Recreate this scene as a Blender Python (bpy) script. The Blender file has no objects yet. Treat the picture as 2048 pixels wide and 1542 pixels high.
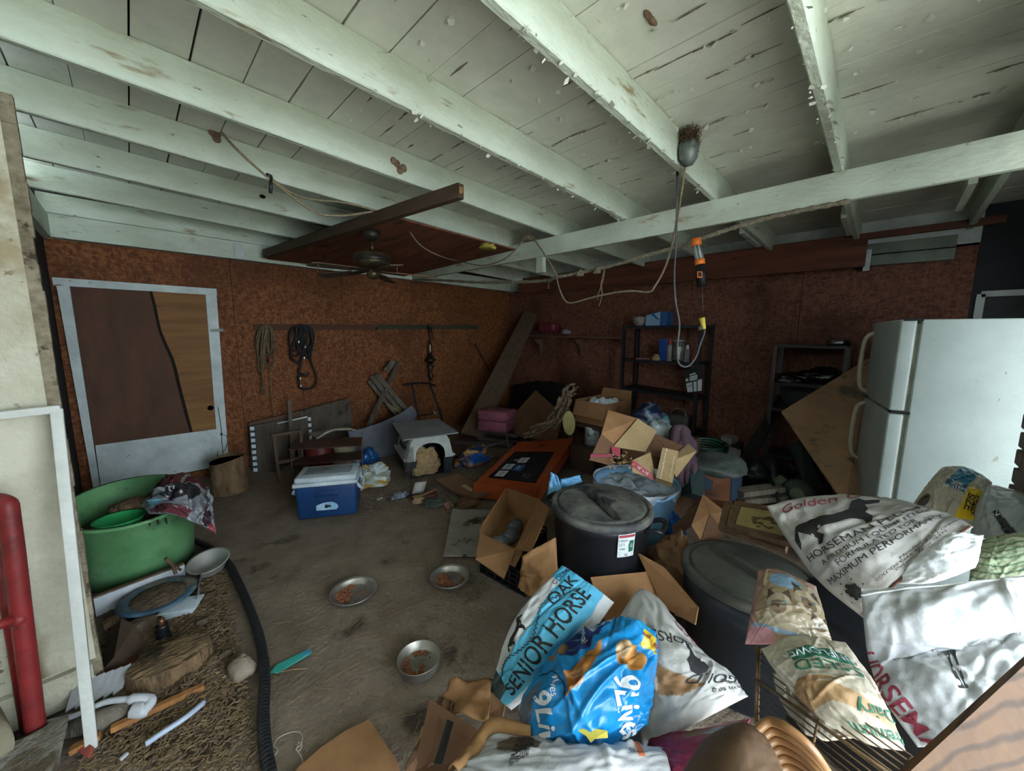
import bpy, bmesh, math, random
from mathutils import Vector, Matrix, noise, Euler
random.seed(7)
SC = bpy.context.scene
COL = SC.collection
# ---------------------------------------------------------------- camera
CAM_H, FPX = 1.6, 750.0
PITCH, ROLL, YAW = math.radians(7.75), math.radians(0.3), math.radians(44.7)
_fw = Vector((math.cos(YAW), math.sin(YAW), 0)); _rt = Vector((math.sin(YAW), -math.cos(YAW), 0)); _up = Vector((0, 0, 1))
_f2 = _fw*math.cos(PITCH) - _up*math.sin(PITCH); _u2 = _up*math.cos(PITCH) + _fw*math.sin(PITCH)
_r3 = _rt*math.cos(ROLL) + _u2*math.sin(ROLL); _u3 = _u2*math.cos(ROLL) - _rt*math.sin(ROLL)
EYE = Vector((0, 0, CAM_H))
cam = bpy.data.objects.new('camera', bpy.data.cameras.new('camera'))
COL.objects.link(cam)
cam.data.sensor_width = 36; cam.data.lens = FPX/2048*36; cam.data.clip_start = 0.02
cam.matrix_world = Matrix(((_r3.x, _u3.x, -_f2.x, 0), (_r3.y, _u3.y, -_f2.y, 0), (_r3.z, _u3.z, -_f2.z, CAM_H), (0, 0, 0, 1)))
SC.camera = cam
# ---------------------------------------------------------------- light
W = bpy.data.worlds.new('overcast_sky'); SC.world = W; W.use_nodes = True
_bg = W.node_tree.nodes['Background']; _bg.inputs[0].default_value = (0.80, 0.92, 1.0, 1); _bg.inputs[1].default_value = 9.0
sun = bpy.data.objects.new('sun', bpy.data.lights.new('sun', 'SUN')); COL.objects.link(sun)
sun.data.energy = 7.0; sun.data.angle = math.radians(25); sun.data.color = (1, 0.97, 0.92)
sun.rotation_euler = Vector((-0.25, 0.62, -0.75)).to_track_quat('-Z', 'Y').to_euler()
SC.view_settings.view_transform = 'Standard'; SC.view_settings.look = 'None'
SC.view_settings.gamma = 1.0; SC.view_settings.use_curve_mapping = False
SC.view_settings.exposure = 0.68
SC.cycles.use_denoising = True
SC.cycles.max_bounces = 10; SC.cycles.diffuse_bounces = 6; SC.cycles.caustics_reflective = False; SC.cycles.caustics_refractive = False
SC.cycles.sample_clamp_indirect = 6.0

# ---------------------------------------------------------------- pixel -> place (a point on a plane, or at a distance)
def ray(x, y):
    a, b = (x-1024)/FPX, -(y-771)/FPX
    return _r3*a + _u3*b + _f2
def fl(x, y, z=0.0):
    d = ray(x, y); return EYE + d*((z-CAM_H)/d.z)
def wy(x, y, Y): d = ray(x, y); return EYE + d*(Y/d.y)
def wx(x, y, X): d = ray(x, y); return EYE + d*(X/d.x)
def dp(x, y, D): return EYE + ray(x, y)*D
def V(*a): return Vector(a)

# ---------------------------------------------------------------- materials
MATS = {}
def rgb(h):
    h = h.lstrip('#'); c = [int(h[i:i+2], 16)/255 for i in (0, 2, 4)]
    return tuple(x/12.92 if x <= .04045 else ((x+.055)/1.055)**2.4 for x in c)
def mat(name, c, c2=None, scale=6, stretch=(1, 1, 1), rough=.7, metal=0., bump=.15, bscale=40, spot=None, detail=6, lo=.35, hi=.65, vcol=None, trans=0, spec=.35, dist=0.02, coat=0):
    """two-tone noise colour, optional dark spots (colour, scale, threshold), optional print layer from a colour attribute"""
    if name in MATS: return MATS[name]
    m = bpy.data.materials.new(name); m.use_nodes = True; MATS[name] = m
    nt = m.node_tree; N = nt.nodes; L = nt.links; b = N['Principled BSDF']
    c = rgb(c) if isinstance(c, str) else c; c2 = rgb(c2) if isinstance(c2, str) else (c2 or tuple(x*.8 for x in c))
    tc = N.new('ShaderNodeTexCoord'); mp = N.new('ShaderNodeMapping'); mp.inputs['Scale'].default_value = stretch
    L.new(tc.outputs['Object'], mp.inputs[0])
    n = N.new('ShaderNodeTexNoise'); n.inputs['Scale'].default_value = scale; n.inputs['Detail'].default_value = detail; n.inputs['Roughness'].default_value = .65
    L.new(mp.outputs[0], n.inputs['Vector'])
    r = N.new('ShaderNodeValToRGB'); r.color_ramp.elements[0].position = lo; r.color_ramp.elements[1].position = hi
    r.color_ramp.elements[0].color = (*c2, 1); r.color_ramp.elements[1].color = (*c, 1)
    L.new(n.outputs['Fac'], r.inputs[0]); out = r.outputs[0]
    if vcol:
        at = N.new('ShaderNodeAttribute'); at.attribute_name = vcol
        mx = N.new('ShaderNodeMixRGB'); mx.blend_type = 'MULTIPLY'; mx.inputs[0].default_value = 1
        L.new(out, mx.inputs[1]); L.new(at.outputs['Color'], mx.inputs[2]); out = mx.outputs[0]
    for s in (spot if isinstance(spot, list) else [spot] if spot else []):
        sc_, ss, th = rgb(s[0]) if isinstance(s[0], str) else s[0], s[1], s[2]
        sm = N.new('ShaderNodeMapping'); sm.inputs['Scale'].default_value = s[3] if len(s) > 3 else (1, 1, 1); sm.inputs['Location'].default_value = (3.1*ss % 7, 1.7, 5.3)
        L.new(tc.outputs['Object'], sm.inputs[0])
        n2 = N.new('ShaderNodeTexNoise'); n2.inputs['Scale'].default_value = ss; n2.inputs['Detail'].default_value = 5; n2.inputs['Roughness'].default_value = .6
        L.new(sm.outputs[0], n2.inputs['Vector'])
        r2 = N.new('ShaderNodeValToRGB'); r2.color_ramp.elements[0].position = th; r2.color_ramp.elements[1].position = min(1, th+.08)
        L.new(n2.outputs['Fac'], r2.inputs[0])
        mx = N.new('ShaderNodeMixRGB'); L.new(r2.outputs[0], mx.inputs[0]); L.new(out, mx.inputs[1]); mx.inputs[2].default_value = (*sc_, 1); out = mx.outputs[0]
    L.new(out, b.inputs['Base Color'])
    b.inputs['Roughness'].default_value = rough; b.inputs['Metallic'].default_value = metal
    b.inputs['Specular IOR Level'].default_value = spec
    if trans: b.inputs['Transmission Weight'].default_value = trans
    if coat: b.inputs['Coat Weight'].default_value = coat
    if bump:
        n3 = N.new('ShaderNodeTexNoise'); n3.inputs['Scale'].default_value = bscale; n3.inputs['Detail'].default_value = 5
        L.new(mp.outputs[0], n3.inputs['Vector'])
        bp = N.new('ShaderNodeBump'); bp.inputs['Strength'].default_value = bump; bp.inputs['Distance'].default_value = dist
        L.new(n3.outputs['Fac'], bp.inputs['Height']); L.new(bp.outputs[0], b.inputs['Normal'])
    return m
def osb(name, c, c2, c3, sz=26, patch=None):
    """pressed strand board: flattened random flakes"""
    m = bpy.data.materials.new(name); m.use_nodes = True; nt = m.node_tree; N = nt.nodes; L = nt.links; b = N['Principled BSDF']
    tc = N.new('ShaderNodeTexCoord'); w = N.new('ShaderNodeTexNoise'); w.inputs['Scale'].default_value = 5; w.inputs['Detail'].default_value = 2
    L.new(tc.outputs['Object'], w.inputs['Vector'])
    ad = N.new('ShaderNodeMixRGB'); ad.blend_type = 'ADD'; ad.inputs[0].default_value = .13
    L.new(tc.outputs['Object'], ad.inputs[1]); L.new(w.outputs['Color'], ad.inputs[2])
    mp = N.new('ShaderNodeMapping'); mp.inputs['Scale'].default_value = (1, 1, .33); L.new(ad.outputs[0], mp.inputs[0])
    v = N.new('ShaderNodeTexVoronoi'); v.inputs['Scale'].default_value = sz; L.new(mp.outputs[0], v.inputs['Vector'])
    mp2 = N.new('ShaderNodeMapping'); mp2.inputs['Scale'].default_value = (.45, .45, 1); L.new(ad.outputs[0], mp2.inputs[0])
    v2 = N.new('ShaderNodeTexVoronoi'); v2.inputs['Scale'].default_value = sz*.9; L.new(mp2.outputs[0], v2.inputs['Vector'])
    sp = N.new('ShaderNodeSeparateColor'); L.new(v.outputs['Color'], sp.inputs[0]); sp2 = N.new('ShaderNodeSeparateColor'); L.new(v2.outputs['Color'], sp2.inputs[0])
    a = N.new('ShaderNodeMath'); a.operation = 'ADD'; L.new(sp.outputs[0], a.inputs[0]); L.new(sp2.outputs[1], a.inputs[1])
    h = N.new('ShaderNodeMath'); h.operation = 'MULTIPLY'; h.inputs[1].default_value = .5; L.new(a.outputs[0], h.inputs[0])
    r = N.new('ShaderNodeValToRGB'); e = r.color_ramp.elements; e[0].position = .15; e[0].color = (*rgb(c2), 1); e[1].position = .9; e[1].color = (*rgb(c3), 1)
    k = e.new(.5); k.color = (*rgb(c), 1); L.new(h.outputs[0], r.inputs[0]); out = r.outputs[0]
    if patch:
        n2 = N.new('ShaderNodeTexNoise'); n2.inputs['Scale'].default_value = patch[1]; n2.inputs['Detail'].default_value = 4; L.new(tc.outputs['Object'], n2.inputs['Vector'])
        r2 = N.new('ShaderNodeValToRGB'); r2.color_ramp.elements[0].position = .5; r2.color_ramp.elements[1].position = .75; L.new(n2.outputs['Fac'], r2.inputs[0])
        mx = N.new('ShaderNodeMixRGB'); L.new(r2.outputs[0], mx.inputs[0]); L.new(out, mx.inputs[1]); mx.inputs[2].default_value = (*rgb(patch[0]), 1); out = mx.outputs[0]
    L.new(out, b.inputs['Base Color']); b.inputs['Roughness'].default_value = .75; b.inputs['Specular IOR Level'].default_value = .25
    bp = N.new('ShaderNodeBump'); bp.inputs['Strength'].default_value = .25; bp.inputs['Distance'].default_value = .01
    L.new(h.outputs[0], bp.inputs['Height']); L.new(bp.outputs[0], b.inputs['Normal'])
    MATS[name] = m; return m
def wood(name, c, c2, rough=.7, scale=3, st=(1, 1, 1), ring=False, bump=.2, spot=None, coat=0):
    """grain along the axis with the small stretch value"""
    if name in MATS: return MATS[name]
    m = mat(name, c, c2, scale=scale, stretch=st, rough=rough, bump=bump, bscale=scale*6, spot=spot, lo=.3, hi=.7, detail=8, coat=coat)
    return m

# ---------------------------------------------------------------- mesh builder
class MB:
    def __init__(s): s.v = []; s.f = []; s.smooth = []; s.c = []
    def add(s, vs, fs, smooth=False):
        o = len(s.v); s.v += [Vector(p) for p in vs]; s.f += [tuple(i+o for i in q) for q in fs]; s.smooth += [smooth]*len(fs); return s
    def box(s, c, d, rot=None, taper=1.0, bev=0.0):
        c = Vector(c); hx, hy, hz = d[0]/2, d[1]/2, d[2]/2
        if bev:
            b = min(bev, hx*.9, hy*.9, hz*.9); vs = []
            bm = bmesh.new(); bmesh.ops.create_cube(bm, size=1)
            for v in bm.verts: v.co = Vector((v.co.x*2*hx, v.co.y*2*hy, v.co.z*2*hz))
            bmesh.ops.bevel(bm, geom=bm.edges[:], offset=b, segments=2, affect='EDGES', profile=.6)
            for v in bm.verts:
                t = 1+(taper-1)*((hz-v.co.z)/(2*hz)); v.co.x *= t; v.co.y *= t
            vs = [v.co.copy() for v in bm.verts]; bm.verts.index_update(); fs = [[v.index for v in f.verts] for f in bm.faces]; bm.free(); sm = True
        else:
            vs = [Vector((x*hx*(taper if z < 0 else 1), y*hy*(taper if z < 0 else 1), z*hz)) for z in (-1, 1) for x, y in ((-1, -1), (1, -1), (1, 1), (-1, 1))]
            fs = [(3, 2, 1, 0), (4, 5, 6, 7), (0, 1, 5, 4), (1, 2, 6, 5), (2, 3, 7, 6), (3, 0, 4, 7)]; sm = False
        R = Euler(rot).to_matrix() if rot is not None and not isinstance(rot, Matrix) else rot
        return s.add([(R @ v if R else v)+c for v in vs], fs, sm)
    def beam(s, a, b, w, h, up=(0, 0, 1), bev=0):
        """a bar from a to b, w across, h along up"""
        a, b = Vector(a), Vector(b); x = (b-a); l = x.length; x.normalize(); z = Vector(up); y = z.cross(x)
        if y.length < 1e-4: y = Vector((0, 1, 0)).cross(x)
        y.normalize(); z = x.cross(y)
        R = Matrix((x, y, z)).transposed()
        return s.box((a+b)/2, (l, w, h), R, bev=bev)
    def slab(s, p, t, n=None, smooth=False):
        """solid sheet on a polygon of points, thickness t against its normal"""
        p = [Vector(q) for q in p]; k = len(p)
        if n is None:
            n = Vector((0, 0, 0))
            for i in range(k): n += p[i].cross(p[(i+1) % k])
            n.normalize()
        n = Vector(n)*t
        return s.add(p+[q-n for q in p], [tuple(range(k)), tuple(range(2*k-1, k-1, -1))]+[(i, k+i, k+(i+1) % k, (i+1) % k) for i in range(k)], smooth)
    def tube(s, path, r, seg=8, cap=True, closed=False):
        path = [Vector(p) for p in path]; n = len(path); rs = [r[min(len(r)-1, i*len(r)//n)] for i in range(n)] if isinstance(r, (list, tuple)) else [r]*n
        vs = []; prev = None
        for i, p in enumerate(path):
            if closed: t = path[(i+1) % n]-path[i-1]
            else: t = path[min(i+1, n-1)]-path[max(i-1, 0)]
            t.normalize()
            if prev is None:
                u = t.orthogonal().normalized()
            else:
                u = prev-t*prev.dot(t)
                u = u.normalized() if u.length > 1e-5 else t.orthogonal().normalized()
            prev = u; w = t.cross(u)
            vs += [p+(u*math.cos(2*math.pi*k/seg)+w*math.sin(2*math.pi*k/seg))*rs[i] for k in range(seg)]
        fs = []
        for i in range(n if closed else n-1):
            j = (i+1) % n
            fs += [(i*seg+k, i*seg+(k+1) % seg, j*seg+(k+1) % seg, j*seg+k) for k in range(seg)]
        if cap and not closed: fs += [tuple(range(seg))[::-1], tuple((n-1)*seg+k for k in range(seg))]
        return s.add(vs, fs, True)
    def lathe(s, prof, c=(0, 0, 0), seg=32, axis=None, sx=1, sy=1):
        """prof: list of (r, z) bottom to top along axis"""
        c = Vector(c); vs = []; fs = []
        R = Vector((0, 0, 1)).rotation_difference(Vector(axis)).to_matrix() if axis is not None else Matrix.Identity(3)
        for r, z in prof: vs += [c+R @ Vector((r*sx*math.cos(2*math.pi*k/seg), r*sy*math.sin(2*math.pi*k/seg), z)) for k in range(seg)]
        for i in range(len(prof)-1): fs += [(i*seg+k, i*seg+(k+1) % seg, (i+1)*seg+(k+1) % seg, (i+1)*seg+k) for k in range(seg)]
        if prof[0][0] > 1e-6: fs.append(tuple(range(seg))[::-1])
        if prof[-1][0] > 1e-6: fs.append(tuple((len(prof)-1)*seg+k for k in range(seg)))
        return s.add(vs, fs, True)
    def grid(s, fn, nu, nv, t=0, smooth=True):
        """surface fn(u,v); t>0 gives it a back and edges"""
        vs = [fn(i/nu, j/nv) for j in range(nv+1) for i in range(nu+1)]; q = nu+1
        fs = [(j*q+i, j*q+i+1, (j+1)*q+i+1, (j+1)*q+i) for j in range(nv) for i in range(nu)]
        return s.add(vs, fs, smooth)
    def ball(s, c, r, sx=1, sy=1, sz=1, seg=16, rings=10, jit=0, R=None):
        c = Vector(c); bm = bmesh.new(); bmesh.ops.create_uvsphere(bm, u_segments=seg, v_segments=rings, radius=r)
        vs = []
        for v in bm.verts:
            p = Vector((v.co.x*sx, v.co.y*sy, v.co.z*sz))
            if jit: p *= 1+jit*noise.noise(p*(2.2/r)+c*9)
            vs.append((R @ p if R else p)+c)
        bm.verts.index_update(); fs = [[v.index for v in f.verts] for f in bm.faces]; bm.free()
        return s.add(vs, fs, True)
    def build(s, name, m, parent=None, label=None, cat=None, group=None, kind=None, solid=0, bevel=0, sub=0, loc=None, weld=False):
        me = bpy.data.meshes.new(name)
        if parent is not None:
            o0 = Vector((0, 0, 0)); q = parent
            while q is not None: o0 += q.location; q = q.parent
        elif loc is not None: o0 = Vector(loc)
        else:
            xs = [p.x for p in s.v]; ys = [p.y for p in s.v]; zs = [p.z for p in s.v]
            o0 = Vector(((min(xs)+max(xs))/2, (min(ys)+max(ys))/2, min(zs)))
        me.from_pydata([tuple(p-o0) for p in s.v], [], s.f); me.update()
        me.polygons.foreach_set('use_smooth', s.smooth)
        if s.c:
            at = me.color_attributes.new('print', 'FLOAT_COLOR', 'POINT')
            at.data.foreach_set('color', [x for c in s.c for x in (c[0], c[1], c[2], 1)])
        if m is not None: me.materials.append(MATS[m] if isinstance(m, str) else m)
        o = bpy.data.objects.new(name, me); COL.objects.link(o)
        if parent is not None: o.parent = parent
        else: o.location = o0
        if solid:
            d = o.modifiers.new('solid', 'SOLIDIFY'); d.thickness = solid; d.offset = -1
        if bevel:
            d = o.modifiers.new('bevel', 'BEVEL'); d.width = bevel; d.segments = 2; d.limit_method = 'ANGLE'
        if sub:
            d = o.modifiers.new('sub', 'SUBSURF'); d.levels = sub; d.render_levels = sub
        tag(o, label, cat, group, kind); return o
def tag(o, label=None, cat=None, group=None, kind=None):
    if label: o['label'] = label
    if cat: o['category'] = cat
    if group: o['group'] = group
    if kind: o['kind'] = kind
    return o
def root(name, loc, label=None, cat=None, group=None, kind=None):
    o = bpy.data.objects.new(name, None); COL.objects.link(o); o.location = loc; o.empty_display_size = .05
    return tag(o, label, cat, group, kind)
def lerp(a, b, t): return a+(b-a)*t
def spline(pts, n=8):
    """Catmull-Rom through points"""
    P = [Vector(p) for p in pts]; P = [P[0]*2-P[1]]+P+[P[-1]*2-P[-2]]; out = []
    for i in range(1, len(P)-2):
        a, b, c, d = P[i-1:i+3]
        for k in range(n):
            t = k/n; out.append(.5*((2*b)+(c-a)*t+(2*a-5*b+4*c-d)*t*t+(3*b-a-3*c+d)*t**3))
    return out+[P[-2]]
def txt_polys(body, size=1.0, res=3, align='CENTER', font=None, shear=0, spacing=1.0, bold=0):
    """flat lettering as vertices and faces (x right, y up)"""
    cu = bpy.data.curves.new('lettering', 'FONT'); cu.body = body; cu.size = size; cu.align_x = align; cu.align_y = 'CENTER'; cu.resolution_u = res; cu.shear = shear; cu.space_character = spacing; cu.offset = bold
    o = bpy.data.objects.new('lettering', cu); COL.objects.link(o); dg = bpy.context.evaluated_depsgraph_get()
    me = bpy.data.meshes.new_from_object(o.evaluated_get(dg)); vs = [v.co.copy() for v in me.vertices]; fs = [tuple(p.vertices) for p in me.polygons]
    bpy.data.objects.remove(o); bpy.data.curves.remove(cu); bpy.data.meshes.remove(me)
    return vs, fs
def plate_text(body, origin, xdir, ydir, size, m, parent, name='lettering', eps=.002, **k):
    """lettering laid on a flat face: origin is its centre"""
    vs, fs = txt_polys(body, size, **k); x = Vector(xdir).normalized(); y = Vector(ydir).normalized(); n = x.cross(y)
    mb = MB().add([Vector(origin)+x*v.x+y*v.y+n*eps for v in vs], fs)
    return mb.build(name, m, parent)
# ================================================================ materials
mat('white_paint', '#dfe2d9', '#d0d4ca', scale=5, rough=.6, bump=.12, bscale=35, spot=[('#8f8873', 20, .68, (2, .5, 1)), ('#a39d8f', 6, .70, (2, .4, 1)), ('#5d5443', 50, .72, (2, .7, 1))])
mat('joist_paint', '#ccd8cb', '#b5beae', scale=3, stretch=(.5, 1, 1), rough=.6, bump=.4, bscale=45, spot=[('#94866a', 12, .62, (.22, 1, 1)), ('#5b5140', 42, .66, (.35, 1, 1)), ('#8b7f66', 3, .68)])
mat('beam_paint', '#ccd6ca', '#b3baaa', scale=3, stretch=(1, .5, 1), rough=.6, bump=.4, bscale=45, spot=[('#9a8761', 8, .62, (1, .35, 1)), ('#5b5140', 42, .67, (1, .45, 1)), ('#8b7352', 2.5, .68)])
mat('trim_paint', '#c9d2d2', '#a9b2b2', scale=4, rough=.55, bump=.2, bscale=40, spot=[('#55534c', 18, .68)])
mat('panel_paint', '#bdbbaa', '#a19c88', scale=4, rough=.6, bump=.5, bscale=55, spot=[('#5e513c', 30, .63), ('#93866b', 2.2, .57), ('#6b5a41', 9, .65)])
mat('dark_gap', '#1a1714', '#100e0c', rough=.9)
osb('osb_orange', '#704426', '#56311c', '#8a5834', 64, ('#4e2c1d', 1.1))
osb('osb_brown', '#6d4638', '#573429', '#7d5545', 60, ('#3a201a', 1.0))
mat('navy_paint', '#262a33', '#1c1f26', rough=.7, scale=3)
mat('ply_brown', '#5c3022', '#3a1d15', scale=4, stretch=(1.5, .35, 1.5), rough=.75, bump=.3, bscale=20, spot=('#2a1610', 6, .62, (1, .3, 1)))
mat('ply_brown_x', '#744535', '#4f2d22', scale=4, stretch=(1.5, .25, 2.5), rough=.75, bump=.3, bscale=20, spot=('#2a1610', 6, .62, (1, .3, 2)))
mat('concrete', '#867869', '#6a5d50', scale=3.5, rough=.92, bump=.5, bscale=38, spot=[('#463d33', 2.3, .60), ('#8a8072', 30, .70), ('#3a322a', 55, .70)], detail=9)
mat('dirt', '#6e5d49', '#4c3e31', scale=9, rough=.97, bump=.9, bscale=60, spot=('#7a6850', 40, .66))
mat('ground_out', '#b8b4a8', '#a5a195', scale=2, rough=.95)
mat('brick', '#6e5d54', '#54463f', scale=12, rough=.9, bump=.5, bscale=70, spot=('#3b2a26', 20, .66))
mat('mortar', '#8d867c', '#6f6960', scale=20, rough=.95, bump=.5)
# ================================================================ the room
XW, YW, XL, YF = 5.3, 5.33, -0.46, -1.05
def zb(X): return 2.6+.03*(3.15-X)          # underside of the joists, falling to the right
# floor
mb = MB()
def ffn(u, v):
    x, y = lerp(-2.6, 5.5, u), lerp(-1.2, 5.45, v)
    return Vector((x, y, .012*noise.noise(Vector((x*1.3, y*1.3, 0)))+.005*noise.noise(Vector((x*6, y*6, 3)))-.012))
mb.grid(ffn, 150, 130); mb.build('floor', 'concrete', kind='structure', loc=(0, 0, 0))
mb = MB(); mb.box((0, -7.2, -.07), (26, 12, .1)); mb.build('ground', 'ground_out', kind='structure')
# back wall (with the door): strand board sheets under a white plate
wb = root('wall_back', (0, YW, 0), kind='structure')
xs = [-.46, .86, 2.08, 3.3, 4.52, 5.36]
for i in range(5):
    mb = MB(); mb.box(((xs[i]+xs[i+1])/2, YW+.03+.002*(i % 2), 1.2), (xs[i+1]-xs[i]-.004, .06, 2.44)); mb.build('strand_board', 'osb_orange', wb)
mb = MB(); mb.box((2.4, YW+.02, 2.53), (5.9, .1, .2)); mb.build('top_plate', 'joist_paint', wb)
mb = MB(); mb.beam((-.46, YW-.05, 2.71), (3.1, YW-.05, 2.68), .04, .16); mb.build('ledger', 'joist_paint', wb)
mb = MB(); mb.box((.95, YW-.035, 2.52), (.09, .01, .17)); mb.build('patch', 'trim_paint', wb)
mb = MB(); mb.box((2.45, YW+.12, 1.4), (6, .04, 3.0)); mb.build('sheathing', 'dark_gap', wb)
# right wall
wr = root('wall_right', (XW, 2.4, 0), kind='structure')
ys = [-.5, .72, 1.9, 3.1, 4.3, 5.36]
for i in range(5):
    mb = MB(); mb.box((XW+.03+.002*(i % 2), (ys[i]+ys[i+1])/2, 1.2), (.06, ys[i+1]-ys[i]-.004, 2.44)); mb.build('strand_board', 'osb_brown', wr)
mb = MB(); mb.box((XW+.03, -.8, 1.45), (.064, .6, 2.9)); mb.build('navy_sheet', 'navy_paint', wr)
mb = MB(); mb.box((XW+.05, 2.4, 2.6), (.1, 6.1, .4)); mb.build('top_plate', 'trim_paint', wr)
mb = MB(); mb.box((XW+.13, 2.2, 1.4), (.04, 6.6, 2.9)); mb.build('sheathing', 'dark_gap', wr)
# plywood strip and lumber that hang below the rafters in front of the right wall
mb = MB(); mb.slab([(5.1, .22, 2.275), (5.1, 4.9, 2.33), (5.1, 4.9, 2.6), (5.1, .22, 2.575)], .015, n=(-1, 0, 0)); mb.build('plywood_strip', 'ply_brown_x', wr)
mb = MB(); mb.beam((5.13, 4.9, 2.58), (5.13, -.6, 2.56), .04, .06); mb.build('nailer', wood('red_lumber', '#6b4031', '#4a2a20', st=(1, .2, 1), scale=6), wr)
for k, (z, h) in enumerate(((2.345, .1), (2.455, .1))):
    mb = MB(); mb.beam((5.24, .26, z), (5.24, -.36, z-.01), .03, h, bev=.004); mb.build('siding_board', mat('dull_siding', '#7d857a', '#666e64', rough=.7), wr)
mb = MB(); mb.box((5.17, .21, 2.34), (.03, .05, .2)); mb.build('siding_end', 'trim_paint', wr)
# left wall + the painted partition next to the doorway
wl = root('wall_left', (XL, 3.9, 0), kind='structure')
mb = MB(); mb.box((XL-.05, 3.9, 1.4), (.1, 2.98, 2.8)); mb.build('sheathing', 'dark_gap', wl)
mb = MB(); mb.box((XL+.02, 3.92, 2.52), (.06, 2.8, .2)); mb.build('top_plate', 'joist_paint', wl)
wp = root('wall_front_left', (-.3, 2.4, 0), kind='structure')
mb = MB()
mb.box((-1.35, 2.4, 1.27), (2.18, .08, 2.42)); mb.build('panel', 'panel_paint', wp, label='white painted panel with peeling grimy paint')
mb = MB()
for k in range(24):
    z0 = .06+k*.1; mb.box((-.247+.006*random.random(), 2.375+.006*random.random(), z0+.05), (.035+.008*random.random(), .03, .1))
mb.build('edge_strip', mat('grimy_edge', '#8c8370', '#5d5341', scale=14, rough=.8, bump=.6, spot=('#352c20', 14, .6)), wp)
mb = MB(); mb.box((-.9, 2.345, .085), (1.3, .03, .15)); mb.build('baseboard', 'panel_paint', wp)
mb = MB(); mb.box((-.62, 2.44, 1.3), (.5, .1, 2.6)); mb.build('stud', 'dark_gap', wp)
mb = MB(); mb.box((-2.45, .6, 1.4), (.1, 3.6, 2.8)); mb.build('wall_side', 'panel_paint', kind='structure')
mb = MB(); mb.box((-1.3, -1.25, 1.4), (2.2, .1, 2.8)); mb.build('wall_sky_block', 'panel_paint', kind='structure')  # unseen wall added behind the camera to keep sky light off the panel
# front wall right of the doorway: navy sheet, and a brick pier whose bricks show at the right edge
wf = root('wall_front', (4.1, YF, 0), kind='structure')
mb = MB(); mb.box((4.15, YF-.05, 1.4), (2.5, .1, 2.8)); mb.build('sheet', 'navy_paint', wf)
mb = MB()
for a, b in (((XW-.02, -.55, 1.6), (XW-.02, -.55, 1.97)), ((XW-.02, -.95, 1.6), (XW-.02, -.95, 1.97)), ((XW-.02, -.55, 1.97), (XW-.02, -.95, 1.97)), ((XW-.02, -.55, 1.6), (XW-.02, -.95, 1.6))): mb.beam(a, b, .05, .05)
mb.build('window_frame', 'trim_paint', wr)
mb = MB(); mb.box((XW-.006, -.75, 1.785), (.012, .38, .35)); mb.build('window_pane', mat('dark_glass', '#20262a', '#14181c', rough=.6, bump=0, spec=.5), wr)
bp_ = root('wall_pier', (2.35, -.6, 0), kind='structure')
mb = MB(); mb.box((2.35, -.6, 1.32), (.66, .27, 2.64)); mb.build('mortar_core', 'mortar', bp_)
for r_ in range(33):
    for k in range(4):
        x0 = 2.70-.205*(k+1)+(.1 if r_ % 2 else 0); x1 = min(2.705, x0+.195)
        if x1-x0 < .04: continue
        mb = MB(); mb.box(((x0+x1)/2, -.51+.003*random.random(), .04+.08*r_), (x1-x0, .11, .066), bev=.006); mb.build('brick', 'brick', bp_)
# ceiling: planks on joists and one cross beam
ce = root('ceiling', (1.5, 2.4, 2.7), kind='structure')
x = -2.37
while x < 5.35:
    g = .003+.010*random.random()**2; zc = zb(x+.1)+.19+.011+.006*random.random()
    mb = MB(); mb.box((x+.1035, 1.35, zc), (.207-g, 8.1, .022), rot=(0, .03, 0)); mb.build('plank', 'white_paint', ce); x += .207  # planks run on as an unseen eave added to shade the foreground
mb = MB(); mb.slab([(-2.5, -2.8, 3.02), (5.5, -2.8, 2.78), (5.5, 5.5, 2.78), (-2.5, 5.5, 3.02)], .03); mb.build('roof_felt', 'dark_gap', ce)  # dark slab keeps plank gaps dark; its added eave shades the foreground
JY = [-2.55, -1.85, -1.15, -.42, .31, 1.02, 1.74, 2.5, 3.22, 4.02, 4.82]
for i, y in enumerate(JY):
    x0 = XL-.1 if y > 2.45 else -2.4
    sag = .004*random.uniform(-1, 1); mb = MB(); n_ = 10
    for k in range(n_):
        a = lerp(x0, 5.28, k/n_); b = lerp(x0, 5.28, (k+1)/n_); w = .0225
        def q(X, dy, dz, z=y): return Vector((X, z+dy+sag*math.sin(X*2), zb(X)+dz))
        mb.add([q(a, -w, .006), q(a, -w+.006, 0), q(a, w-.006, 0), q(a, w, .006), q(a, w, .19), q(a, -w, .19), q(b, -w, .006), q(b, -w+.006, 0), q(b, w-.006, 0), q(b, w, .006), q(b, w, .19), q(b, -w, .19)],
               [(j, (j+1) % 6, 6+(j+1) % 6, 6+j) for j in range(6)]+([(5, 4, 3, 2, 1, 0)] if k == 0 else [])+([(6, 7, 8, 9, 10, 11)] if k == n_-1 else []))
    mb.build('joist', 'joist_paint', ce)
mb = MB(); mb.beam((3.17, -2.6, 2.511), (3.17, 5.3, 2.511), .045, .178, bev=.004); mb.build('cross_beam', 'beam_paint', ce)
q = dp(1082, 545, 1); pq = wx(1082, 540, 3.2)
mb = MB(); mb.box((3.2, pq.y, 2.36), (.06, .085, .19)); mb.build('hanger_block', 'beam_paint', ce)
# short scabs beside rafter ends beyond the beam
for px, py in ((1690, 440), (1490, 470), (1940, 375)):
    p = fl(px, py, 2.56); mb = MB(); mb.beam((p.x-.12, p.y, 2.6), (p.x+.55, p.y, 2.585), .04, .1); mb.build('scab', 'joist_paint', ce)
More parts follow.
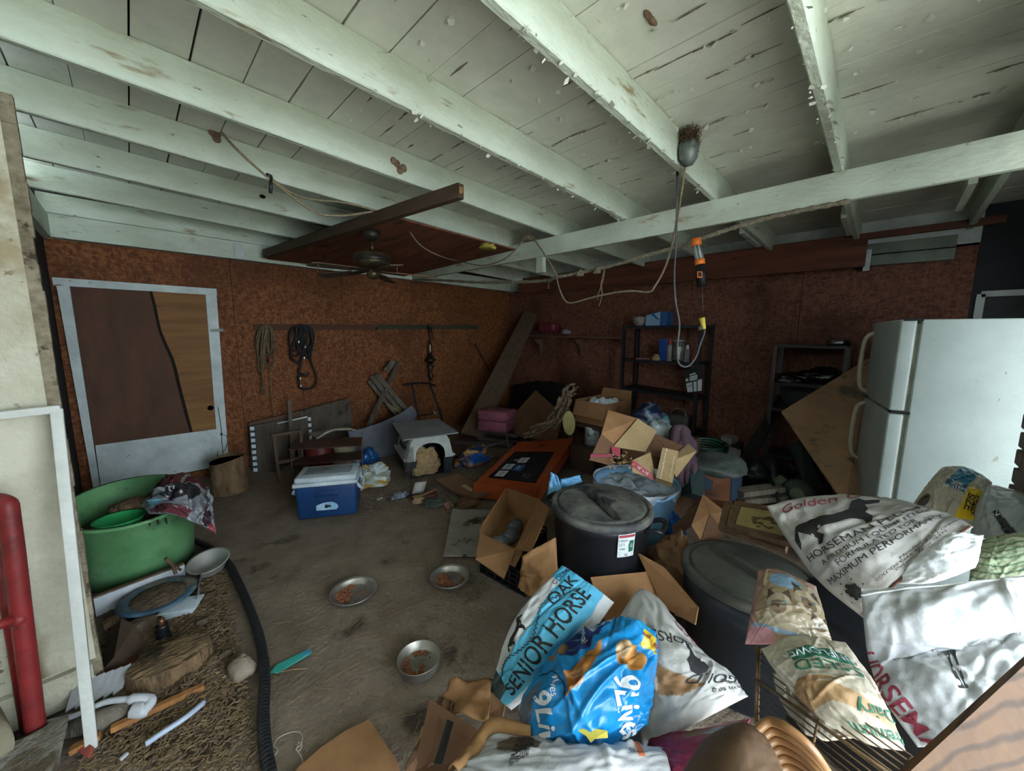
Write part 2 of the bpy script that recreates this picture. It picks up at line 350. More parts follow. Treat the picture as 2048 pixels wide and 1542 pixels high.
# loose flakes of paint along the seams and joist edges
mb = MB()
for i in range(1500):
    if random.random() < .6:
        X = .19+.207*random.randrange(4, 15)+random.gauss(0, .008); Y = random.uniform(-.4, 2.4); z = zb(X)+.185
    else:
        y = random.choice(JY[3:7]); X = random.uniform(.8, 3.1); Y = y+random.choice((-.024, .024)); z = zb(X)+random.choice((0, .0, .18))
    if random.random() > (X/3.2): continue
    r = random.uniform(.005, .02); a = random.random()*6.3; p = Vector((X, Y, z)); e = Vector((math.cos(a), math.sin(a), random.uniform(-.9, -.2)))*r; f = Vector((-math.sin(a), math.cos(a), random.uniform(-.3, .3)))*r*random.uniform(.6, 2.5)
    mb.add([p-f*.5, p+f*.5, p+f*.3+e, p-f*.4+e], [(0, 1, 2, 3)])
mb.build('paint_flakes', 'white_paint', ce, kind='stuff')
mb = MB(); rn = random.Random(5)
for i in range(120):
    if i < 120: X = .19+.207*rn.randrange(3, 15)+rn.gauss(0, .006); Y = rn.uniform(-.35, 2.6)
    else: X = rn.uniform(.6, 3.1); Y = rn.uniform(-.3, 2.5)
    if rn.random() > .25+X/4: continue
    L_ = rn.uniform(.04, .22) if i < 120 else rn.uniform(.02, .06); n = 7; z = zb(X)+.1885-.0005; a = []; b = []
    for k in range(n+1):
        w = rn.uniform(.0015, .007)*math.sin(math.pi*(k+.3)/(n+.6)); y = Y+L_*k/n; a.append(V(X-w, y, z-.0012*(0))); b.append(V(X+w*rn.uniform(.3, 1.2), y, z))
    mb.slab(a+b[::-1], .0015, (0, 0, -1))
mb.build('bare_wood', mat('bare_wood', '#8a8172', '#5d554b', scale=30, stretch=(3, .4, 1), rough=.9), ce, kind='stuff')
# ================================================================ back wall: door, rail and what hangs there
def sheet(name, m, pts, t=.01, parent=None, n=None, **k):
    return MB().slab(pts, t, n).build(name, m, parent, **k)
NB = (0, -1, 0)
mat('door_brown', '#5a3a28', '#452b1e', scale=5, stretch=(1, 1, .3), rough=.7, bump=.1, spot=('#6b4631', 3, .66))
wood('door_ply', '#8a6238', '#6b4827', scale=3, st=(.4, 1, 5), spot=('#3a2817', 5, .70, (.3, 1, 4)))
dr = root('door_1', (.15, YW, 0), kind='structure')
B = lambda x, y, o=.02: wy(x, y, YW-o)
sheet('door_leaf', 'door_brown', [B(139, 573), B(206, 993), B(441, 930), B(411, 587)], .015, dr, NB, label='dark brown plywood door leaf')
sheet('plywood_overlay', 'door_ply', [B(*p, .035) for p in ((303, 582), (311, 610), (317, 640), (322, 662), (335, 692), (346, 715), (352, 735), (360, 770), (368, 800), (377, 835), (385, 866), (439, 858), (411, 587))], .012, dr, NB, label='tan plywood strip with a wavy cut edge')
sheet('overlay_gap', 'dark_gap', [B(*p, .0352) for p in ((299, 582), (307, 612), (313, 642), (318, 664), (330, 694), (341, 717), (347, 737), (355, 772), (363, 802), (372, 837), (381, 866), (386, 866), (378, 835), (369, 800), (361, 770), (353, 735), (347, 715), (336, 692), (323, 662), (318, 640), (312, 610), (304, 582))], .006, dr, NB)
sheet('kick_board', 'trim_paint', [B(*p, .05) for p in ((190.5, 891), (202.3, 977.5), (432, 933.5), (439.7, 857.4))], .015, dr, NB, label='white kick board across the door foot')
mb = MB(); a, b = B(104, 557, .05), B(433, 579, .05); mb.box(((a.x+b.x)/2, YW-.025, 2.045), (b.x-a.x, .05, .07)); mb.build('header', 'trim_paint', dr)
for x0, x1, x2, x3 in ((112, 139, 203, 188), (411, 433, 458, 438)):
    sheet('casing', 'trim_paint', [B(x0, 568 if x0 < 200 else 588, .05), B(x3, 985 if x0 < 200 else 925, .05), B(x2, 992 if x0 < 200 else 925, .05), B(x1, 572 if x0 < 200 else 588, .05)], .05, dr, NB)
mb = MB(); p = B(421, 816, .04); mb.lathe([(.0, .001), (.028, .001)], p, 20, axis=(0, -1, 0)); mb.build('knob_hole', 'dark_gap', dr)
mb = MB(); a, b = B(421, 661, .06), B(447, 660, .06); mb.beam(a, b, .03, .012, up=(0, -1, 0)); mb.build('hasp', mat('dull_steel', '#5b5d5a', '#3a3b39', rough=.45, metal=.8, bump=.1), dr)
mb = MB(); mb.tube(spline([B(436, 815, .06), B(440, 840, .06), B(443, 862, .07), B(444, 885, .06), B(446, 905, .06), B(444, 918, .06), B(436, 926, .07)]), .0035, 6); mb.tube(spline([B(443, 868, .07), B(453, 872, .08), B(456, 882, .08), B(452, 896, .08), B(446, 904, .07)]), .0035, 6); mb.ball(B(443, 868, .07), .014, jit=.5, seg=8, rings=6)
mb.build('door_cord', mat('green_cord', '#2f7a56', '#1f5a3e', rough=.7), None, 'green cord knotted through the hole of the brown door', 'cord')
# rail board with hooks
rl = root('hook_rail', B(730, 652, 0), 'long thin wooden rail board screwed along the back wall beside the door', 'rail')
sheet('board', wood('rail_brown', '#553320', '#3d2417', st=(.2, 1, 1)), [B(508, 648, .03), B(508, 661, .03), B(755, 660, .03), B(755, 649, .03)], .03, rl, NB)
sheet('board', wood('rail_green', '#3d3a2c', '#2a2a20', st=(.2, 1, 1)), [B(752, 649, .03), B(752, 659, .03), B(957, 658, .03), B(957, 650, .03)], .03, rl, NB, label='grey-green half of the rail')
for px in (536, 605, 858, 940):
    MB().tube([B(px, 654, .03), B(px, 655, .08), B(px, 649, .09)], .006, 6).build('hook', 'dull_steel', rl)
# rope hank
def hank(cx, y0, y1, wdt, n, r, mb, o=.09, jit=4):
    for i in range(n):
        dx = random.uniform(-1, 1)*wdt*.5; yb = lerp(y0+(y1-y0)*.55, y1, random.random()); w = wdt*.5*random.uniform(.5, 1); oo = o+random.uniform(-.02, .02)
        pts = [B(cx+dx*.3, y0, oo), B(cx+dx*.5-w*.9, y0+(yb-y0)*.12, oo), B(cx+dx-w, y0+(yb-y0)*.5, oo), B(cx+dx-w*.6, yb-6, oo), B(cx+dx, yb, oo), B(cx+dx+w*.6, yb-6, oo+.01), B(cx+dx+w, y0+(yb-y0)*.5, oo+.01), B(cx+dx*.5+w*.9, y0+(yb-y0)*.12, oo+.01), B(cx+dx*.3, y0, oo+.01)]
        mb.tube(spline(pts, 6), r, 6)
mat('old_rope', '#7d6f57', '#5a4f3d', scale=40, rough=.95, bump=.6, bscale=150)
mb = MB(); hank(532, 650, 745, 22, 7, .008, mb)
mb.tube(spline([B(527, 655, .1), B(522, 700, .1), B(525, 750, .1), B(527, 772, .1)]), [.009]*24+[.014], 6)
for k in range(12): mb.tube([B(527+random.uniform(-2, 2), 765, .1), B(527+random.uniform(-7, 7), 788, .1+random.uniform(-.02, .02))], .003, 4)
mb.tube(spline([B(538, 660, .09), B(540, 740, .09), B(544, 800, .09), B(549, 852, .1)]), .005, 5)
hk = mb.build('rope_hank', 'old_rope', None, 'tan frayed rope hank hanging from the rail end nearest the door', 'rope')
MB().ball(B(541, 720, .11), .018, jit=.3).build('float', mat('faded_red', '#9a4a42', '#7a3833'), hk, label='faded red float')
# black lead straps
mat('black_strap', '#1c1c20', '#121215', rough=.6, scale=30, bump=.3, bscale=120)
mb = MB(); hank(604, 650, 720, 30, 8, .011, mb)
mb.tube(spline([B(604, 655, .1), B(586, 690, .1), B(583, 715, .1), B(600, 728, .1)]), .014, 6)
mb.tube(spline([B(610, 690, .1), B(600, 735, .1), B(598, 765, .1), B(606, 778, .1), B(622, 777, .1), B(632, 768, .1), B(632, 750, .1), B(622, 722, .1), B(616, 690, .1)]), .012, 6)
mb.tube(spline([B(598, 745, .1), B(612, 752, .1), B(618, 745, .1)]), .012, 6)
st = mb.build('lead_strap', 'black_strap', None, 'looped black lead straps with metal snaps on the hook rail', 'strap')
mat('bright_steel', '#c8c9c6', '#9a9b98', rough=.3, metal=1, bump=.05)
for px, py in ((598, 684), (611, 694), (609, 716), (601, 757), (602, 772)): MB().box(B(px, py, .118), (.018, .012, .03), bev=.004).build('snap', 'bright_steel', st)
# tarnished hanging lamp
mat('tarnish', '#4a4236', '#2c2720', rough=.45, metal=.7, scale=12, bump=.2)
lp = root('hanging_lamp', B(862, 720, .1), 'dark tarnished hanging lamp body with flared discs on the rail', 'lamp')
c0 = B(862, 775, .1); s = (B(862, 655, .1)-c0).z
MB().lathe([(.0, 0), (.012, .02*s), (.008, .12*s), (.03, .16*s), (.045, .2*s), (.02, .24*s), (.03, .3*s), (.05, .36*s), (.02, .38*s), (.025, .42*s)], c0, 20).build('finial', 'tarnish', lp)
MB().lathe([(.02, .40*s), (.085, .45*s), (.09, .47*s), (.06, .5*s), (.03, .55*s)], c0, 24).build('flared_disc', 'tarnish', lp)
MB().lathe([(.025, .55*s), (.035, .6*s), (.03, .72*s), (.015, .76*s)], c0, 20).build('collar', mat('old_brass', '#7c7258', '#4d4635', rough=.35, metal=.8, scale=20), lp)
MB().tube([c0+V(0, 0, .75*s), B(862, 690, .09), B(857, 654, .08)], .01, 6).tube([c0+V(0, 0, .8*s), B(868, 680, .09), B(861, 654, .08)], .008, 6).build('strap', 'black_strap', lp)
# tool with a wire grip
mat('grey_steel', '#6b6762', '#4a4743', rough=.5, metal=.6, bump=.1)
tl = root('garden_tool', B(952, 690, .08), 'long handled tool with triangular wire grip hung beside the leaning plank', 'tool')
MB().tube([B(957, 656, .07), B(937, 683, .09), B(945, 689, .09), B(955, 686, .09)], .006, 6, closed=True).build('grip', 'grey_steel', tl)
MB().tube([B(950, 687, .09), B(968, 718, .1), B(990, 765, .12)], .014, 8).build('shaft', 'rail_brown', tl)
# leaning plank in the corner
wood('plank_grey', '#6a5646', '#4d3d31', scale=4, st=(3, 3, .4), bump=.3)
a0, a1 = wx(1049, 621, 5.2), wx(1074, 629, 5.2); b0, b1 = dp(921, 866, 5.6), dp(965, 876, 5.45)
mb = MB().slab([a0, b0, b1, a1], .035); mb.build('leaning_plank', 'plank_grey', None, 'long wide brown plank leaning across the back corner of the room', 'plank')
mat('driftwood', '#6d655a', '#4c453c', scale=5, stretch=(3, 3, .5), rough=.9, bump=.5)
for i, (p, q, w, lab) in enumerate((((797, 724), (737, 852), .05, 'pale straight stick leaning on the back wall, crossing the bundle'),)):
    MB().beam(B(p[0], p[1], .06), B(q[0], q[1], .35), .035, w).build('stick', 'driftwood', None, lab, 'stick')
labs = ['broken grey lath lowest in the crossed bundle by the back wall', 'broken grey lath with a split end in the crossed bundle', 'grey lath topmost in the crossed bundle by the back wall', 'short dark lath at the upper end of the crossed bundle']
for i, (p, q) in enumerate((((738, 762), (800, 838)), ((742, 752), (812, 836)), ((752, 748), (818, 826)), ((772, 742), (788, 722)))):
    MB().beam(B(p[0], p[1], .1+.03*i), B(q[0], q[1], .25), .03, .05+.01*i).build('lath', 'driftwood', None, labs[i], 'stick', 'crossed bundle of laths')
MB().beam(B(777, 808, .2), B(800, 826, .25), .015, .02).build('yellow_lath', mat('yellow_wood', '#a99448', '#8b7837'), None, 'short yellow lath under the crossed bundle', 'stick')
# hand truck handle
mat('black_metal', '#1f2022', '#151617', rough=.5, metal=.3, bump=.1)
ht = root('hand_truck', B(845, 830, .4), 'black hand truck frame standing behind the pet carrier', 'cart')
f = lambda x, y: wy(x, y, 4.85)
MB().tube(spline([f(806, 770), f(822, 767), f(845, 766), f(858, 767), f(872, 772)]), .016, 8).build('grip', 'black_metal', ht)
MB().tube([f(823, 768), f(838, 835), f(845, 880)], .014, 8).build('upright', 'black_metal', ht)
MB().tube([f(860, 768), f(880, 822), f(895, 880)], .016, 8).build('upright', 'black_metal', ht)
MB().tube([f(838, 832), f(878, 826)], .01, 8).build('cross_bar', 'black_metal', ht)
MB().box(f(872, 826), (.08, .03, .05), bev=.006).build('clamp', 'bright_steel', ht)
# weathered plywood, cork board with paper squares, frame
mat('weathered', '#5f564c', '#453e36', scale=6, stretch=(2, 2, .6), rough=.95, bump=.5, spot=('#332d27', 5, .6))
sheet('weathered_board', 'weathered', [wy(*p, 5.18) for p in ((600, 822), (603, 960), (712, 940), (700, 796))], .015, None, NB, label='grey weathered plywood board leaning on the back wall', cat='board')
sheet('worn_board', wood('worn_brown', '#5d4635', '#463325', scale=4), [wy(*p, 5.2) for p in ((497, 846), (503, 968), (600, 950), (600, 822))], .012, None, NB, label='brown worn board leaning behind the board edged with white squares', cat='board')
cb = root('display_board', wy(560, 960, 5.1), 'dark board edged with rows of white paper squares, leaning on the wall', 'board')
sheet('panel', mat('board_grain', '#564a3c', '#3a3128', scale=4, stretch=(2.5, 1, .4), rough=.6, bump=.3, spot=('#2b241d', 4, .58, (2.5, 1, .4))), [wy(*p, 5.12) for p in ((497, 853), (513, 968), (632, 946), (614, 832))], .012, cb, NB)
sheet('side_band', mat('navy_band', '#1d2a38', '#141d28', rough=.5), [wy(*p, 5.115) for p in ((498, 853), (508, 968), (518, 967), (511, 850))], .004, cb, NB)
sheet('side_band', 'navy_band', [wy(*p, 5.115) for p in ((614, 833), (619, 882), (627, 880), (620, 832))], .004, cb, NB)
sheet('top_band', 'trim_paint', [wy(*p, 5.115) for p in ((555, 846), (555, 848), (615, 835), (615, 832))], .004, cb, NB)
mat('paper_white', '#cfd6da', '#b6bdc2', rough=.7, scale=20)
for k in range(10):
    y = 854+k*11.8; x = 500+k*.95
    sheet('paper_square', 'paper_white', [wy(*p, 5.108) for p in ((x, y), (x+.5, y+7), (x+9, y+6.4), (x+8.5, y-.6))], .002, cb, NB)
for k in range(4):
    y = 835+k*12.2; x = 615.5+k*.9
    sheet('paper_square', 'paper_white', [wy(*p, 5.108) for p in ((x, y), (x+.4, y+7), (x+6.6, y+6.4), (x+6.2, y-.6))], .002, cb, NB)
sf = root('wooden_frame', fl(560, 978), 'brown wooden open frame standing behind the blue cooler', 'frame')
wood('frame_wood', '#5b4936', '#443525', scale=5)
f = lambda x, y: wy(x, y, 4.55)
for a, b in (((547, 872), (560, 976)), ((600, 862), (606, 950)), ((541, 871), (604, 861)), ((556, 925), (606, 915))): MB().beam(f(*a), f(*b), .03, .045, up=(0, -1, 0)).build('rail', 'frame_wood', sf)
MB().beam(wy(578, 800, 5.0), wy(590, 972, 4.72), .04, .02, up=(0, -1, 0)).build('upright_slat', 'driftwood', None, 'slender upright grey slat standing behind the wooden frame', 'slat')
# grey plastic sheet
mat('grey_plastic', '#686b73', '#54575e', scale=3, rough=.55, bump=.1)
pts = [(696, 862), (722, 858), (760, 846), (800, 828), (824, 811), (834, 827), (815, 880), (787, 926), (757, 946), (725, 975), (712, 960), (705, 900)]
sheet('plastic_sheet', 'grey_plastic', [wy(x, y, 4.78-.002*(y-811)) for x, y in pts], .008, None, NB, label='grey bent plastic sheet leaning between shelf rack and pet carrier', cat='sheet')
# small wire rack with two boards, red can, bucket and bags behind the cooler
wr_ = root('wire_rack', fl(650, 985), 'rusty low wire rack carrying two brown shelf boards behind the cooler', 'rack')
f = lambda x, y, D: dp(x, y, D)
wood('shelf_brown', '#5a3f36', '#43302a', scale=5, rough=.5)
sheet('shelf', 'shelf_brown', [f(577, 899, 3.95), f(722, 890, 3.75), f(724, 874, 4.15), f(594, 880, 4.35)], .012, wr_)
sheet('shelf', 'shelf_brown', [f(581, 930, 3.92), f(723, 918, 3.72), f(724, 902, 4.1), f(597, 911, 4.3)], .012, wr_)
mat('rust_wire', '#6e5a45', '#46382b', rough=.7, metal=.4, scale=30)
for a, b, d0, d1 in (((724, 864), (725, 965), 3.6, 3.6), ((580, 900), (588, 968), 3.74, 3.74), ((583, 930), (590, 985), 3.7, 3.7), ((590, 950), (724, 932), 3.7, 3.5), ((588, 955), (604, 938), 3.7, 4.1), ((604, 938), (720, 926), 4.1, 3.9), ((596, 880), (600, 945), 4.15, 4.15)): MB().tube([f(*a, d0), f(*b, d1)], .004, 5).build('wire', 'rust_wire', wr_)
mat('red_can', '#6d2724', '#561d1b', rough=.5, scale=6)
p = dp(643, 945, 4.35); MB().lathe([(.15, -.02), (.155, .2), (.15, .34), (.13, .36), (.0, .365)], V(p.x, p.y, .02), 28).build('red_bin', 'red_can', None, 'dark red round bin behind the wire rack boards', 'bin')
p = dp(690, 935, 4.4); MB().lathe([(.11, 0), (.125, .36), (.13, .37), (.12, .37), (.105, .05), (0, .05)], V(p.x, p.y, 0), 28).build('cream_bucket', mat('cream_plastic', '#a39b7e', '#857d62', rough=.5), None, 'cream plastic bucket behind the wire rack boards', 'bucket')
# ---- soft crumpled lumps
def lump(name, m, c, size, seed=0, rough=.35, freq=3, rings=22, seg=30, flat=.5, print_fn=None, **k):
    mb = MB(); c = Vector(c); bm = bmesh.new(); bmesh.ops.create_uvsphere(bm, u_segments=seg, v_segments=rings, radius=1)
    for v in bm.verts:
        p = v.co.copy(); d = 1+rough*(noise.noise(p*freq*.5+V(seed, 0, 0))+.6*abs(noise.noise(p*freq+V(seed*3, 1, 0)))+.3*noise.noise(p*freq*2.3+V(0, seed, 0)))
        if print_fn: mb.c.append(print_fn(p))
        q = V(p.x*d*size[0], p.y*d*size[1], p.z*d*size[2])
        if q.z < -size[2]*flat: q.z = -size[2]*flat
        q.z += size[2]*flat; mb.v.append(q+c)
    bm.verts.index_update(); mb.f = [tuple(v.index for v in f.verts) for f in bm.faces]; mb.smooth = [rough < .6]*len(mb.f); bm.free()
    return mb.build(name, m, **k)
def pf(cols, freq, seed=0, th=None):
    cols = [rgb(c) for c in cols]
    def f(p):
        n = noise.noise(p*freq+V(seed, 4, 1)); i = int((n+.5)*len(cols)); return cols[max(0, min(len(cols)-1, i))]
    return f
def pmat(name, rough=.45, bump=.25, bscale=40, coat=0, spec=.4, spot=None): return mat(name, (1, 1, 1), (.82, .82, .82), scale=5, rough=rough, bump=bump, bscale=bscale, vcol='print', coat=coat, spec=spec, spot=spot)
pmat('print_foil', .3, .3, 30); pmat('print_paper', .6, .2, 50); pmat('print_film', .22, .15, 30, spec=.5)
p = dp(712, 905, 4.35); lump('blue_bag', 'print_foil', (p.x+.1, p.y-.05, .0), (.15, .12, .16), 3, .5, 3, print_fn=pf(['#174a86', '#1d5aa0', '#12365f', '#1d5aa0', '#8fa0ab'], 1.5, 3), label='crumpled blue feed bag beside the grey plastic sheet', cat='bag')
p = fl(742, 968); lump('white_snack_bag', 'print_foil', (p.x, p.y, 0), (.19, .11, .13), 5, .6, 3, print_fn=pf(['#b8c4c4', '#9fb0ae', '#a8893a', '#c2ccca', '#8fa5a2', '#b8c4c4'], 1.3, 8), label='crumpled white bag with yellow print next to the cooler', cat='bag')
p = dp(672, 884, 4.5); MB().grid(lambda u, v: V(p.x+(u-.5)*.45, p.y+.1+(v-.5)*.3, .42+.06*math.sin(3*u)*(1-v)+.02*noise.noise(V(u*4, v*4, 2))), 14, 8).build('pale_sack', mat('pale_cloth', '#a39b8a', '#857e70', rough=.85), None, 'pale cloth sack draped behind the wire rack', 'sack', solid=.02)
# ---------------------------------------------------------------- cooler
mat('blue_plastic', '#1a3d6c', '#143058', scale=4, rough=.45, bump=.05, spot=('#5c6a78', 9, .72))
mat('white_plastic', '#c3ced6', '#a4afb6', scale=6, rough=.5, bump=.05, spot=('#77756a', 9, .66))
a, b = fl(591, 1043), fl(717, 1029); a.z = b.z = 0; ux = (b-a).normalized(); un = V(ux.y, -ux.x, 0); wdt = (b-a).length
if un.dot(a) > 0: un = -un
cc = (a+b)/2-un*.165
cl = root('cooler', cc, 'blue cooler with a white lid and side handles on the floor', 'cooler')
R = Matrix((ux, -un, V(0, 0, 1))).transposed()
mb = MB(); mb.box(cc+V(0, 0, .15), (wdt-.01, .33, .3), R, taper=.95, bev=.025); mb.build('body', 'blue_plastic', cl)
mb = MB(); mb.box(cc+V(0, 0, .312), (wdt+.015, .355, .035), R, bev=.012); mb.box(cc+V(0, 0, .35), (wdt-.01, .325, .05), R, bev=.022); mb.build('lid', 'white_plastic', cl)
MB().box(cc+V(0, 0, .376), (wdt-.12, .2, .008), R, bev=.003).build('lid_panel', mat('lid_grey', '#8f9aa0', '#767f84', scale=7, rough=.6, spot=('#5d5a50', 8, .62)), cl, label='grimy recessed lid panel')
mb = MB(); mb.box(cc+un*.157+V(0, 0, .225), (.2, .03, .055), R, bev=.012); mb.build('grip_recess', mat('recess_shade_blue', '#153a68', '#10305a', rough=.5), cl)  # shade of the recess painted as a darker blue bar, not cut in
for s_ in (-1, 1): MB().tube(spline([cc+ux*s_*(wdt/2-.01)+un*.1+V(0, 0, .27), cc+ux*s_*(wdt/2+.02)+un*.1+V(0, 0, .23), cc+ux*s_*(wdt/2+.025)+V(0, 0, .19), cc+ux*s_*(wdt/2+.02)-un*.1+V(0, 0, .23), cc+ux*s_*(wdt/2-.01)-un*.1+V(0, 0, .27)]), .014, 6).build('handle', 'white_plastic', cl)
fc = cc+un*.1555
st_ = MB().slab([fc+ux*x+V(0, 0, z)-un*(.0083*(.3-z)/.3)+un*.0115 for x, z in ((-.085, .075), (.075, .07), (.09, .09), (.085, .115), (.06, .135), (.03, .145), (-.03, .14), (-.085, .12))], .003, un).build('sticker', mat('sky_sticker', '#a9c6d8', '#6fa5cc', scale=14, rough=.5), cl, label='pale blue sticker with white and dark marks')
MB().slab([fc+ux*x+V(0, 0, z)+un*.008 for x, z in ((-.02, .095), (.0, .09), (.02, .1), (.035, .095), (.03, .115), (.005, .12), (-.015, .125))], .003, un).build('sticker_mark', 'navy_band', cl)
# bark covered log stool
p = fl(463, 985); bk = root('log_round', (p.x, p.y+.06, 0), 'upright bark covered log round standing beside the door foot', 'log')
mat('bark', '#7a6248', '#4f3d2b', scale=16, stretch=(1, 1, .35), rough=.95, bump=.9, bscale=60, dist=.03)
mb = MB(); mb.grid(lambda u, v: V(p.x+(.155-.01*v+.012*noise.noise(V(6*math.cos(u*6.2832), 6*math.sin(u*6.2832), v*3)))*math.cos(u*6.2832), p.y+.06+(.155-.01*v+.012*noise.noise(V(6*math.cos(u*6.2832), 6*math.sin(u*6.2832), v*3)))*math.sin(u*6.2832), v*(.34+.025*math.sin(u*9))), 40, 12); mb.build('bark', 'bark', bk)
MB().lathe([(0, .325), (.143, .325)], V(p.x, p.y+.06, 0), 24).build('cut_face', mat('log_end', '#3f342a', '#2c241d', scale=8), bk)
# ================================================================ right and middle of the room
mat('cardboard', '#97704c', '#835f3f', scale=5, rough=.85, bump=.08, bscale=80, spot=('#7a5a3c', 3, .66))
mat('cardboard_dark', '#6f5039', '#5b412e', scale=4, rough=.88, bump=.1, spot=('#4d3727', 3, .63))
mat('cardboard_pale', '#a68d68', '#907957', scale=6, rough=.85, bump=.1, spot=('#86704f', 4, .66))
mat('brown_paper', '#87664a', '#6d5039', scale=5, rough=.85, bump=.2)
def panelq(name, m, px, t=.006, parent=None, **k):
    """cardboard sheet through (x, y, distance) points"""
    return sheet(name, m, [dp(*p) for p in px], t, parent, **k)
def carton(name, o, ex, ey, ez, m, label, cat='box', flaps=(), t=.006, group=None, bottom=True):
    o, ex, ey, ez = Vector(o), Vector(ex), Vector(ey), Vector(ez); r = root(name, o+(ex+ey)/2, label, cat, group)
    c = [o, o+ex, o+ex+ey, o+ey]
    for i in range(4):
        a, b = c[i], c[(i+1) % 4]; MB().slab([a, b, b+ez, a+ez], t).build('side_panel', m, r)
    if bottom: MB().slab([q+ez*.01 for q in c], t).build('bottom_panel', m, r)
    for i, ang, ln, *mm in flaps:
        a, b = c[i]+ez, c[(i+1) % 4]+ez; mid = (c[0]+c[1]+c[2]+c[3])/4; out = ((a+b)/2-mid-ez); out -= ez.normalized()*out.dot(ez.normalized()); out.normalize()
        d = (ez.normalized()*math.cos(ang)+out*math.sin(ang))*ln; e = (b-a)*.02
        MB().slab([a+e, b-e, b-e*2+d, a+e*2+d], t*.8).build('flap', mm[0] if mm else m, r)
    return r
def Q(p00, p10, p11, p01):
    p = [Vector(a) for a in (p00, p10, p11, p01)]
    def f(u, v, e=0):
        q = lerp(lerp(p[0], p[1], u), lerp(p[3], p[2], u), v); n = (lerp(p[1]-p[0], p[2]-p[3], v)).cross(lerp(p[3]-p[0], p[2]-p[1], u)).normalized()
        return q+n*e
    return f
def print_on(f, body, u0, v0, su, sv, m, parent, ang=0, name='lettering', eps=.002, flip=1, **k):
    vs, fs = txt_polys(body, 1.0, **k); c, s = math.cos(ang), math.sin(ang)
    bm = bmesh.new(); bv = [bm.verts.new((v.x, v.y, 0)) for v in vs]
    for q in fs:
        try: bm.faces.new([bv[i] for i in q])
        except ValueError: pass
    xs = [v.x for v in vs] or [0]; ys = [v.y for v in vs] or [0]; st_ = .22
    for ax, lo, hi in ((0, min(xs), max(xs)), (1, min(ys), max(ys))):
        n = min(60, max(1, int((hi-lo)/st_)))
        for j in range(1, n):
            co = [0, 0, 0]; co[ax] = lerp(lo, hi, j/n); no = [0, 0, 0]; no[ax] = 1
            bmesh.ops.bisect_plane(bm, geom=bm.verts[:]+bm.edges[:]+bm.faces[:], plane_co=co, plane_no=no)
    bm.verts.index_update(); P = [f(u0+(v.co.x*c-v.co.y*s)*su, v0+(v.co.x*s+v.co.y*c)*sv, eps) for v in bm.verts]; fs = [tuple(v.index for v in q.verts) for q in bm.faces]; bm.free()
    return MB().add(P, fs).build(name, m, parent)
def patch_on(f, pts, m, parent, name='print_patch', eps=.0015, dens=0):
    if not dens: return MB().add([f(u, v, eps) for u, v in pts], [tuple(range(len(pts)))]).build(name, m, parent)
    bm = bmesh.new(); fc = bm.faces.new([bm.verts.new((u, v, 0)) for u, v in pts])
    lo = [min(p[i] for p in pts) for i in (0, 1)]; hi = [max(p[i] for p in pts) for i in (0, 1)]
    for ax in (0, 1):
        n = max(1, int((hi[ax]-lo[ax])*dens))
        for k in range(1, n):
            co = [0, 0, 0]; co[ax] = lerp(lo[ax], hi[ax], k/n); no = [0, 0, 0]; no[ax] = 1
            bmesh.ops.bisect_plane(bm, geom=bm.verts[:]+bm.edges[:]+bm.faces[:], plane_co=co, plane_no=no)
    bm.verts.index_update(); P = [f(v.co.x, v.co.y, eps) for v in bm.verts]; fs = [tuple(v.index for v in q.verts) for q in bm.faces]; bm.free()
    return MB().add(P, fs, True).build(name, m, parent)
ink = mat('black_ink', '#1c1b1d', '#29282a', rough=.7, bump=0, scale=30); mat('maroon_ink', '#7c2a3c', '#8d3b4b', rough=.7, bump=0); mat('green_ink', '#1d5a44', '#2b6a52', rough=.7, bump=0, scale=30); mat('white_ink', '#e0e2e4', '#cdd0d3', rough=.6, bump=0); mat('grey_ink', '#6c6764', '#7c7773', rough=.7, bump=0)
# ---- pet carrier
mat('carrier_white', '#b9bdb8', '#9ea29c', scale=5, rough=.55, bump=.08, spot=('#75736a', 8, .66)); mat('carrier_dark', '#20242e', '#171a22', rough=.6)
Lc, Rc = V(2.03, 3.62, 0), V(2.50, 3.46, 0); ux = (Rc-Lc).normalized(); ud = V(-ux.y, ux.x, 0); w = (Rc-Lc).length; dp_ = .62
cr = root('pet_carrier', (Lc+Rc)/2+ud*dp_/2, 'white topped pet carrier with a dark base and open wire door', 'pet carrier')
C = lambda x, d, z: Lc+ux*(x*w)+ud*d+V(0, 0, z)
mb = MB(); g = [(0, 0), (1, 0), (1, 1), (0, 1)]
mb.slab([C(.04, 0, .02), C(.96, 0, .02), C(.96, dp_, .02), C(.04, dp_, .02)], .02)
for pts in ([C(.04, 0, .0), C(.04, dp_, .0), C(-.02, dp_, .2), C(-.02, 0, .2)], [C(.96, dp_, 0), C(.96, 0, 0), C(1.02, 0, .2), C(1.02, dp_, .2)], [C(.04, dp_, 0), C(.96, dp_, 0), C(1.02, dp_, .2), C(-.02, dp_, .2)], [C(.04, 0, 0), C(.2, 0, .0), C(.2, 0, .2), C(-.02, 0, .2)], [C(.82, 0, 0), C(.96, 0, 0), C(1.02, 0, .2), C(.82, 0, .2)]): mb.slab(pts, .012)
mb.build('base_tub', 'carrier_dark', cr)
def xs_(u): # cross-section of the upper shell
    pts = [(-.03, .2), (.01, .3), (.06, .41), (.12, .455), (.5, .47), (.88, .455), (.94, .41), (.99, .3), (1.03, .2)]
    k = u*8; i = min(7, int(k)); return [lerp(pts[i][j], pts[i+1][j], k-i) for j in (0, 1)]
mb = MB(); mb.grid(lambda u, v: C(xs_(u)[0], v*dp_, xs_(u)[1]), 32, 6); mb.build('upper_shell', 'carrier_white', cr, solid=.012)
mb = MB(); n = 24; out = [C(*[xs_(k/n)[0], -.004, xs_(k/n)[1]]) for k in range(n+1)]
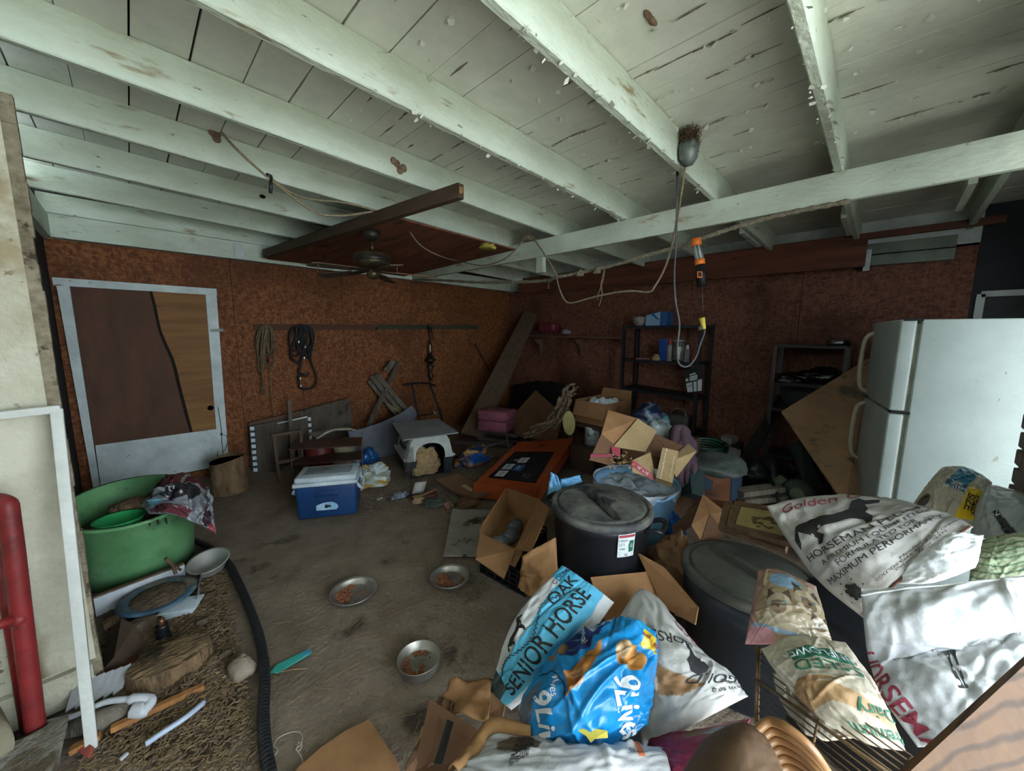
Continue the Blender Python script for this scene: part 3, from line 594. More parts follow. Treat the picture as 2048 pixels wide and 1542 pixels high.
inn = [C(.5-.34*math.cos(math.pi*k/n)*(1 if 1 else 1), -.004, .2+.19*math.sin(math.pi*k/n)**.6) for k in range(n+1)]
mb.add(out+inn, [(k, k+1, n+2+k, n+1+k) for k in range(n)]); mb.build('front_frame', 'carrier_white', cr, solid=.02)
mb = MB(); mb.slab([C(-.06, -.01, .2), C(-.06, dp_+.02, .2), C(-.03, dp_+.02, .225), C(-.03, -.01, .225)], .02); mb.slab([C(1.06, dp_, .2), C(1.06, -.01, .2), C(1.03, -.01, .225), C(1.03, dp_, .225)], .02); mb.build('rim', 'carrier_white', cr)
for k in range(3):
    MB().slab([C(-.018+.01*q, .14+.13*k, z) for q, z in ((1, .27), (3, .33))]+[C(-.018+.01*q, .22+.13*k, z) for q, z in ((3, .33), (1, .27))], .02).build('vent', 'dark_gap', cr)
dd = MB(); hx = C(.14, -.02, 0); dx = (ux*-.85-ud*.55).normalized()
for k in range(9): dd.tube([hx+dx*(.016*k*1.2)+V(0, 0, .03), hx+dx*(.016*k*1.2)+V(0, 0, .37)], .0022, 4)
for k in range(15): dd.tube([hx+V(0, 0, .03+.0243*k), hx+dx*.154+V(0, 0, .03+.0243*k)], .0022, 4)
dd.build('wire_door', mat('wire_steel', '#8b877d', '#5d594f', rough=.5, metal=.6), cr)
sheet('lid_board', mat('grey_lid', '#8d9092', '#787b7d', scale=3, rough=.6), [C(-.12, -.1, .485), C(1.14, -.06, .485), C(1.08, dp_+.05, .5), C(-.1, dp_+.05, .5)], .012, None, label='grey square board lying on top of the pet carrier', cat='board')
mat('shavings', '#b89c74', '#8e7450', scale=30, rough=.95, bump=.9, bscale=70, spot=('#d8c19a', 60, .6))
p = C(.42, .1, .02); lump('shavings_sack', 'shavings', p, (.17, .13, .19), 9, .35, 4, label='sack of pale wood shavings inside the pet carrier door', cat='sack')
# ---- flat carton, scraps around the carrier
sheet('flat_carton', 'cardboard_dark', [fl(x, y, z) for x, y, z in ((873, 964, .1), (918, 953, .12), (983, 986, .09), (952, 1002, .03), (905, 985, .05))], .03, None, label='flattened dusty brown carton lying before the pet carrier', cat='cardboard')
MB().slab([fl(x, y, z)+V(0, 0, .012) for x, y, z in ((922, 974, .09), (933, 967, .1), (951, 978, .088), (941, 986, .075))], .003).build('address_label', 'cardboard_pale', None, 'pale address label sheet on the flattened dusty carton', 'label')
def bar(name, m, pts, w, h, lab, cat, z=.02, **k):
    a, b = fl(*pts[0], z), fl(*pts[1], z); return MB().beam(a, b, w, h, bev=.003).build(name, m, None, lab, cat, **k)
bar('green_board', mat('mossy', '#5d5c45', '#45442f', rough=.9, scale=9), ((846, 1000), (910, 1009)), .07, .035, 'mossy green board scrap in front of the flattened carton', 'board')
bar('red_board', mat('red_scrap', '#5f3b33', '#462a24', rough=.9, scale=9), ((822, 998), (872, 986)), .09, .03, 'reddish board scrap in front of the wire carrier door', 'board', .03)
bar('orange_lath', mat('orange_scrap', '#94684c', '#75503a', rough=.8), ((845, 990), (872, 978)), .02, .02, 'thin orange lath lying on the reddish board scrap', 'lath', .06)
mb = MB(); a = fl(824, 992); mb.grid(lambda u, v: a+V(.05*math.sin(2.6*u)+.1*v, -.05*v+.03*u, .02+.1*math.sin(3.1*u)), 10, 3); mb.build('plastic_curl', mat('milky_plastic', '#a4a49e', '#8c8c86', rough=.4), None, 'curled milky plastic strip by the wire carrier door', 'plastic strip', solid=.003)
p = fl(800, 994); lump('foil_scrap', 'print_foil', (p.x, p.y, 0), (.07, .04, .03), 2, .6, 3, print_fn=pf(['#6b7184', '#8f96a8', '#4b4f63'], 2), label='small crumpled bluish foil scrap on the floor', cat='scrap')
mb = MB(); p = fl(896, 1015); mb.box(p+V(0, 0, .025), (.05, .04, .05), rot=(0, 0, .5)); mb.build('small_carton', mat('red_white', '#a08a8a', '#7d3a42', scale=30, rough=.5), None, 'tiny red and white carton on the mossy board end', 'box')
sheet('vinyl_sheet', mat('vinyl', '#a29e98', '#878279', scale=4, rough=.5, bump=.1, spot=('#322c26', 5.5, .57)), [fl(*p, .02) for p in ((905, 1019), (985, 1022), (957, 1114), (887, 1113))], .008, None, label='stained grey vinyl sheet lying flat on the floor', cat='sheet')
p = fl(950, 925); lump('treat_bag', 'print_foil', (p.x, p.y, 0), (.24, .13, .12), 12, .55, 3.2, print_fn=pf(['#1d4f9a', '#214f95', '#a9781e', '#1a3f78', '#b8891f', '#16366a'], 1.7, 5), label='crumpled blue and yellow bag behind the pet carrier', cat='bag')
# ---- television carton, orange with a dark picture panel
mat('tv_orange', '#a34a26', '#8c3c20', scale=3, rough=.5, bump=.05, spot=('#6b3420', 3, .64)); mat('tv_black', '#23262b', '#16181c', rough=.35, bump=0)
t00, t10, t11, t01 = fl(947, 968, .17), fl(1074, 982, .17), fl(1149, 876, .30), fl(1037, 884, .28)
tv = root('television_carton', (t00+t10+t11+t01)/4-V(0, 0, .2), 'large flat orange television carton tilted on the rubbish', 'box')
f = Q(t00, t10, t11, t01); MB().slab([t00, t10, t11, t01], .14).build('carton', 'tv_orange', tv)
patch_on(f, ((.11, .13), (.9, .1), (.83, .68), (.12, .72)), 'tv_black', tv, 'picture_panel')
for (u, v, m_) in ((.27, .22, 'white_ink'), (.27, .36, 'white_ink'), (.42, .50, 'white_ink'), (.45, .34, 'tile_blue')):
    mat('tile_blue', '#2c5f96', '#244f80', rough=.5, bump=0); mat('tile_white', '#b5b8bc', '#9fa2a6', rough=.5, bump=0)
    patch_on(f, ((u-.08, v-.055), (u+.07, v-.055), (u+.07, v+.055), (u-.08, v+.055)), 'tile_white' if m_ == 'white_ink' else m_, tv, 'print_tile', .003)
    print_on(f, 'TV', u, v, .07, .06, 'black_ink' if m_ == 'white_ink' else 'white_ink', tv, eps=.005, ang=1.57)
print_on(f, '4K', .3, .5, .08, .07, 'tile_white', tv, eps=.004); print_on(f, 'R2', .68, .2, .12, .1, 'grey_ink', tv, eps=.004)
print_on(f, 'onn', .05, .5, .1, .1, 'grey_ink', tv, ang=1.57); print_on(f, 'onn', .95, .3, .14, .12, 'grey_ink', tv, ang=1.57)
MB().add([f(u, v, .002) for u, v in ((.42, .84), (.5, .86), (.6, .84), (.5, .825))], [(0, 1, 2, 3)]).build('grip_slot', 'dark_gap', tv)
# ---- pink insulation packs on grey boards
mat('pink_wrap', '#94586a', '#7a4455', scale=5, rough=.4, bump=.25, spot=('#b98592', 9, .66)); wood('grey_board', '#544c45', '#3e3833', st=(.4, 2, 2), scale=5)
for i, (a, b, z, lab) in enumerate((((962, 872), (1062, 884), .08, 'grey board lowest under the pink packs, by the leaning plank'), ((958, 855), (1040, 868), .2, 'grey board directly under the pink insulation packs'), ((915, 880), (1030, 884), .05, 'long grey board on the floor by the leaning plank foot'))):
    MB().beam(dp(*a, 5.6), dp(*b, 5.4), .28, .05).build('board', 'grey_board', None, lab, 'board')
for i, lab in enumerate(('lower pink plastic wrapped insulation pack on the grey boards', 'upper pink plastic wrapped insulation pack on the grey boards')):
    a, b = dp(966, 846-20*i, 5.5), dp(1022+2*i, 852-20*i, 5.3); MB().beam(a, b, .35, .15, bev=.035).build('insulation_pack', 'pink_wrap', None, lab, 'insulation', 'pink insulation packs on the floor')
# wall shelf with its brackets
sh = root('wall_shelf', wx(1150, 672, 5.15), 'narrow wooden wall shelf on curved brackets left of the metal rack', 'shelf')
a, b = wx(1054, 670, 5.12), wx(1262, 674, 5.12); MB().beam((5.17, a.y, a.z-.015), (5.17, b.y, b.z-.015), .24, .025).build('board', wood('shelf_wood', '#6b5240', '#513d2f', st=(2, .3, 1)), sh)
for px in (1077, 1158, 1249):
    p = wx(px, 676, 5.2); z1 = p.z-.02
    MB().slab([V(5.29, p.y, z1), V(5.06, p.y, z1), V(5.08, p.y, z1-.04), V(5.18, p.y, z1-.09), V(5.22, p.y, z1-.16), V(5.23, p.y, z1-.27), V(5.29, p.y, z1-.29)], .03, (0, 1, 0)).build('bracket', 'shelf_wood', sh)
p = wx(1098, 655, 5.16); MB().box((5.16, p.y, p.z), (.2, .36, .16), bev=.05).build('pink_pack', mat('pink_dark', '#74303a', '#5c252e', rough=.35, bump=.3), None, 'dark pink plastic wrapped pack on the wooden wall shelf', 'insulation')
p = wx(1132, 662, 5.14); lump('shelf_wrapper', 'print_foil', (5.14, p.y, p.z-.05), (.05, .08, .05), 4, .5, 3, print_fn=pf(['#a4a6b0', '#7a3340', '#8d8f9c'], 2), label='small silver and red wrapper on the wooden wall shelf', cat='wrapper')
# ---- metal rack
mat('rack_metal', '#2c2f33', '#202226', rough=.5, metal=.3, bump=.1, spot=('#4d4136', 9, .66))
rk = root('metal_rack', (5.0, 2.05, 0), 'dark grey metal shelf rack standing against the right wall', 'rack')
y0, y1, x0, x1 = 2.58, 1.585, 4.8, 5.22
for x in (x0, x1):
    for y in (y0, y1): MB().box((x, y, .87), (.035, .04, 1.74)).build('post', 'rack_metal', rk)
for z in (.37, .88, 1.27, 1.725):
    tlt = .0 if z != .88 else .05
    MB().slab([(x0-.01, y0, z), (x1, y0, z), (x1, y1, z-tlt), (x0-.01, y1, z-tlt)], .035, (0, 0, 1)).build('shelf', 'rack_metal', rk)
# things on the rack (front edge at x0)
def rk_pt(px, py, X=4.95): return wx(px, py, X)
p = wx(1277, 645, 4.9); MB().lathe([(.0, 0), (.05, .0), (.085, .05), (.09, .1), (.06, .125), (0, .13)], V(4.93, p.y, 1.726), 20).build('bowl', mat('dusty_white', '#938f8a', '#7b7772', rough=.6), None, 'dusty white round tub on top of the metal rack', 'tub')
a, b = wx(1291, 646, 4.86), wx(1334, 646, 4.86); yb = (a.y+b.y)/2; wdt = abs(a.y-b.y)
bx = root('tissue_box', (4.95, yb, 1.726), 'blue and pale grey slanted box on top of the metal rack', 'box')
MB().slab([(4.86, a.y, 1.727), (4.86, yb-.05, 1.727), (4.86, yb-.05, 1.9), (4.86, a.y, 1.86)], .2, (-1, 0, 0)).build('pale_end', mat('pale_blue', '#8ba6bf', '#7692ab', rough=.5), bx)
MB().slab([(4.86, yb-.05, 1.727), (4.86, b.y, 1.727), (4.86, b.y, 1.9), (4.86, yb-.05, 1.902)], .2, (-1, 0, 0)).build('blue_end', mat('mid_blue', '#2a598c', '#224a76', rough=.5), bx)
MB().slab([(4.857, yb+.09, 1.885), (4.857, yb-.03, 1.79), (4.857, yb-.035, 1.81), (4.857, yb+.06, 1.9)], .01, (-1, 0, 0)).build('stripe', 'mid_blue', bx)
zs = 1.271
def onrack(px): return wx(px, 700, 4.9).y
MB().box((4.93, onrack(1328), zs+.14), (.1, .12, .28), bev=.008).build('blue_tin', mat('tin_blue', '#1d4b9c', '#173c80', rough=.35), None, 'tall blue tin on the middle shelf of the metal rack', 'tin')
sb = root('squeeze_bottle', (4.9, onrack(1340), zs), 'white squeeze bottle with a red cap beside the blue tin', 'bottle')
MB().lathe([(.0, 0), (.036, 0), (.038, .18), (.02, .215)], (4.88, onrack(1341), zs), 16).build('body', 'dusty_white', sb); MB().lathe([(.024, .215), (.022, .26), (.008, .285), (0, .286)], (4.88, onrack(1341), zs), 16).build('cap', mat('red_cap', '#a8442f', '#8d3726', rough=.4), sb)
jr = root('glass_jar', (4.9, onrack(1358), zs), 'large lidded glass jar on the middle shelf of the metal rack', 'jar')
MB().lathe([(.0, 0), (.075, 0), (.085, .03), (.085, .2), (.07, .235), (.07, .25)], (4.9, onrack(1358), zs), 24).build('glass', mat('jar_glass', '#6a675c', '#44423a', rough=.12, scale=12, spec=.6), jr); MB().lathe([(.08, .25), (.08, .27), (0, .272)], (4.9, onrack(1358), zs), 24).build('lid', 'dusty_white', jr)
MB().slab([(4.812, onrack(1358)-.02, zs+.03), (4.812, onrack(1358)-.05, zs+.03), (4.812, onrack(1358)-.05, zs+.19), (4.812, onrack(1358)-.02, zs+.19)], .004, (-1, 0, 0)).build('jar_label', 'paper_white', jr)
tb = root('glue_tube', (4.88, onrack(1376), zs), 'grey tube standing on its cap between jar and rack post', 'tube')
MB().slab([(4.86, onrack(1371), zs), (4.86, onrack(1381), zs), (4.86, onrack(1380), zs+.16), (4.86, onrack(1372.5), zs+.16)], .035, (-1, 0, 0)).build('body', mat('tube_grey', '#84878a', '#5a5d60', scale=30, rough=.4), tb); MB().lathe([(.018, .16), (.016, .21), (0, .212)], (4.877, onrack(1376), zs), 12).build('cap', 'paper_white', tb)
MB().box((4.9, onrack(1389), zs+.035), (.06, .05, .07), bev=.01).build('red_tin', mat('red_tin', '#8b2f38', '#6f252d', rough=.4), None, 'small red tin beside the right post of the metal rack', 'tin')
MB().box((4.88, onrack(1289), zs+.012), (.05, .2, .02), bev=.006).build('red_brush', mat('pinkish', '#8f6a66', '#6b4c49', scale=20), None, 'flat reddish strip lying on the left of the middle rack shelf', 'tool')
lump('rag', 'shavings', (4.88, onrack(1314), zs), (.04, .05, .05), 6, .4, label='small beige lump left of the blue tin', cat='rag')
# hanging printed bag on the rack corner
sg = root('feed_sign', wx(1385, 780, 4.76), 'black and white printed sheet hanging from the right rack post', 'sign')
f = Q(wx(1374, 786, 4.76), wx(1404, 783, 4.76), wx(1407, 726, 4.76), wx(1366, 742, 4.76))
MB().slab([f(0, 0), f(1, 0), f(1, 1), f(0, 1)], .006).build('panel', mat('sheet_black', '#26262a', '#1a1a1d', rough=.5), sg)
for u0, u1, v0, v1 in ((.05, .4, .03, .42), (.47, .66, .03, .42), (.72, .97, .03, .45), (.05, .2, .5, .62), (.28, .7, .48, .66), (.3, .62, .7, .76)): patch_on(f, ((u0, v0), (u1, v0), (u1, v1), (u0, v1)), 'paper_white', sg)
print_on(f, 'SHIP', .22, .27, .14, .16, 'black_ink', sg, eps=.004); print_on(f, 'DOG', .5, .57, .16, .12, 'black_ink', sg, eps=.004)
# on the low rack shelves and around
p = dp(1372, 880, 4.7); MB().box((4.95, 1.82, .49), (.22, .3, .2), bev=.05).build('grey_jug', mat('jug_grey', '#5c5b56', '#474641', rough=.5), None, 'dusty grey jug on the lowest shelf of the metal rack', 'jug')
MB().tube(spline([V(4.85, 1.9, .58), V(4.83, 1.85, .66), V(4.85, 1.75, .67), V(4.87, 1.7, .58)]), .01, 6).build('bent_wire', 'wire_steel', None, 'bent wire handle above the dusty grey jug', 'wire')
# ---- dark carton and tarp in the corner
panelq('dark_carton', 'cardboard_dark', ((1020, 838, 5.6), (1072, 781, 5.7), (1128, 832, 5.3), (1112, 885, 5.1), (1030, 872, 5.3)), .012, None, label='large dark brown carton sheet standing on its corner in the back', cat='cardboard')
mb = MB(); mb.grid(lambda u, v: wx(lerp(1022, 1145, u), lerp(905, 772-10*math.sin(u*3.1)+6*noise.noise(V(u*6, 0, 1)), v), 5.22-.25*(1-v)+.06*noise.noise(V(u*4, v*4, 7))), 20, 14); mb.build('black_tarp', mat('tarp_black', '#1a1a1d', '#111113', rough=.6, bump=.4, bscale=12), None, 'black tarp heaped against the right wall under the shelf', 'tarp', solid=.01)
# ---- table with carton on top, twisted bark garland, yellow disc, white can
tb_ = root('low_table', (4.1, 2.45, 0), 'low dark wooden table under the open brown carton', 'table')
wood('table_dark', '#4a3a2e', '#382b22', scale=5); za = .53
Fq, Lq, Rq = dp(1213, 852, 4.35), dp(1150, 835, 4.7), dp(1262, 826, 4.75)
for q in (Fq, Lq, Rq): q.z = za
ex, ey = Rq-Fq, Lq-Fq
MB().slab([Fq-ex*.15-ey*.15, Fq+ex*1.1-ey*.15, Fq+ex*1.1+ey*1.2, Fq-ex*.15+ey*1.2], .035).build('table_top', 'table_dark', tb_)
for a, b in ((0, 0), (1, 0), (0, 1.08), (1, 1.08)): MB().box(Fq+ex*a+ey*b-V(0, 0, .28), (.06, .06, .5)).build('leg', 'table_dark', tb_)
carton('open_carton', Fq+V(0, 0, .003), ex, ey, (0, 0, .27), 'cardboard', 'open brown carton with one flap folded down on the low table', flaps=((3, 2.75, .19), (1, .35, .1), ))
p = Fq+ex*.5+ey*.5; 
for i in range(3): lump('paper_wad', 'paper_white', (p.x+.09*(i-1), p.y+.08*(1-i), .66), (.09, .08, .1), i+3, .4, 3, label=['crumpled white paper at the far left in the open carton', 'crumpled white paper in the middle of the open carton', 'crumpled white paper at the right in the open carton'][i], cat='paper', group='paper wads in the open carton')
p = dp(1184, 870, 4.5); wc = root('paint_can', (p.x, p.y, .3), 'white paint can with a dark green emblem under the low table', 'can')
MB().box((p.x, p.y, .15), (.4, .34, .3)).build('block', 'table_dark', None, 'dark wooden block that carries the white paint can', 'block')
MB().lathe([(0, 0), (.085, 0), (.085, .2), (.09, .205), (.075, .21), (0, .205)], V(p.x, p.y, .302), 24).build('can_body', 'paper_white', wc)
n_ = (EYE-p); n_.z = 0; n_.normalize(); sx_ = V(-n_.y, n_.x, 0)
cf = lambda x, z: p*1+V(0, 0, .302-p.z+z)+n_*math.sqrt(max(.0, .0865**2-x*x))+sx_*x
for pts in ([(-.05, .11), (-.02, .1), (.0, .14), (.045, .12), (.04, .15), (-.01, .17), (-.05, .15)], [(-.03, .05), (.03, .05), (.04, .08), (-.02, .085)]): MB().add([cf(*q) for q in pts], [tuple(range(len(pts)))]).build('emblem', 'green_ink', wc)
mat('bark_fibre', '#7c6a56', '#574737', scale=30, stretch=(1, 1, 1), rough=.95, bump=.8, bscale=90)
mb = MB(); path = spline([dp(1042, 868, 4.5), dp(1075, 858, 4.45), dp(1110, 842, 4.4), dp(1128, 812, 4.4), dp(1140, 786, 4.4), dp(1160, 776, 4.5)], 8)
for k in range(46):
    o = V(random.gauss(0, .035), random.gauss(0, .035), random.gauss(0, .03)); i0 = random.randrange(0, 24); L_ = random.randrange(8, 18); sub = path[i0:i0+L_]
    if len(sub) > 3: mb.tube([q+o+V(random.gauss(0, .008), random.gauss(0, .008), random.gauss(0, .008)) for q in sub], random.uniform(.008, .024), 5)
mb.build('bark_garland', 'bark_fibre', None, 'twisted garland of shredded brown bark hanging beside the open carton', 'garland')
p = dp(1138, 846, 4.3); MB().slab([p+_rt*.072*math.cos(a*.2244)+V(0, 0, .14*math.sin(a*.2244)-.02*math.cos(a*.2244)) for a in range(28)], .025).build('yellow_disc', mat('yellow_disc', '#a49a62', '#847a48', rough=.5, scale=4), None, 'pale yellow oval disc hanging beside the bark garland', 'disc')
# ---- blue bin with cartons
mat('bin_blue', '#7fa9cc', '#6d96ba', scale=4, rough=.45, bump=.05, spot=('#68808f', 5, .67))
bc = dp(1272, 962, 2.62); zr = bc.z; bn = root('trash_bin', (bc.x, bc.y, 0), 'tall light blue ribbed trash bin overflowing with cartons', 'trash bin')
MB().lathe([(.19, 0), (.2, .02), (.225, zr*.45), (.23, zr*.46), (.232, zr*.5), (.255, zr*.78), (.262, zr*.8), (.275, zr-.03), (.29, zr-.025), (.29, zr), (.27, zr), (.26, zr-.05), (.2, .05), (0, .04)], V(bc.x, bc.y, 0), 40).build('body', 'bin_blue', bn)
mb = MB(); mb.grid(lambda u, v: V(bc.x, bc.y, 0)+V((.295-.01*v)*math.cos(u*6.283), (.295-.01*v)*math.sin(u*6.283), zr+.015-v*(.05+.05*noise.noise(V(6*math.cos(u*6.283), 6*math.sin(u*6.283), 0)))+.012*noise.noise(V(20*u, v*5, 0)))+V(.012*noise.noise(V(9*u, 3*v, 2)), 0, 0), 80, 6)
mb.grid(lambda u, v: V(bc.x, bc.y, zr-.05)+V(.262*v*math.cos(u*6.283), .262*v*math.sin(u*6.283), .05*noise.noise(V(3*v*math.cos(u*6.283), 3*v*math.sin(u*6.283), 4))+.03*abs(noise.noise(V(9*v*math.cos(u*6.283), 9*v*math.sin(u*6.283), 1)))), 60, 16)
mb.build('bin_liner', mat('clear_liner', '#a9b3bb', '#8d979f', scale=8, rough=.25, bump=.5, bscale=25, spec=.5), bn)
bt = root('torn_carton', V(bc.x, bc.y, zr), 'torn brown carton with open flaps stuffed into the blue bin', 'box')
D_ = 2.6
panelq('flap', 'cardboard', ((1216, 821, 2.75), (1275, 838, 2.75), (1228, 892, 2.55), (1202, 868, 2.5)), .006, bt)
panelq('flap', 'cardboard_pale', ((1275, 838, 2.72), (1313, 863, 2.7), (1290, 904, 2.55), (1226, 894, 2.52)), .006, bt)
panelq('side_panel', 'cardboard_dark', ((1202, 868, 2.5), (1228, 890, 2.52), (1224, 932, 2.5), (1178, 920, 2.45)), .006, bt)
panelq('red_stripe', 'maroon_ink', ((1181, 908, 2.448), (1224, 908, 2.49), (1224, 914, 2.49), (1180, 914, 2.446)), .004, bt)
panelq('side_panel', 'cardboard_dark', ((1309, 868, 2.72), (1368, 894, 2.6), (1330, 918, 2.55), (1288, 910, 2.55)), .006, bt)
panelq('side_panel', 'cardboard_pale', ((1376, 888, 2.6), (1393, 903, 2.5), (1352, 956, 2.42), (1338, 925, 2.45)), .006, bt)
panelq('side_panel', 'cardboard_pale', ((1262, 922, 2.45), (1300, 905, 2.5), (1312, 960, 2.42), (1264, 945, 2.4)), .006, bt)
f = Q(dp(1262, 930, 2.44), dp(1312, 958, 2.41), dp(1310, 946, 2.43), dp(1268, 921, 2.455))
f = Q(dp(1260, 931, 2.43), dp(1306, 962, 2.40), dp(1304, 949, 2.41), dp(1267, 921, 2.44))
MB().slab([f(0, 0, .012), f(1, 0, .012), f(1, 1, .012), f(0, 1, .012)], .003).build('size_stripe', mat('red_print', '#a3454f', '#8e3843', rough=.7, bump=0), bt); print_on(f, '16" x 16"', .52, .45, .15, .75, 'white_ink', bt, eps=.016)
panelq('size_stripe', 'red_print', ((1222, 893, 2.5), (1240, 897, 2.5), (1240, 915, 2.47), (1224, 908, 2.47)), .004, bt)
mb = MB(); c0 = dp(1243, 917, 2.45)
for k in range(90):
    p = c0+V(random.gauss(0, .035), random.gauss(0, .035), random.gauss(0, .03)); a = random.random()*6.3; e = V(math.cos(a), math.sin(a), random.uniform(-.6, .6))*random.uniform(.006, .016); g_ = V(-e.y, e.x, .004)*.6; mb.add([p-e, p-g_, p+e, p+g_], [(0, 1, 2, 3)])
mb.build('wood_shavings', 'shavings', None, 'pale wood shavings spilled over the torn carton edge', 'shavings', kind='stuff')
hx6 = [dp(1314+13*math.cos(a*1.047), 893+14*math.sin(a*1.047), 2.56) for a in range(7)]; MB().tube(hx6, .0015, 4).build('emblem', 'black_ink', bt)
rp = root('mailing_box', dp(1335, 960, 2.4), 'long narrow tan mailing box leaning in the blue bin', 'box')
q00, q10, q11, q01 = dp(1312, 955, 2.36), dp(1345, 966, 2.32), dp(1357, 902, 2.42), dp(1325, 895, 2.46)
MB().slab([q00, q10, q11, q01], .08).build('carton', 'cardboard_pale', rp); f = Q(q00, q10, q11, q01)
print_on(f, 'ReadyPost', .28, .5, .12, .24, 'white_ink', rp, ang=-1.57); print_on(f, 'ReadyPost', .82, .45, .08, .16, 'white_ink', rp, ang=-1.57)
# bags behind the bin
p = dp(1300, 835, 3.9); lump('pet_food_bag', 'print_foil', (p.x, p.y, p.z-.1), (.2, .16, .16), 3, .4, 2.5, print_fn=pf(['#182744', '#1b2c4e', '#8494a4', '#15213a'], 1.2, 9), label='dark blue and white bag behind the blue bin cartons', cat='bag')
p = dp(1318, 862, 3.4); lump('clear_bag', mat('clear_bag', '#a0aaae', '#7c868a', scale=6, rough=.2, bump=.6, bscale=14, spec=.6), (p.x, p.y, p.z-.1), (.12, .12, .13), 5, .4, 3, label='crinkled clear plastic bag behind the blue bin cartons', cat='bag')
MB().box((p.x+.12, p.y+.02, (p.z-.1)/2), (.55, .5, p.z-.1)).build('heap_carton', 'cardboard_dark', None, 'dark carton hidden behind the blue bin, under the clear bag', 'box')
p = dp(1330, 852, 3.7); MB().lathe([(0, 0), (.04, 0), (.04, .22), (.02, .26), (0, .262)], V(p.x, p.y, p.z-.16), 16).build('teal_bottle', mat('teal', '#4d8c93', '#3c7077', rough=.4), None, 'teal bottle standing behind the clear plastic bag', 'bottle')
mb = MB(); mb.grid(lambda u, v: dp(lerp(1338, 1392, u)+4*noise.noise(V(v*3, u, 1)), lerp(850+30*(u-.4)**2*4, 985-25*u, v), 3.15-.25*math.sin(v*1.7)+.08*noise.noise(V(u*5, v*3, 3))), 16, 24); mb.build('purple_cloth', mat('purple_cloth', '#5b4650', '#45343d', scale=6, rough=.95, bump=.4), None, 'dusty purple cloth hanging behind the blue bin', 'cloth', solid=.02)
panelq('teal_carton', mat('dark_teal', '#27393a', '#1c2a2b', rough=.6), ((1362, 955, 2.95), (1388, 940, 3.0), (1390, 1000, 2.9), (1364, 992, 2.85)), .1, None, label='dark teal box half hidden below the purple cloth', cat='box')
# black unit, pipe, junk
mat('unit_black', '#24272b', '#191b1f', rough=.5, bump=.1)
un_ = root('black_shelf_unit', wx(1620, 850, 4.6), 'black shelf unit behind the leaning plywood on the right', 'shelf')
X_ = 4.85; pts = {k: wx(*k, X_) for k in ((1552, 692), (1696, 692))}; ya, yb_ = pts[(1552, 692)].y, pts[(1696, 692)].y; zt = pts[(1552, 692)].z
for y in (ya, yb_):
    for x in (X_, X_+.38): MB().box((x, y, zt/2), (.03, .035, zt)).build('post', mat('unit_grey', '#4a4a49', '#363635', rough=.45, metal=.3), un_)
for z in (zt, zt-.4, zt-.68, .3): MB().box((X_+.19, (ya+yb_)/2, z), (.4, abs(ya-yb_), .03)).build('shelf', 'unit_black', un_)
MB().box((X_+.37, (ya+yb_)/2, zt-.55), (.01, abs(ya-yb_)-.04, .3)).build('back_panel', 'unit_black', un_)
p = wx(1677, 689, X_+.1); MB().lathe([(0, 0), (.09, 0), (.1, .02), (.095, .04), (.09, .06), (0, .062)], V(X_+.1, p.y, zt+.016), 24).build('steel_tin', mat('shiny_tin', '#8d8f92', '#54565a', rough=.2, metal=.9, scale=9), None, 'shiny round tin on top of the black shelf unit', 'tin')
for i in range(3): lump('black_wrap', mat('black_film', '#17191c', '#0f1012', rough=.18, bump=.5, bscale=12, spec=.6), (X_+.15, lerp(ya, yb_, .25+.25*i), zt-.385), (.13, .17, .06+.02*i), 20+i, .45, 3, label=['black plastic bundle at the left on the black shelf unit', 'black plastic bundle in the middle of the black shelf unit', 'black plastic bundle at the right on the black shelf unit'][i], cat='bundle', group='plastic bundles on the black shelf unit')
MB().beam(dp(1562, 798, 4.3), dp(1496, 915, 3.9), .13, .03, up=(-.7, -.7, 0)).build('dark_plank', mat('dark_plank', '#3b3937', '#2c2a29', rough=.7), None, 'dark flat plank slanting in front of the black shelf unit', 'plank')
p = dp(1408, 903, 3.75); MB().box((p.x, p.y, (p.z-.03)/2), (.4, .4, p.z-.03)).build('coil_box', 'dark_plank', None, 'dark box carrying the green hose coils', 'box')
for i in range(4):
    c = dp(1408, 903-5.5*i, 3.75); MB().tube([c+V(.2*math.cos(a*.262), .2*math.sin(a*.262), .004*math.sin(a+i)) for a in range(24)], .022, 8, closed=True).build('hose_coil', mat('hose_green', '#1d4a3c', '#15382d', rough=.25, spec=.6), None, ['green hose coil, lowest loop of the stack behind the blue bin', 'green hose coil, second loop from below behind the blue bin', 'green hose coil, third loop from below behind the blue bin', 'green hose coil, topmost loop behind the blue bin'][i], 'hose', 'green hose coils')
for i, (px, py, d, lab) in enumerate(((1442, 891, 4.1, 'small white carton right of the green hose coil'), (1459, 878, 4.4, 'small white carton behind the green hose coil'), (1392, 882, 4.2, 'flat white carton left behind the green hose coil'))):
    p = dp(px, py, d); MB().box(p, (.12, .16, .07), rot=(0, 0, .4+i)).build('white_carton', 'dusty_white', None, lab, 'box', 'white cartons by the hose coil')
    MB().box((p.x, p.y, (p.z-.036)/2), (.2, .25, p.z-.036)).build('plinth', 'dark_plank', None, ['dark box under the small white carton right of the coil', 'dark box under the small white carton behind the coil', 'dark box under the flat white carton'][i], 'box')
a = [dp(1389, 929, 3.0), dp(1461, 953, 2.85), dp(1459, 1003, 2.75), dp(1387, 994, 2.9)]
oc = root('orange_carton', (a[2]+a[3])/2, 'orange carton with dark blue print beside the blue bin', 'box')
mat('carton_orange', '#7a4c33', '#613b29', scale=4, rough=.7); mat('carton_blue', '#2b3d50', '#223140', rough=.6)
MB().slab(a[::-1], .3).build('carton', 'carton_orange', oc); f = Q(a[3], a[2], a[1], a[0])
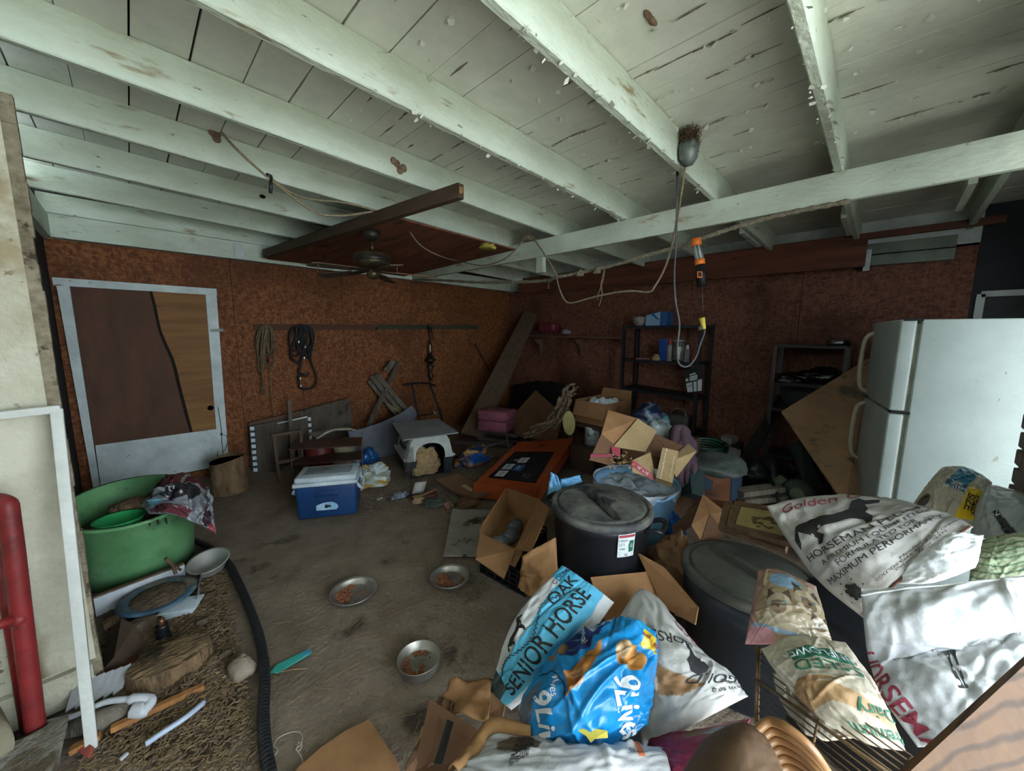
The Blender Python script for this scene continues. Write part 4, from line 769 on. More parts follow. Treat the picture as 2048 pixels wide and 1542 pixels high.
patch_on(f, ((.08, .3), (.5, .28), (.55, .62), (.3, .7), (.08, .6)), 'carton_blue', oc, eps=.003); print_on(f, 'Pampers', .5, .17, .17, .22, 'carton_blue', oc, eps=.003) if False else print_on(f, 'Citrus', .5, .17, .2, .22, 'carton_blue', oc, eps=.003)
MB().slab([a[1]+V(0, -.002, 0), dp(1483, 940, 3.1), dp(1480, 992, 3.0), a[2]+V(0, -.002, 0)], .01).build('blue_side', 'carton_blue', oc)
p = dp(1432, 925, 3.05); lump('grey_green_sack', mat('grey_green', '#4d5550', '#3a413d', scale=4, rough=.5, bump=.3), (p.x, p.y, p.z-.06), (.24, .2, .09), 14, .3, 2, label='dark grey-green sack slumped on the orange carton', cat='sack')
p = dp(1480, 905, 3.3); f = Q(dp(1452, 912, 3.05), dp(1478, 920, 3.0), dp(1482, 902, 3.2), dp(1460, 895, 3.25))
nb = root('printed_leaflet', f(.5, .5), 'printed grey leaflet lying on the grey-green sack', 'leaflet'); MB().slab([f(0, 0, .01), f(1, 0, .01), f(1, 1, .01), f(0, 1, .01)], .004).build('page', 'grey_green', nb)
for k in range(6): patch_on(f, ((.1, .1+.14*k), (.8-.1*(k % 3), .1+.14*k), (.8-.1*(k % 3), .16+.14*k), (.1, .16+.14*k)), 'grey_ink', nb, 'text_line', .012)
mt = root('electric_motor', dp(1575, 985, 3.1), 'dark green electric motor lying in the junk under the plywood', 'motor')
p = dp(1594, 988, 2.95); ax = (EYE-p).normalized(); mat('motor_green', '#37433b', '#28312b', rough=.5)
q_ = p-ax*.3; MB().lathe([(0, 0), (.1, 0), (.12, .03), (.12, .22), (.1, .25), (0, .25)], q_, 24, axis=ax).build('housing', 'motor_green', mt); MB().lathe([(.05, .25), (.05, .3), (.045, .305), (0, .306)], q_, 20, axis=ax).build('end_cap', mat('cap_green', '#5e6853', '#4b5443', rough=.6), mt)
p2 = dp(1560, 965, 3.2); MB().lathe([(0, -.1), (.055, -.1), (.06, 0), (.055, .1), (0, .1)], p2, 20, axis=(1, .6, 0)).build('capacitor', 'cap_green', mt)
for i in range(7):
    px, py = 1496+13*i, (955, 935, 962, 930, 950, 940, 958)[i]; p = dp(px, py, random.uniform(3.2, 3.6)); lump('machine_part', mat('machine_black', '#232427', '#161719', rough=.4, metal=.3, scale=20, spot=('#6a6a68', 12, .69)), (p.x, p.y, max(0, p.z-.07)), (random.uniform(.08, .13), random.uniform(.07, .11), random.uniform(.06, .12)), i, .5, 3, 12, 16, label='dark grimy machine part in the junk heap, '+('leftmost', 'second from the left', 'third from the left', 'middle one', 'third from the right', 'second from the right', 'rightmost')[i], cat='machine part', group='machine parts in the junk heap')
MB().box((4.25, .75, .14), (.9, .9, .27)).build('junk_platform', 'grey_board', None, 'low dark platform under the junk heap', 'platform')
for i, (a, b) in enumerate((((1478, 985), (1560, 975)), ((1480, 1000), (1565, 992)))): MB().beam(dp(*a, 2.9), dp(*b, 2.95), .1, .04).build('scrap_plank', 'driftwood', None, ['upper weathered plank lying before the machine parts', 'lower weathered plank lying before the machine parts'][i], 'plank')
MB().tube([dp(1540, 955, 3.0), dp(1553, 985, 2.9), dp(1560, 1012, 2.8)], .014, 6).build('black_rod', 'black_metal', None, 'short black rod standing before the green motor', 'rod')
panelq('green_sheet', mat('sheet_green', '#3a4640', '#2b342f', rough=.6), ((1580, 895, 3.7), (1600, 880, 3.7), (1650, 990, 3.3), (1612, 985, 3.3)), .02, None, label='dark green sheet behind the edge of the leaning plywood', cat='sheet')
# leaning plywood sheet
mat('mouldy_ply', '#a88668', '#8c6e54', scale=3, rough=.85, bump=.15, spot=[('#5e5a4c', 2.6, .56), ('#383a33', 6, .64)])
sheet('plywood_sheet', 'mouldy_ply', [dp(1564, 822, 3.3), dp(1690, 1006, 2.6), dp(1740, 1007, 2.66), dp(1772, 698, 3.65), dp(1745, 712, 3.55)], .018, None, label='mould stained plywood sheet leaning askew beside the refrigerator', cat='plywood')
# ---- refrigerator
mat('fridge_white', '#a3aeac', '#96a19f', scale=3, rough=.4, bump=.12, bscale=120, spot=[('#7d775f', 16, .66, (1, 1, .5)), ('#4c4736', 34, .69, (1, 1, .5))], spec=.4); mat('fridge_handle', '#b3ab98', '#a09885', rough=.45, bump=.05); mat('gasket', '#99998a', '#7b7b6d', rough=.6)
fc = dp(1838, 637, 2.12); H_ = fc.z; th = math.radians(10); fu = V(math.cos(th), math.sin(th), 0); fs_ = V(math.sin(th), -math.cos(th), 0); base = V(fc.x, fc.y, 0)
fg = root('refrigerator', base+fu*.36+fs_*.34, 'dirty white top-freezer refrigerator with two curved handles', 'refrigerator')
Rf = Matrix((fu, -fs_, V(0, 0, 1))).transposed()
MB().box(base+fu*.36+fs_*.355+V(0, 0, H_/2), (.72, .68, H_-.01), Rf, bev=.008).build('cabinet', 'fridge_white', fg)
MB().box(base+fu*.36+fs_*.008+V(0, 0, H_/2+.02), (.69, .02, H_-.1), Rf).build('gasket', 'gasket', fg)
zsplit = H_-.545
for nm, z0, z1 in (('freezer_door', zsplit+.008, H_-.004), ('fridge_door', .08, zsplit-.008)):
    d = MB().box(base+fu*.36-fs_*.037+V(0, 0, (z0+z1)/2), (.72, .07, z1-z0), Rf, bev=.012).build(nm, 'fridge_white', fg)
    hz = (lerp(z0, z1, .06), z0+.46) if nm == 'freezer_door' else (z1-.46, z1-.03)
    hp = [base+fu*.66-fs_*(.07+o)+V(0, 0, lerp(hz[0], hz[1], t)) for t, o in ((0, 0), (.06, .035), (.2, .05), (.5, .055), (.8, .05), (.94, .035), (1, 0))]
    MB().tube(spline(hp, 5), .014, 8).build('door_handle', 'fridge_handle', d)
for z in (H_-.006, zsplit): MB().box(base+fu*.03-fs_*.02+V(0, 0, z), (.07, .08, .014), Rf).build('hinge', 'black_metal', fg)
MB().box(base+fu*.36-fs_*.02+V(0, 0, .04), (.68, .02, .07), Rf).build('kick_plate', 'black_metal', fg)
# ================================================================ foreground right: cans, cartons, feed sacks
def crom(P, t):
    n = len(P)-1; k = min(int(t*n), n-1); t = t*n-k
    b, c = P[k], P[k+1]; a = P[k-1] if k > 0 else b*2-c; d = P[k+2] if k+2 <= n else c*2-b
    return .5*((2*b)+(c-a)*t+(2*a-5*b+4*c-d)*t*t+(3*b-a-3*c+d)*t**3)
def sack(name, net, puff, label, m='print_paper', fn=None, nu=70, nv=90, seed=1, amp=.012, ncr=16, thick=.5, cat='bag', part='sack', parent=None, group=None, floor=None):
    """a filled paper or film sack: net = rows (bottom to top) of (px, py, distance); returns its root and its surface"""
    P = [[dp(*q) for q in row] for row in net]; rnd = random.Random(seed)
    cr = [(rnd.random(), rnd.random(), rnd.random()*3.14, rnd.uniform(.08, .35), rnd.uniform(.012, .035), rnd.choice((-1, 1))*rnd.uniform(.4, 1)) for _ in range(ncr)]
    base = [[crom([crom(r, i/nu) for r in P], j/nv) for i in range(nu+1)] for j in range(nv+1)]
    G = []; no = []
    for j in range(nv+1):
        row = []; nr = []
        for i in range(nu+1):
            u, v = i/nu, j/nv
            a = base[j][min(i+1, nu)]-base[j][max(i-1, 0)]; b = base[min(j+1, nv)][i]-base[max(j-1, 0)][i]; n = a.cross(b); n = n.normalized() if n.length > 1e-9 else V(0, 0, 1)
            e = (max(0, 4*u*(1-u))**.5)*(max(0, 4*v*(1-v))**.5); h = puff*e
            w = 0
            for (x, y, an, l, wd, s) in cr:
                dx, dy = u-x, v-y; c, s_ = math.cos(an), math.sin(an); al = dx*c+dy*s_; ac = -dx*s_+dy*c
                if abs(ac) < wd*3 and abs(al) < l*2.2: w += s*math.exp(-(ac/wd)**2-(al/l)**2)
            q = V(u*3, v*4, seed*1.7)
            w += 1.0*noise.noise(q)+.8*(.5-abs(noise.noise(q*2.1)))*1.2+.35*noise.noise(q*5)
            row.append(base[j][i]+n*(h+amp*w*(.35+.65*e))); nr.append(n)
        G.append(row); no.append(nr)
    mb = MB(); q = nu+1
    for j in range(nv+1):
        for i in range(nu+1): mb.v.append(G[j][i]); 
    nf = len(mb.v)
    for j in range(nv+1):
        for i in range(nu+1):
            u, v = i/nu, j/nv; e = (max(0, 4*u*(1-u))**.5)*(max(0, 4*v*(1-v))**.5)
            p = G[j][i]-no[j][i]*((puff*(1+thick))*e+.004)
            if floor is not None: p.z = max(p.z, floor)
            mb.v.append(p)
    for j in range(nv):
        for i in range(nu):
            a = j*q+i; mb.f.append((a, a+1, a+q+1, a+q)); b = nf+a; mb.f.append((b, b+q, b+q+1, b+1))
    bd = [i for i in range(q)]+[j*q+nu for j in range(1, nv+1)]+[nv*q+i for i in range(nu-1, -1, -1)]+[j*q for j in range(nv-1, 0, -1)]
    for k in range(len(bd)): a, b = bd[k], bd[(k+1) % len(bd)]; mb.f.append((b, a, nf+a, nf+b))
    mb.smooth = [True]*len(mb.f)
    if fn:
        cc = [fn(i/nu, j/nv) for j in range(nv+1) for i in range(nu+1)]; mb.c = cc+cc
    c = G[nv//2][nu//2]
    if parent is None:
        zs = min(p.z for p in mb.v); r = root(name, (c.x, c.y, zs), label, cat, group); mb.build(part, m, r)
    else: r = mb.build(name, m, parent)
    def f(u, v, e=0):
        x, y = min(max(u, 0), .9999)*nu, min(max(v, 0), .9999)*nv; i, j = int(x), int(y); a, b = x-i, y-j
        p = lerp(lerp(G[j][i], G[j][i+1], a), lerp(G[j+1][i], G[j+1][i+1], a), b); n = (G[j][i+1]-G[j][i]).cross(G[j+1][i]-G[j][i])
        return p+(n.normalized() if n.length > 1e-12 else no[j][i])*e
    return r, f
def col(h): return rgb(h)
WHT, SKY = col('#cfd0d2'), col('#4fb0d8')
def fleck(c, k=.05): return c
def inpoly(u, v, pts):
    r = False; n = len(pts)
    for i in range(n):
        a, b = pts[i], pts[(i+1) % n]
        if (a[1] > v) != (b[1] > v) and u < (b[0]-a[0])*(v-a[1])/(b[1]-a[1])+a[0]: r = not r
    return r
def paint(bg, regs):
    """regs: ('poly', pts, colour) or ('ell', cu, cv, ru, rv, colour)"""
    regs = [(r[0], r[1] if r[0] == 'poly' else r[1:5], rgb(r[-1])) for r in regs]; bg = rgb(bg)
    def f(u, v):
        c = bg
        for k, a, cc in regs:
            if (k == 'poly' and inpoly(u, v, a)) or (k == 'ell' and ((u-a[0])/a[2])**2+((v-a[1])/a[3])**2 < 1): c = cc
        return c
    return f
def T(f, s, u, v, su, sv, m, r, ang=0, **k): return print_on(f, s, u, v, su, sv, m, r, ang, eps=.0025, **k)
HORSE = [(0, .35), (.1, .6), (.3, .66), (.55, .62), (.7, .7), (.78, .95), (.86, 1.0), (.9, .9), (1.0, .78), (.97, .7), (.86, .76), (.84, .55), (.78, .4), (.8, .2), (.74, 0), (.69, 0), (.72, .2), (.66, .36), (.4, .34), (.3, .3), (.34, .15), (.27, 0), (.22, 0), (.26, .16), (.16, .34), (.1, .45), (.05, .2), (0, .1)]
def horse(f, u, v, su, sv, r, ang=0, m='black_ink'):
    c, s = math.cos(ang), math.sin(ang); patch_on(f, [(u+((x-.5)*c-(y-.5)*s)*su, v+((x-.5)*s+(y-.5)*c)*sv) for x, y in HORSE], m, r, 'horse_print', .0022, 26)
# ---- black trash can with a label
mat('can_black', '#1b1d22', '#131519', scale=5, rough=.42, bump=.05, spot=('#3a3c40', 7, .70)); mat('lid_dusty', '#6a6a62', '#35373b', scale=7, rough=.7, bump=.15, spot=[('#22252a', 4.5, .56), ('#7c7b70', 50, .70)])
def bin_lid(mb, c, r, dirang, h0=.03, tilt=None, recess=.055, sides=(1, -1), off=.08):
    d = V(math.cos(dirang), math.sin(dirang), 0); nr, ns = 44, 110; vs = []; fs = []
    def z(x, y):
        q = V(x, y, 0); s = -d.y*x+d.x*y; l = d.dot(q); rr = math.hypot(x, y)/r; zz = h0*(1-rr*rr)
        if rr > .9: zz -= .012 if rr < .95 else 0
        for sg in sides:
            t = sg*s/r-off
            if t > 0 and rr < .88: zz -= recess*math.exp(-t*4)*min(1, t/.02)*max(0, 1-(l/r/.82)**4)
        return zz
    for i in range(nr+1):
        for k in range(ns):
            rr = r*i/nr; a = 6.28318*k/ns; x, y = rr*math.cos(a), rr*math.sin(a); vs.append(V(x, y, z(x, y)))
    for i in range(nr): fs += [(i*ns+k, i*ns+(k+1) % ns, (i+1)*ns+(k+1) % ns, (i+1)*ns+k) for k in range(ns)]
    for dz, rr in ((0, r*1.035), (-.035, r*1.045), (-.035, r*.99)):
        o = len(vs)-ns; vs += [V(rr*math.cos(6.28318*k/ns), rr*math.sin(6.28318*k/ns), dz) for k in range(ns)]; fs += [(o+k, o+(k+1) % ns, o+ns+(k+1) % ns, o+ns+k) for k in range(ns)]
    R = tilt.to_matrix() if tilt else Matrix.Identity(3)
    return mb.add([R @ p+c for p in vs], fs, True)
kc = dp(1203, 1002, 2.12); kz = kc.z
k1 = root('trash_can', (kc.x, kc.y, 0), 'black round trash can with dusty lid and white sticker', 'trash can')
MB().lathe([(.215, 0), (.225, .02), (.24, .2), (.247, .21), (.25, .3), (.262, kz-.09), (.27, kz-.085), (.272, kz-.03), (.0, kz-.03)], V(kc.x, kc.y, 0), 48).build('body', 'can_black', k1)
mb = MB(); bin_lid(mb, V(kc.x, kc.y, kz-.01), .268, math.radians(59), recess=.06, sides=(1,), off=0); mb.build('lid', 'lid_dusty', k1)
rt = V(math.sin(YAW), -math.cos(YAW), 0); fwd = V(math.cos(YAW), math.sin(YAW), 0)
for sg in (1, -1):
    hr = (rt*.84-fwd*.54)*sg; hf = V(-hr.y, hr.x, 0); b = V(kc.x, kc.y, 0)+hr*.262; z = kz-.075
    MB().tube(spline([b-hf*.07+V(0, 0, z), b-hf*.07+hr*.05+V(0, 0, z+.02), b-hf*.05+hr*.075+V(0, 0, z+.012), b+hf*.05+hr*.075+V(0, 0, z+.012), b+hf*.07+hr*.05+V(0, 0, z+.02), b+hf*.07+V(0, 0, z)], 5), .013, 8).build('handle', 'can_black', k1)
for i, rr in enumerate((.1, .13)):
    MB().tube([V(kc.x, kc.y, 0)+(-fwd*math.cos(a)+rt*math.sin(a)-rt*0)*.246+V(0, 0, .16+rr*math.sin(math.pi*(a+.9)/1.2)) for a in [-.9+.06*k for k in range(21)]], .004, 5).build('embossed_arc', 'can_black', k1)
def kf(u, v, e=0): # the sticker, on the can side
    a = lerp(.02, .36, u)+.06; rr = .2705+e+.003*(0); z = lerp(kz-.175, kz-.05, v); rr = lerp(.2535, .268, (z-.3)/(kz-.39)) + .004 + e
    if z > kz-.09: rr = .275+e
    return V(kc.x, kc.y, z)+(-fwd*math.cos(a)+rt*math.sin(a))*rr
lb = MB().grid(lambda u, v: kf(u, v), 10, 6).build('sticker', 'paper_white', k1, label='white product sticker with red heading')
patch_on(kf, ((.03, .86), (.97, .86), (.97, .97), (.03, .97)), 'red_print', lb, 'heading', .0012, 12)
for s, u, v, z in (('32 GALLON', .27, .74, .1), ('(121 L)', .22, .56, .12), ('45 YEARS', .26, .36, .08), ('hdx', .5, .1, .13)): T(kf, s, u, v, z, z*1.2, 'black_ink', lb)
patch_on(kf, ((.66, .2), (.92, .22), (.94, .7), (.7, .72), (.62, .5)), 'green_ink', lb, 'can_picture', .0012, 12); T(kf, '32', .78, .48, .16, .2, 'paper_white', lb)
# ---- second can, dark navy with a dusty green-grey lid
mat('can_navy', '#1b2128', '#14181e', scale=5, rough=.4, bump=.05); mat('lid_greengrey', '#4f5049', '#3a3c39', scale=6, rough=.75, bump=.15, spot=[('#2b2f33', 4, .6), ('#6a695f', 40, .69)])
nc = dp(1498, 1142, 1.72); nz = nc.z
k2 = root('trash_can', (nc.x, nc.y, 0), 'dark navy trash can with dusty grey-green lid under the picture frames', 'trash can')
MB().lathe([(.22, 0), (.235, .02), (.255, nz-.14), (.268, nz-.13), (.27, nz-.03), (0, nz-.03)], V(nc.x, nc.y, 0), 48).build('body', 'can_navy', k2)
mb = MB(); bin_lid(mb, V(nc.x, nc.y, nz), .27, math.radians(62), .03, Euler((.0, .05, 0)), .028); mb.build('lid', 'lid_greengrey', k2)
# ---- carton on the black crate left of the can
rim = [fl(960, 1067, .3), fl(1031, 1100, .3), fl(1079, 998, .36), fl(1013, 975, .36)]
mat('crate_black', '#17181b', '#101114', rough=.45)
cx_ = (rim[0]+rim[1]+rim[2]+rim[3])/4; a = (rim[1]-rim[0]); a.z = 0; ln_ = (rim[2]-rim[1]); ln_.z = 0
ck = root('milk_crate', (cx_.x+.06, cx_.y-.03, 0), 'black plastic lattice crate under the carton of dark pouches', 'crate')
o = V(rim[0].x, rim[0].y, 0)+ln_*.05-a*.03; mb = MB()
def crate_side(mb, p, d, n, h, t=.012):
    for k in range(7): mb.beam(p+d*(k/6), p+d*(k/6)+V(0, 0, h), .012, t, up=n)
    for k in range(5): mb.beam(p+V(0, 0, .01+h*k/4.3), p+d+V(0, 0, .01+h*k/4.3), t, .014)
a2, l2 = a*1.25, ln_*.95
for nm, p, d, n in (('front', o, a2, l2), ('end', o+a2, l2, a2), ('back', o+l2, a2, l2), ('end', o, l2, a2)):
    mb = MB(); crate_side(mb, p, d, n.normalized(), .15); mb.build('lattice_side', 'crate_black', ck)
MB().slab([o+V(0, 0, .012), o+a2+V(0, 0, .012), o+a2+l2+V(0, 0, .012), o+l2+V(0, 0, .012)], .012).build('crate_base', 'crate_black', ck)
bx = root('open_carton', (cx_.x, cx_.y, .17), 'open brown carton holding grey pouches beside the black trash can', 'box')
bot = [V(p.x, p.y, .17)*1 for p in rim]; cc = (bot[0]+bot[1]+bot[2]+bot[3])/4; bot = [lerp(p, cc, .08) for p in bot]
for i in range(4): MB().slab([bot[i], bot[(i+1) % 4], rim[(i+1) % 4], rim[i]], .006).build('side_panel', 'cardboard', bx)
MB().slab(bot, .006).build('bottom_panel', 'cardboard', bx)
sheet('flap', 'cardboard', [rim[0], rim[1], dp(1008, 1158, 2.02), dp(951, 1119, 2.1)], .006, bx)
sheet('flap', 'cardboard', [rim[1], rim[2], dp(1100, 1020, 2.35), dp(1062, 1105, 2.1)], .006, bx)
sheet('flap', 'cardboard', [rim[3], rim[0], fl(957, 1060, .3), fl(966, 1045, .32)], .006, bx)
mat('pouch_grey', '#5e6165', '#43464a', scale=8, rough=.25, bump=.3, spec=.6)
for i, (px, py, lab) in enumerate(((1000, 1078, 'dark grey pouch at the front left in the carton'), (1022, 1064, 'dark grey pouch standing in the middle of the carton'), (1030, 1046, 'dark grey pouch lying at the back in the carton'))):
    p = fl(px, py, .24); lump('pouch', 'pouch_grey', (p.x, p.y, .185), (.07, .05, .05), i+2, .3, 2, 14, 18, label=lab, cat='pouch', group='grey pouches in the carton')
# crushed cartons between the crate and the sacks
def crushed(name, m, pts, lab, nu=14, nv=10, amp=.03, seed=0, cat='cardboard'):
    P = [dp(*p) for p in pts]; f = Q(*P)
    return MB().grid(lambda u, v: f(u, v, amp*(noise.noise(V(u*3, v*3, seed))+.6*abs(noise.noise(V(u*6, v*5, seed+4))))), nu, nv).build(name, m, None, lab, cat, solid=.006)
crushed('crushed_carton', 'cardboard', ((1040, 1150, 2.0), (1118, 1190, 1.95), (1112, 1075, 2.05), (1046, 1110, 2.05)), 'crushed brown carton panel standing between crate and black can', seed=1)
crushed('crushed_carton', 'cardboard', ((1036, 1172, 1.98), (1075, 1205, 1.92), (1098, 1160, 1.95), (1045, 1140, 2.0)), 'crushed brown carton scrap beside the black crate foot', seed=5, amp=.04)
sheet('carton_wall', 'cardboard', [dp(1180, 1155, 1.86), dp(1310, 1142, 1.9), dp(1330, 1235, 1.8), dp(1215, 1260, 1.72)], .008, None, label='brown carton wall in front of the black trash can', cat='cardboard')
sheet('carton_wall', 'cardboard', [dp(1276, 1105, 1.95), dp(1330, 1135, 1.85), dp(1398, 1215, 1.65), dp(1392, 1250, 1.62), dp(1330, 1215, 1.78), dp(1302, 1150, 1.9)], .008, None, label='brown carton flap leaning from the black can to the navy can', cat='cardboard')
sheet('carton_wall', 'cardboard_dark', [dp(1330, 1130, 1.95), dp(1392, 1150, 1.9), dp(1398, 1250, 1.72), dp(1350, 1230, 1.75)], .008, None, label='shaded carton panel left of the navy trash can', cat='cardboard')  # shading put into the colour with the darker cardboard
p = dp(1360, 1095, 2.05); lump('crumpled_paper', 'brown_paper', (p.x, p.y, max(0, p.z-.2)), (.15, .13, .15), 8, .5, 4, 30, 40, label='crumpled brown packing paper between the blue bin and navy can', cat='paper')
# small carton right of the blue bin
kx = root('open_carton', dp(1420, 1060, 2.1), 'brown carton with a pointed raised flap right of the blue bin', 'box')
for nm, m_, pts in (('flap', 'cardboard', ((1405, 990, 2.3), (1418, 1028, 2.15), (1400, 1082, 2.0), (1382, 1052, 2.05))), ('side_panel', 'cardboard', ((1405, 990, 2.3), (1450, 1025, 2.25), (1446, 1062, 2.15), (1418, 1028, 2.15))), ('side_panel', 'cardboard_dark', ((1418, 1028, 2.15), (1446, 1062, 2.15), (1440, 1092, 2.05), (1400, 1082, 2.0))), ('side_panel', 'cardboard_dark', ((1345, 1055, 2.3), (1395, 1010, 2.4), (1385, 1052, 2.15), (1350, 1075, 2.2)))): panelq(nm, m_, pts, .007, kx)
p = dp(1352, 1025, 2.45); lump('blue_film', 'print_film', (p.x, p.y, p.z-.2), (.05, .07, .11), 3, .6, 3, print_fn=pf(['#1f5fae', '#2a6fc0', '#17478a', '#5f93cc'], 2), label='crumpled bright blue plastic film beside the blue bin', cat='film')
mat('blue_film2', '#6aa6d2', '#4f8ebf', scale=6, rough=.25, bump=.3)
for pts in (((1094, 1000, 2.44), (1128, 990, 2.42), (1116, 952, 2.46), (1101, 944, 2.48)), ((1116, 985, 2.46), (1165, 962, 2.5), (1158, 950, 2.52), (1122, 958, 2.48))): crushed('blue_film', 'blue_film2', pts, ['light blue plastic film rising left behind the black can lid', 'light blue plastic film edge behind the black can lid'][pts[0][0] > 1100], 12, 8, .03, pts[0][0], 'film')
# picture frames
wood('frame_brown', '#725844', '#4c392b', st=(2, 2, .4), scale=9, bump=.4)
def frame(px, t, lab, pic=True):
    P = [dp(*q) for q in px]; r = root('picture_frame', (P[0]+P[2])/2, lab, 'picture frame', 'picture frames on the navy can'); f = Q(*P)
    b = .14
    for (u0, v0, u1, v1) in ((0, 0, 1, b), (0, 1-b, 1, 1), (0, b, b*.8, 1-b), (1-b*.8, b, 1, 1-b)):
        MB().slab([f(u0, v0), f(u1, v0), f(u1, v1), f(u0, v1)], t).build('frame_rail', 'frame_brown', r)
    i = MB().slab([f(b*.8, b, -.008), f(1-b*.8, b, -.008), f(1-b*.8, 1-b, -.008), f(b*.8, 1-b, -.008)], .006).build('picture', mat('old_print', '#a8986a', '#8c7c52', scale=4, rough=.6, bump=.05), r)
    if pic:
        g = lambda u, v, e=0: f(u, v, e-.008); rn = random.Random(3)
        for k in range(26):
            a = rn.random()*6.28; d = rn.random()**.6; cu, cv = .5+.22*d*math.cos(a), .46+.2*d*math.sin(a); s_ = rn.uniform(.02, .06)
            patch_on(g, [(cu+s_*rn.uniform(.6, 1.2)*math.cos(q*1.05), cv+s_*rn.uniform(.6, 1.2)*math.sin(q*1.05)) for q in range(6)], mat('sepia_ink', '#4d4328', '#5d5233', rough=.7, bump=0), r, 'tree_print', .001+.0001*k)
        T(g, 'Boston', .45, .79, .07, .06, 'sepia_ink', r)
    return r
frame(((1436, 1055, 1.86), (1570, 1100, 1.56), (1590, 1030, 1.75), (1448, 1005, 2.0)), .02, 'brown wooden picture frame lying underneath the other on the navy can', False)
frame(((1453, 1052, 1.82), (1590, 1088, 1.5), (1610, 1022, 1.7), (1469, 1001, 1.95)), .025, 'brown wooden frame with a sepia tree print topmost on the navy can')
# ---- sacks
HPW = '#aaa7a4'
r, f = sack('feed_sack', [[(1735, 1243, 1.22), (1795, 1160, 1.2), (1945, 1052, 1.3)], [(1640, 1165, 1.32), (1755, 1102, 1.27), (1900, 1030, 1.42)], [(1578, 1085, 1.46), (1690, 1050, 1.43), (1840, 1012, 1.6)], [(1534, 1012, 1.64), (1640, 992, 1.72), (1775, 997, 1.8)]], .035, 'full white horse feed sack with black horse print, topmost beside the refrigerator', fn=paint(HPW, []), seed=3, amp=.011, ncr=20)
T(f, 'HORSEMAN PELLETS', .5, .48, .098, .075, 'black_ink', r, font=None); T(f, 'A PREMIUM EQUINE FEED', .5, .41, .064, .05, 'black_ink', r); T(f, 'FORMULATED FOR', .5, .355, .064, .05, 'black_ink', r); T(f, 'MAXIMUM PERFORMANCE', .5, .295, .074, .055, 'black_ink', r)
for i, s in enumerate(('Manufactured by', 'GOLDEN OAK MILLING COMPANY', 'DeLeon, Texas 76444')): T(f, s, .68, .17-.035*i, .042, .036, 'black_ink', r)
T(f, 'Golden Oak', .48, .885, .17, .12, 'maroon_ink', r, shear=.3); horse(f, .42, .68, .74, .3, r)
for k in range(22):
    a = random.random()*6.28; d = random.random()**.5; patch_on(f, [(.16+.06*d*math.cos(a)+.022*math.cos(q), .17+.05*d*math.sin(a)+.018*math.sin(q)) for q in range(6)], 'black_ink', r, 'tree_print', .0022)
for k in range(7): a = k*.9; patch_on(f, [(.16+.11*math.cos(a)+.007*math.cos(q), .17+.085*math.sin(a)+.006*math.sin(q)) for q in range(6)], 'black_ink', r, 'star_print', .0022)
patch_on(f, ((.02, .02), (.14, .02), (.1, .045), (.04, .05)), 'maroon_ink', r, dens=20); patch_on(f, ((.28, .0), (.36, .0), (.34, .07), (.31, .06)), 'maroon_ink', r, dens=20)
sack('torn_flap', [[(1795, 1168, 1.2), (1870, 1165, 1.16), (1948, 1135, 1.16)], [(1815, 1135, 1.2), (1890, 1110, 1.17), (1960, 1100, 1.17)], [(1850, 1105, 1.23), (1905, 1068, 1.24), (1967, 1072, 1.24)]], .012, None, fn=paint('#dcdfe4', []), nu=30, nv=30, seed=8, amp=.012, ncr=14, parent=r)
MB().tube(spline([f(.02, .02, .004), f(.2, .0, .004), f(.45, .005, .004), f(.7, .0, .004), f(.98, .01, .004)]), .004, 5).build('seam_tape', mat('seam_brown', '#6a4336', '#523228', rough=.8), r)
r, f = sack('feed_sack', [[(1835, 1495, .93), (1965, 1485, .86), (2110, 1440, .84)], [(1768, 1398, 1.0), (1925, 1372, .93), (2100, 1325, .9)], [(1740, 1328, 1.06), (1900, 1292, 1.0), (2090, 1240, .97)], [(1728, 1250, 1.08), (1890, 1232, 1.0), (2085, 1195, .99)], [(1722, 1180, 1.12), (1885, 1170, 1.06), (2090, 1148, 1.03)]], .03, 'white feed sack with big maroon letters beside the plywood corner', fn=paint('#bcbec2', []), seed=6, amp=.013, ncr=26)
T(f, 'HORSEMAN', .07, .22, .2, .14, 'maroon_ink', r, ang=-1.35, bold=.015); T(f, 'HORSEMEN PELLETS', .6, .48, .1, .055, mat('plum_ink', '#5d4550', '#6a515c', rough=.7, bump=0), r, ang=3.14)
for s_ in (-1, 1): patch_on(f, [(.5+s_*.016+x*.6, .34-.0+y) for x, y in ((-.022, .05), (-.012, .06), (.012, .06), (.022, .05), (.01, .03), (.014, -.06), (.03, -.12), (-.016, -.12), (-.008, -.05), (-.012, .03))], 'grey_ink' if 0 else 'black_ink', r, 'bone_print', .0025, 20)
for i in range(3): T(f, 'Horsemen know the difference', .62, .395-.012*i, .04, .028, 'grey_ink', r, ang=3.14) if i == 0 else None
MB().tube(spline([f(u, .955, .003) for u in (.0, .1, .2, .3, .5, .7, .9)]), .0028, 5).build('stitching', 'white_ink', r)
mb = MB()
for k in range(90):
    u = k/90; mb.add([f(u, .995, 0), f(u+.008, .995, 0), f(u+.004, .995, 0)+(f(u, .999)-f(u, .9)).normalized()*.008], [(0, 1, 2)])
mb.build('pinked_edge', 'white_ink', r, kind='stuff')
SEED = paint('#afa593', [('poly', ((0, .3), (.2, .42), (.45, .40), (.75, .30), (1, .2), (1, .12), (.7, .2), (.4, .27), (.2, .2), (.0, .1)), '#a5835c'), ('poly', ((.02, .33), (.2, .47), (.45, .45), (.6, .4), (.45, .42), (.2, .4)), '#8f6d48'), ('poly', ((.25, .66), (.85, .66), (.85, .79), (.25, .79)), '#2c6450')])
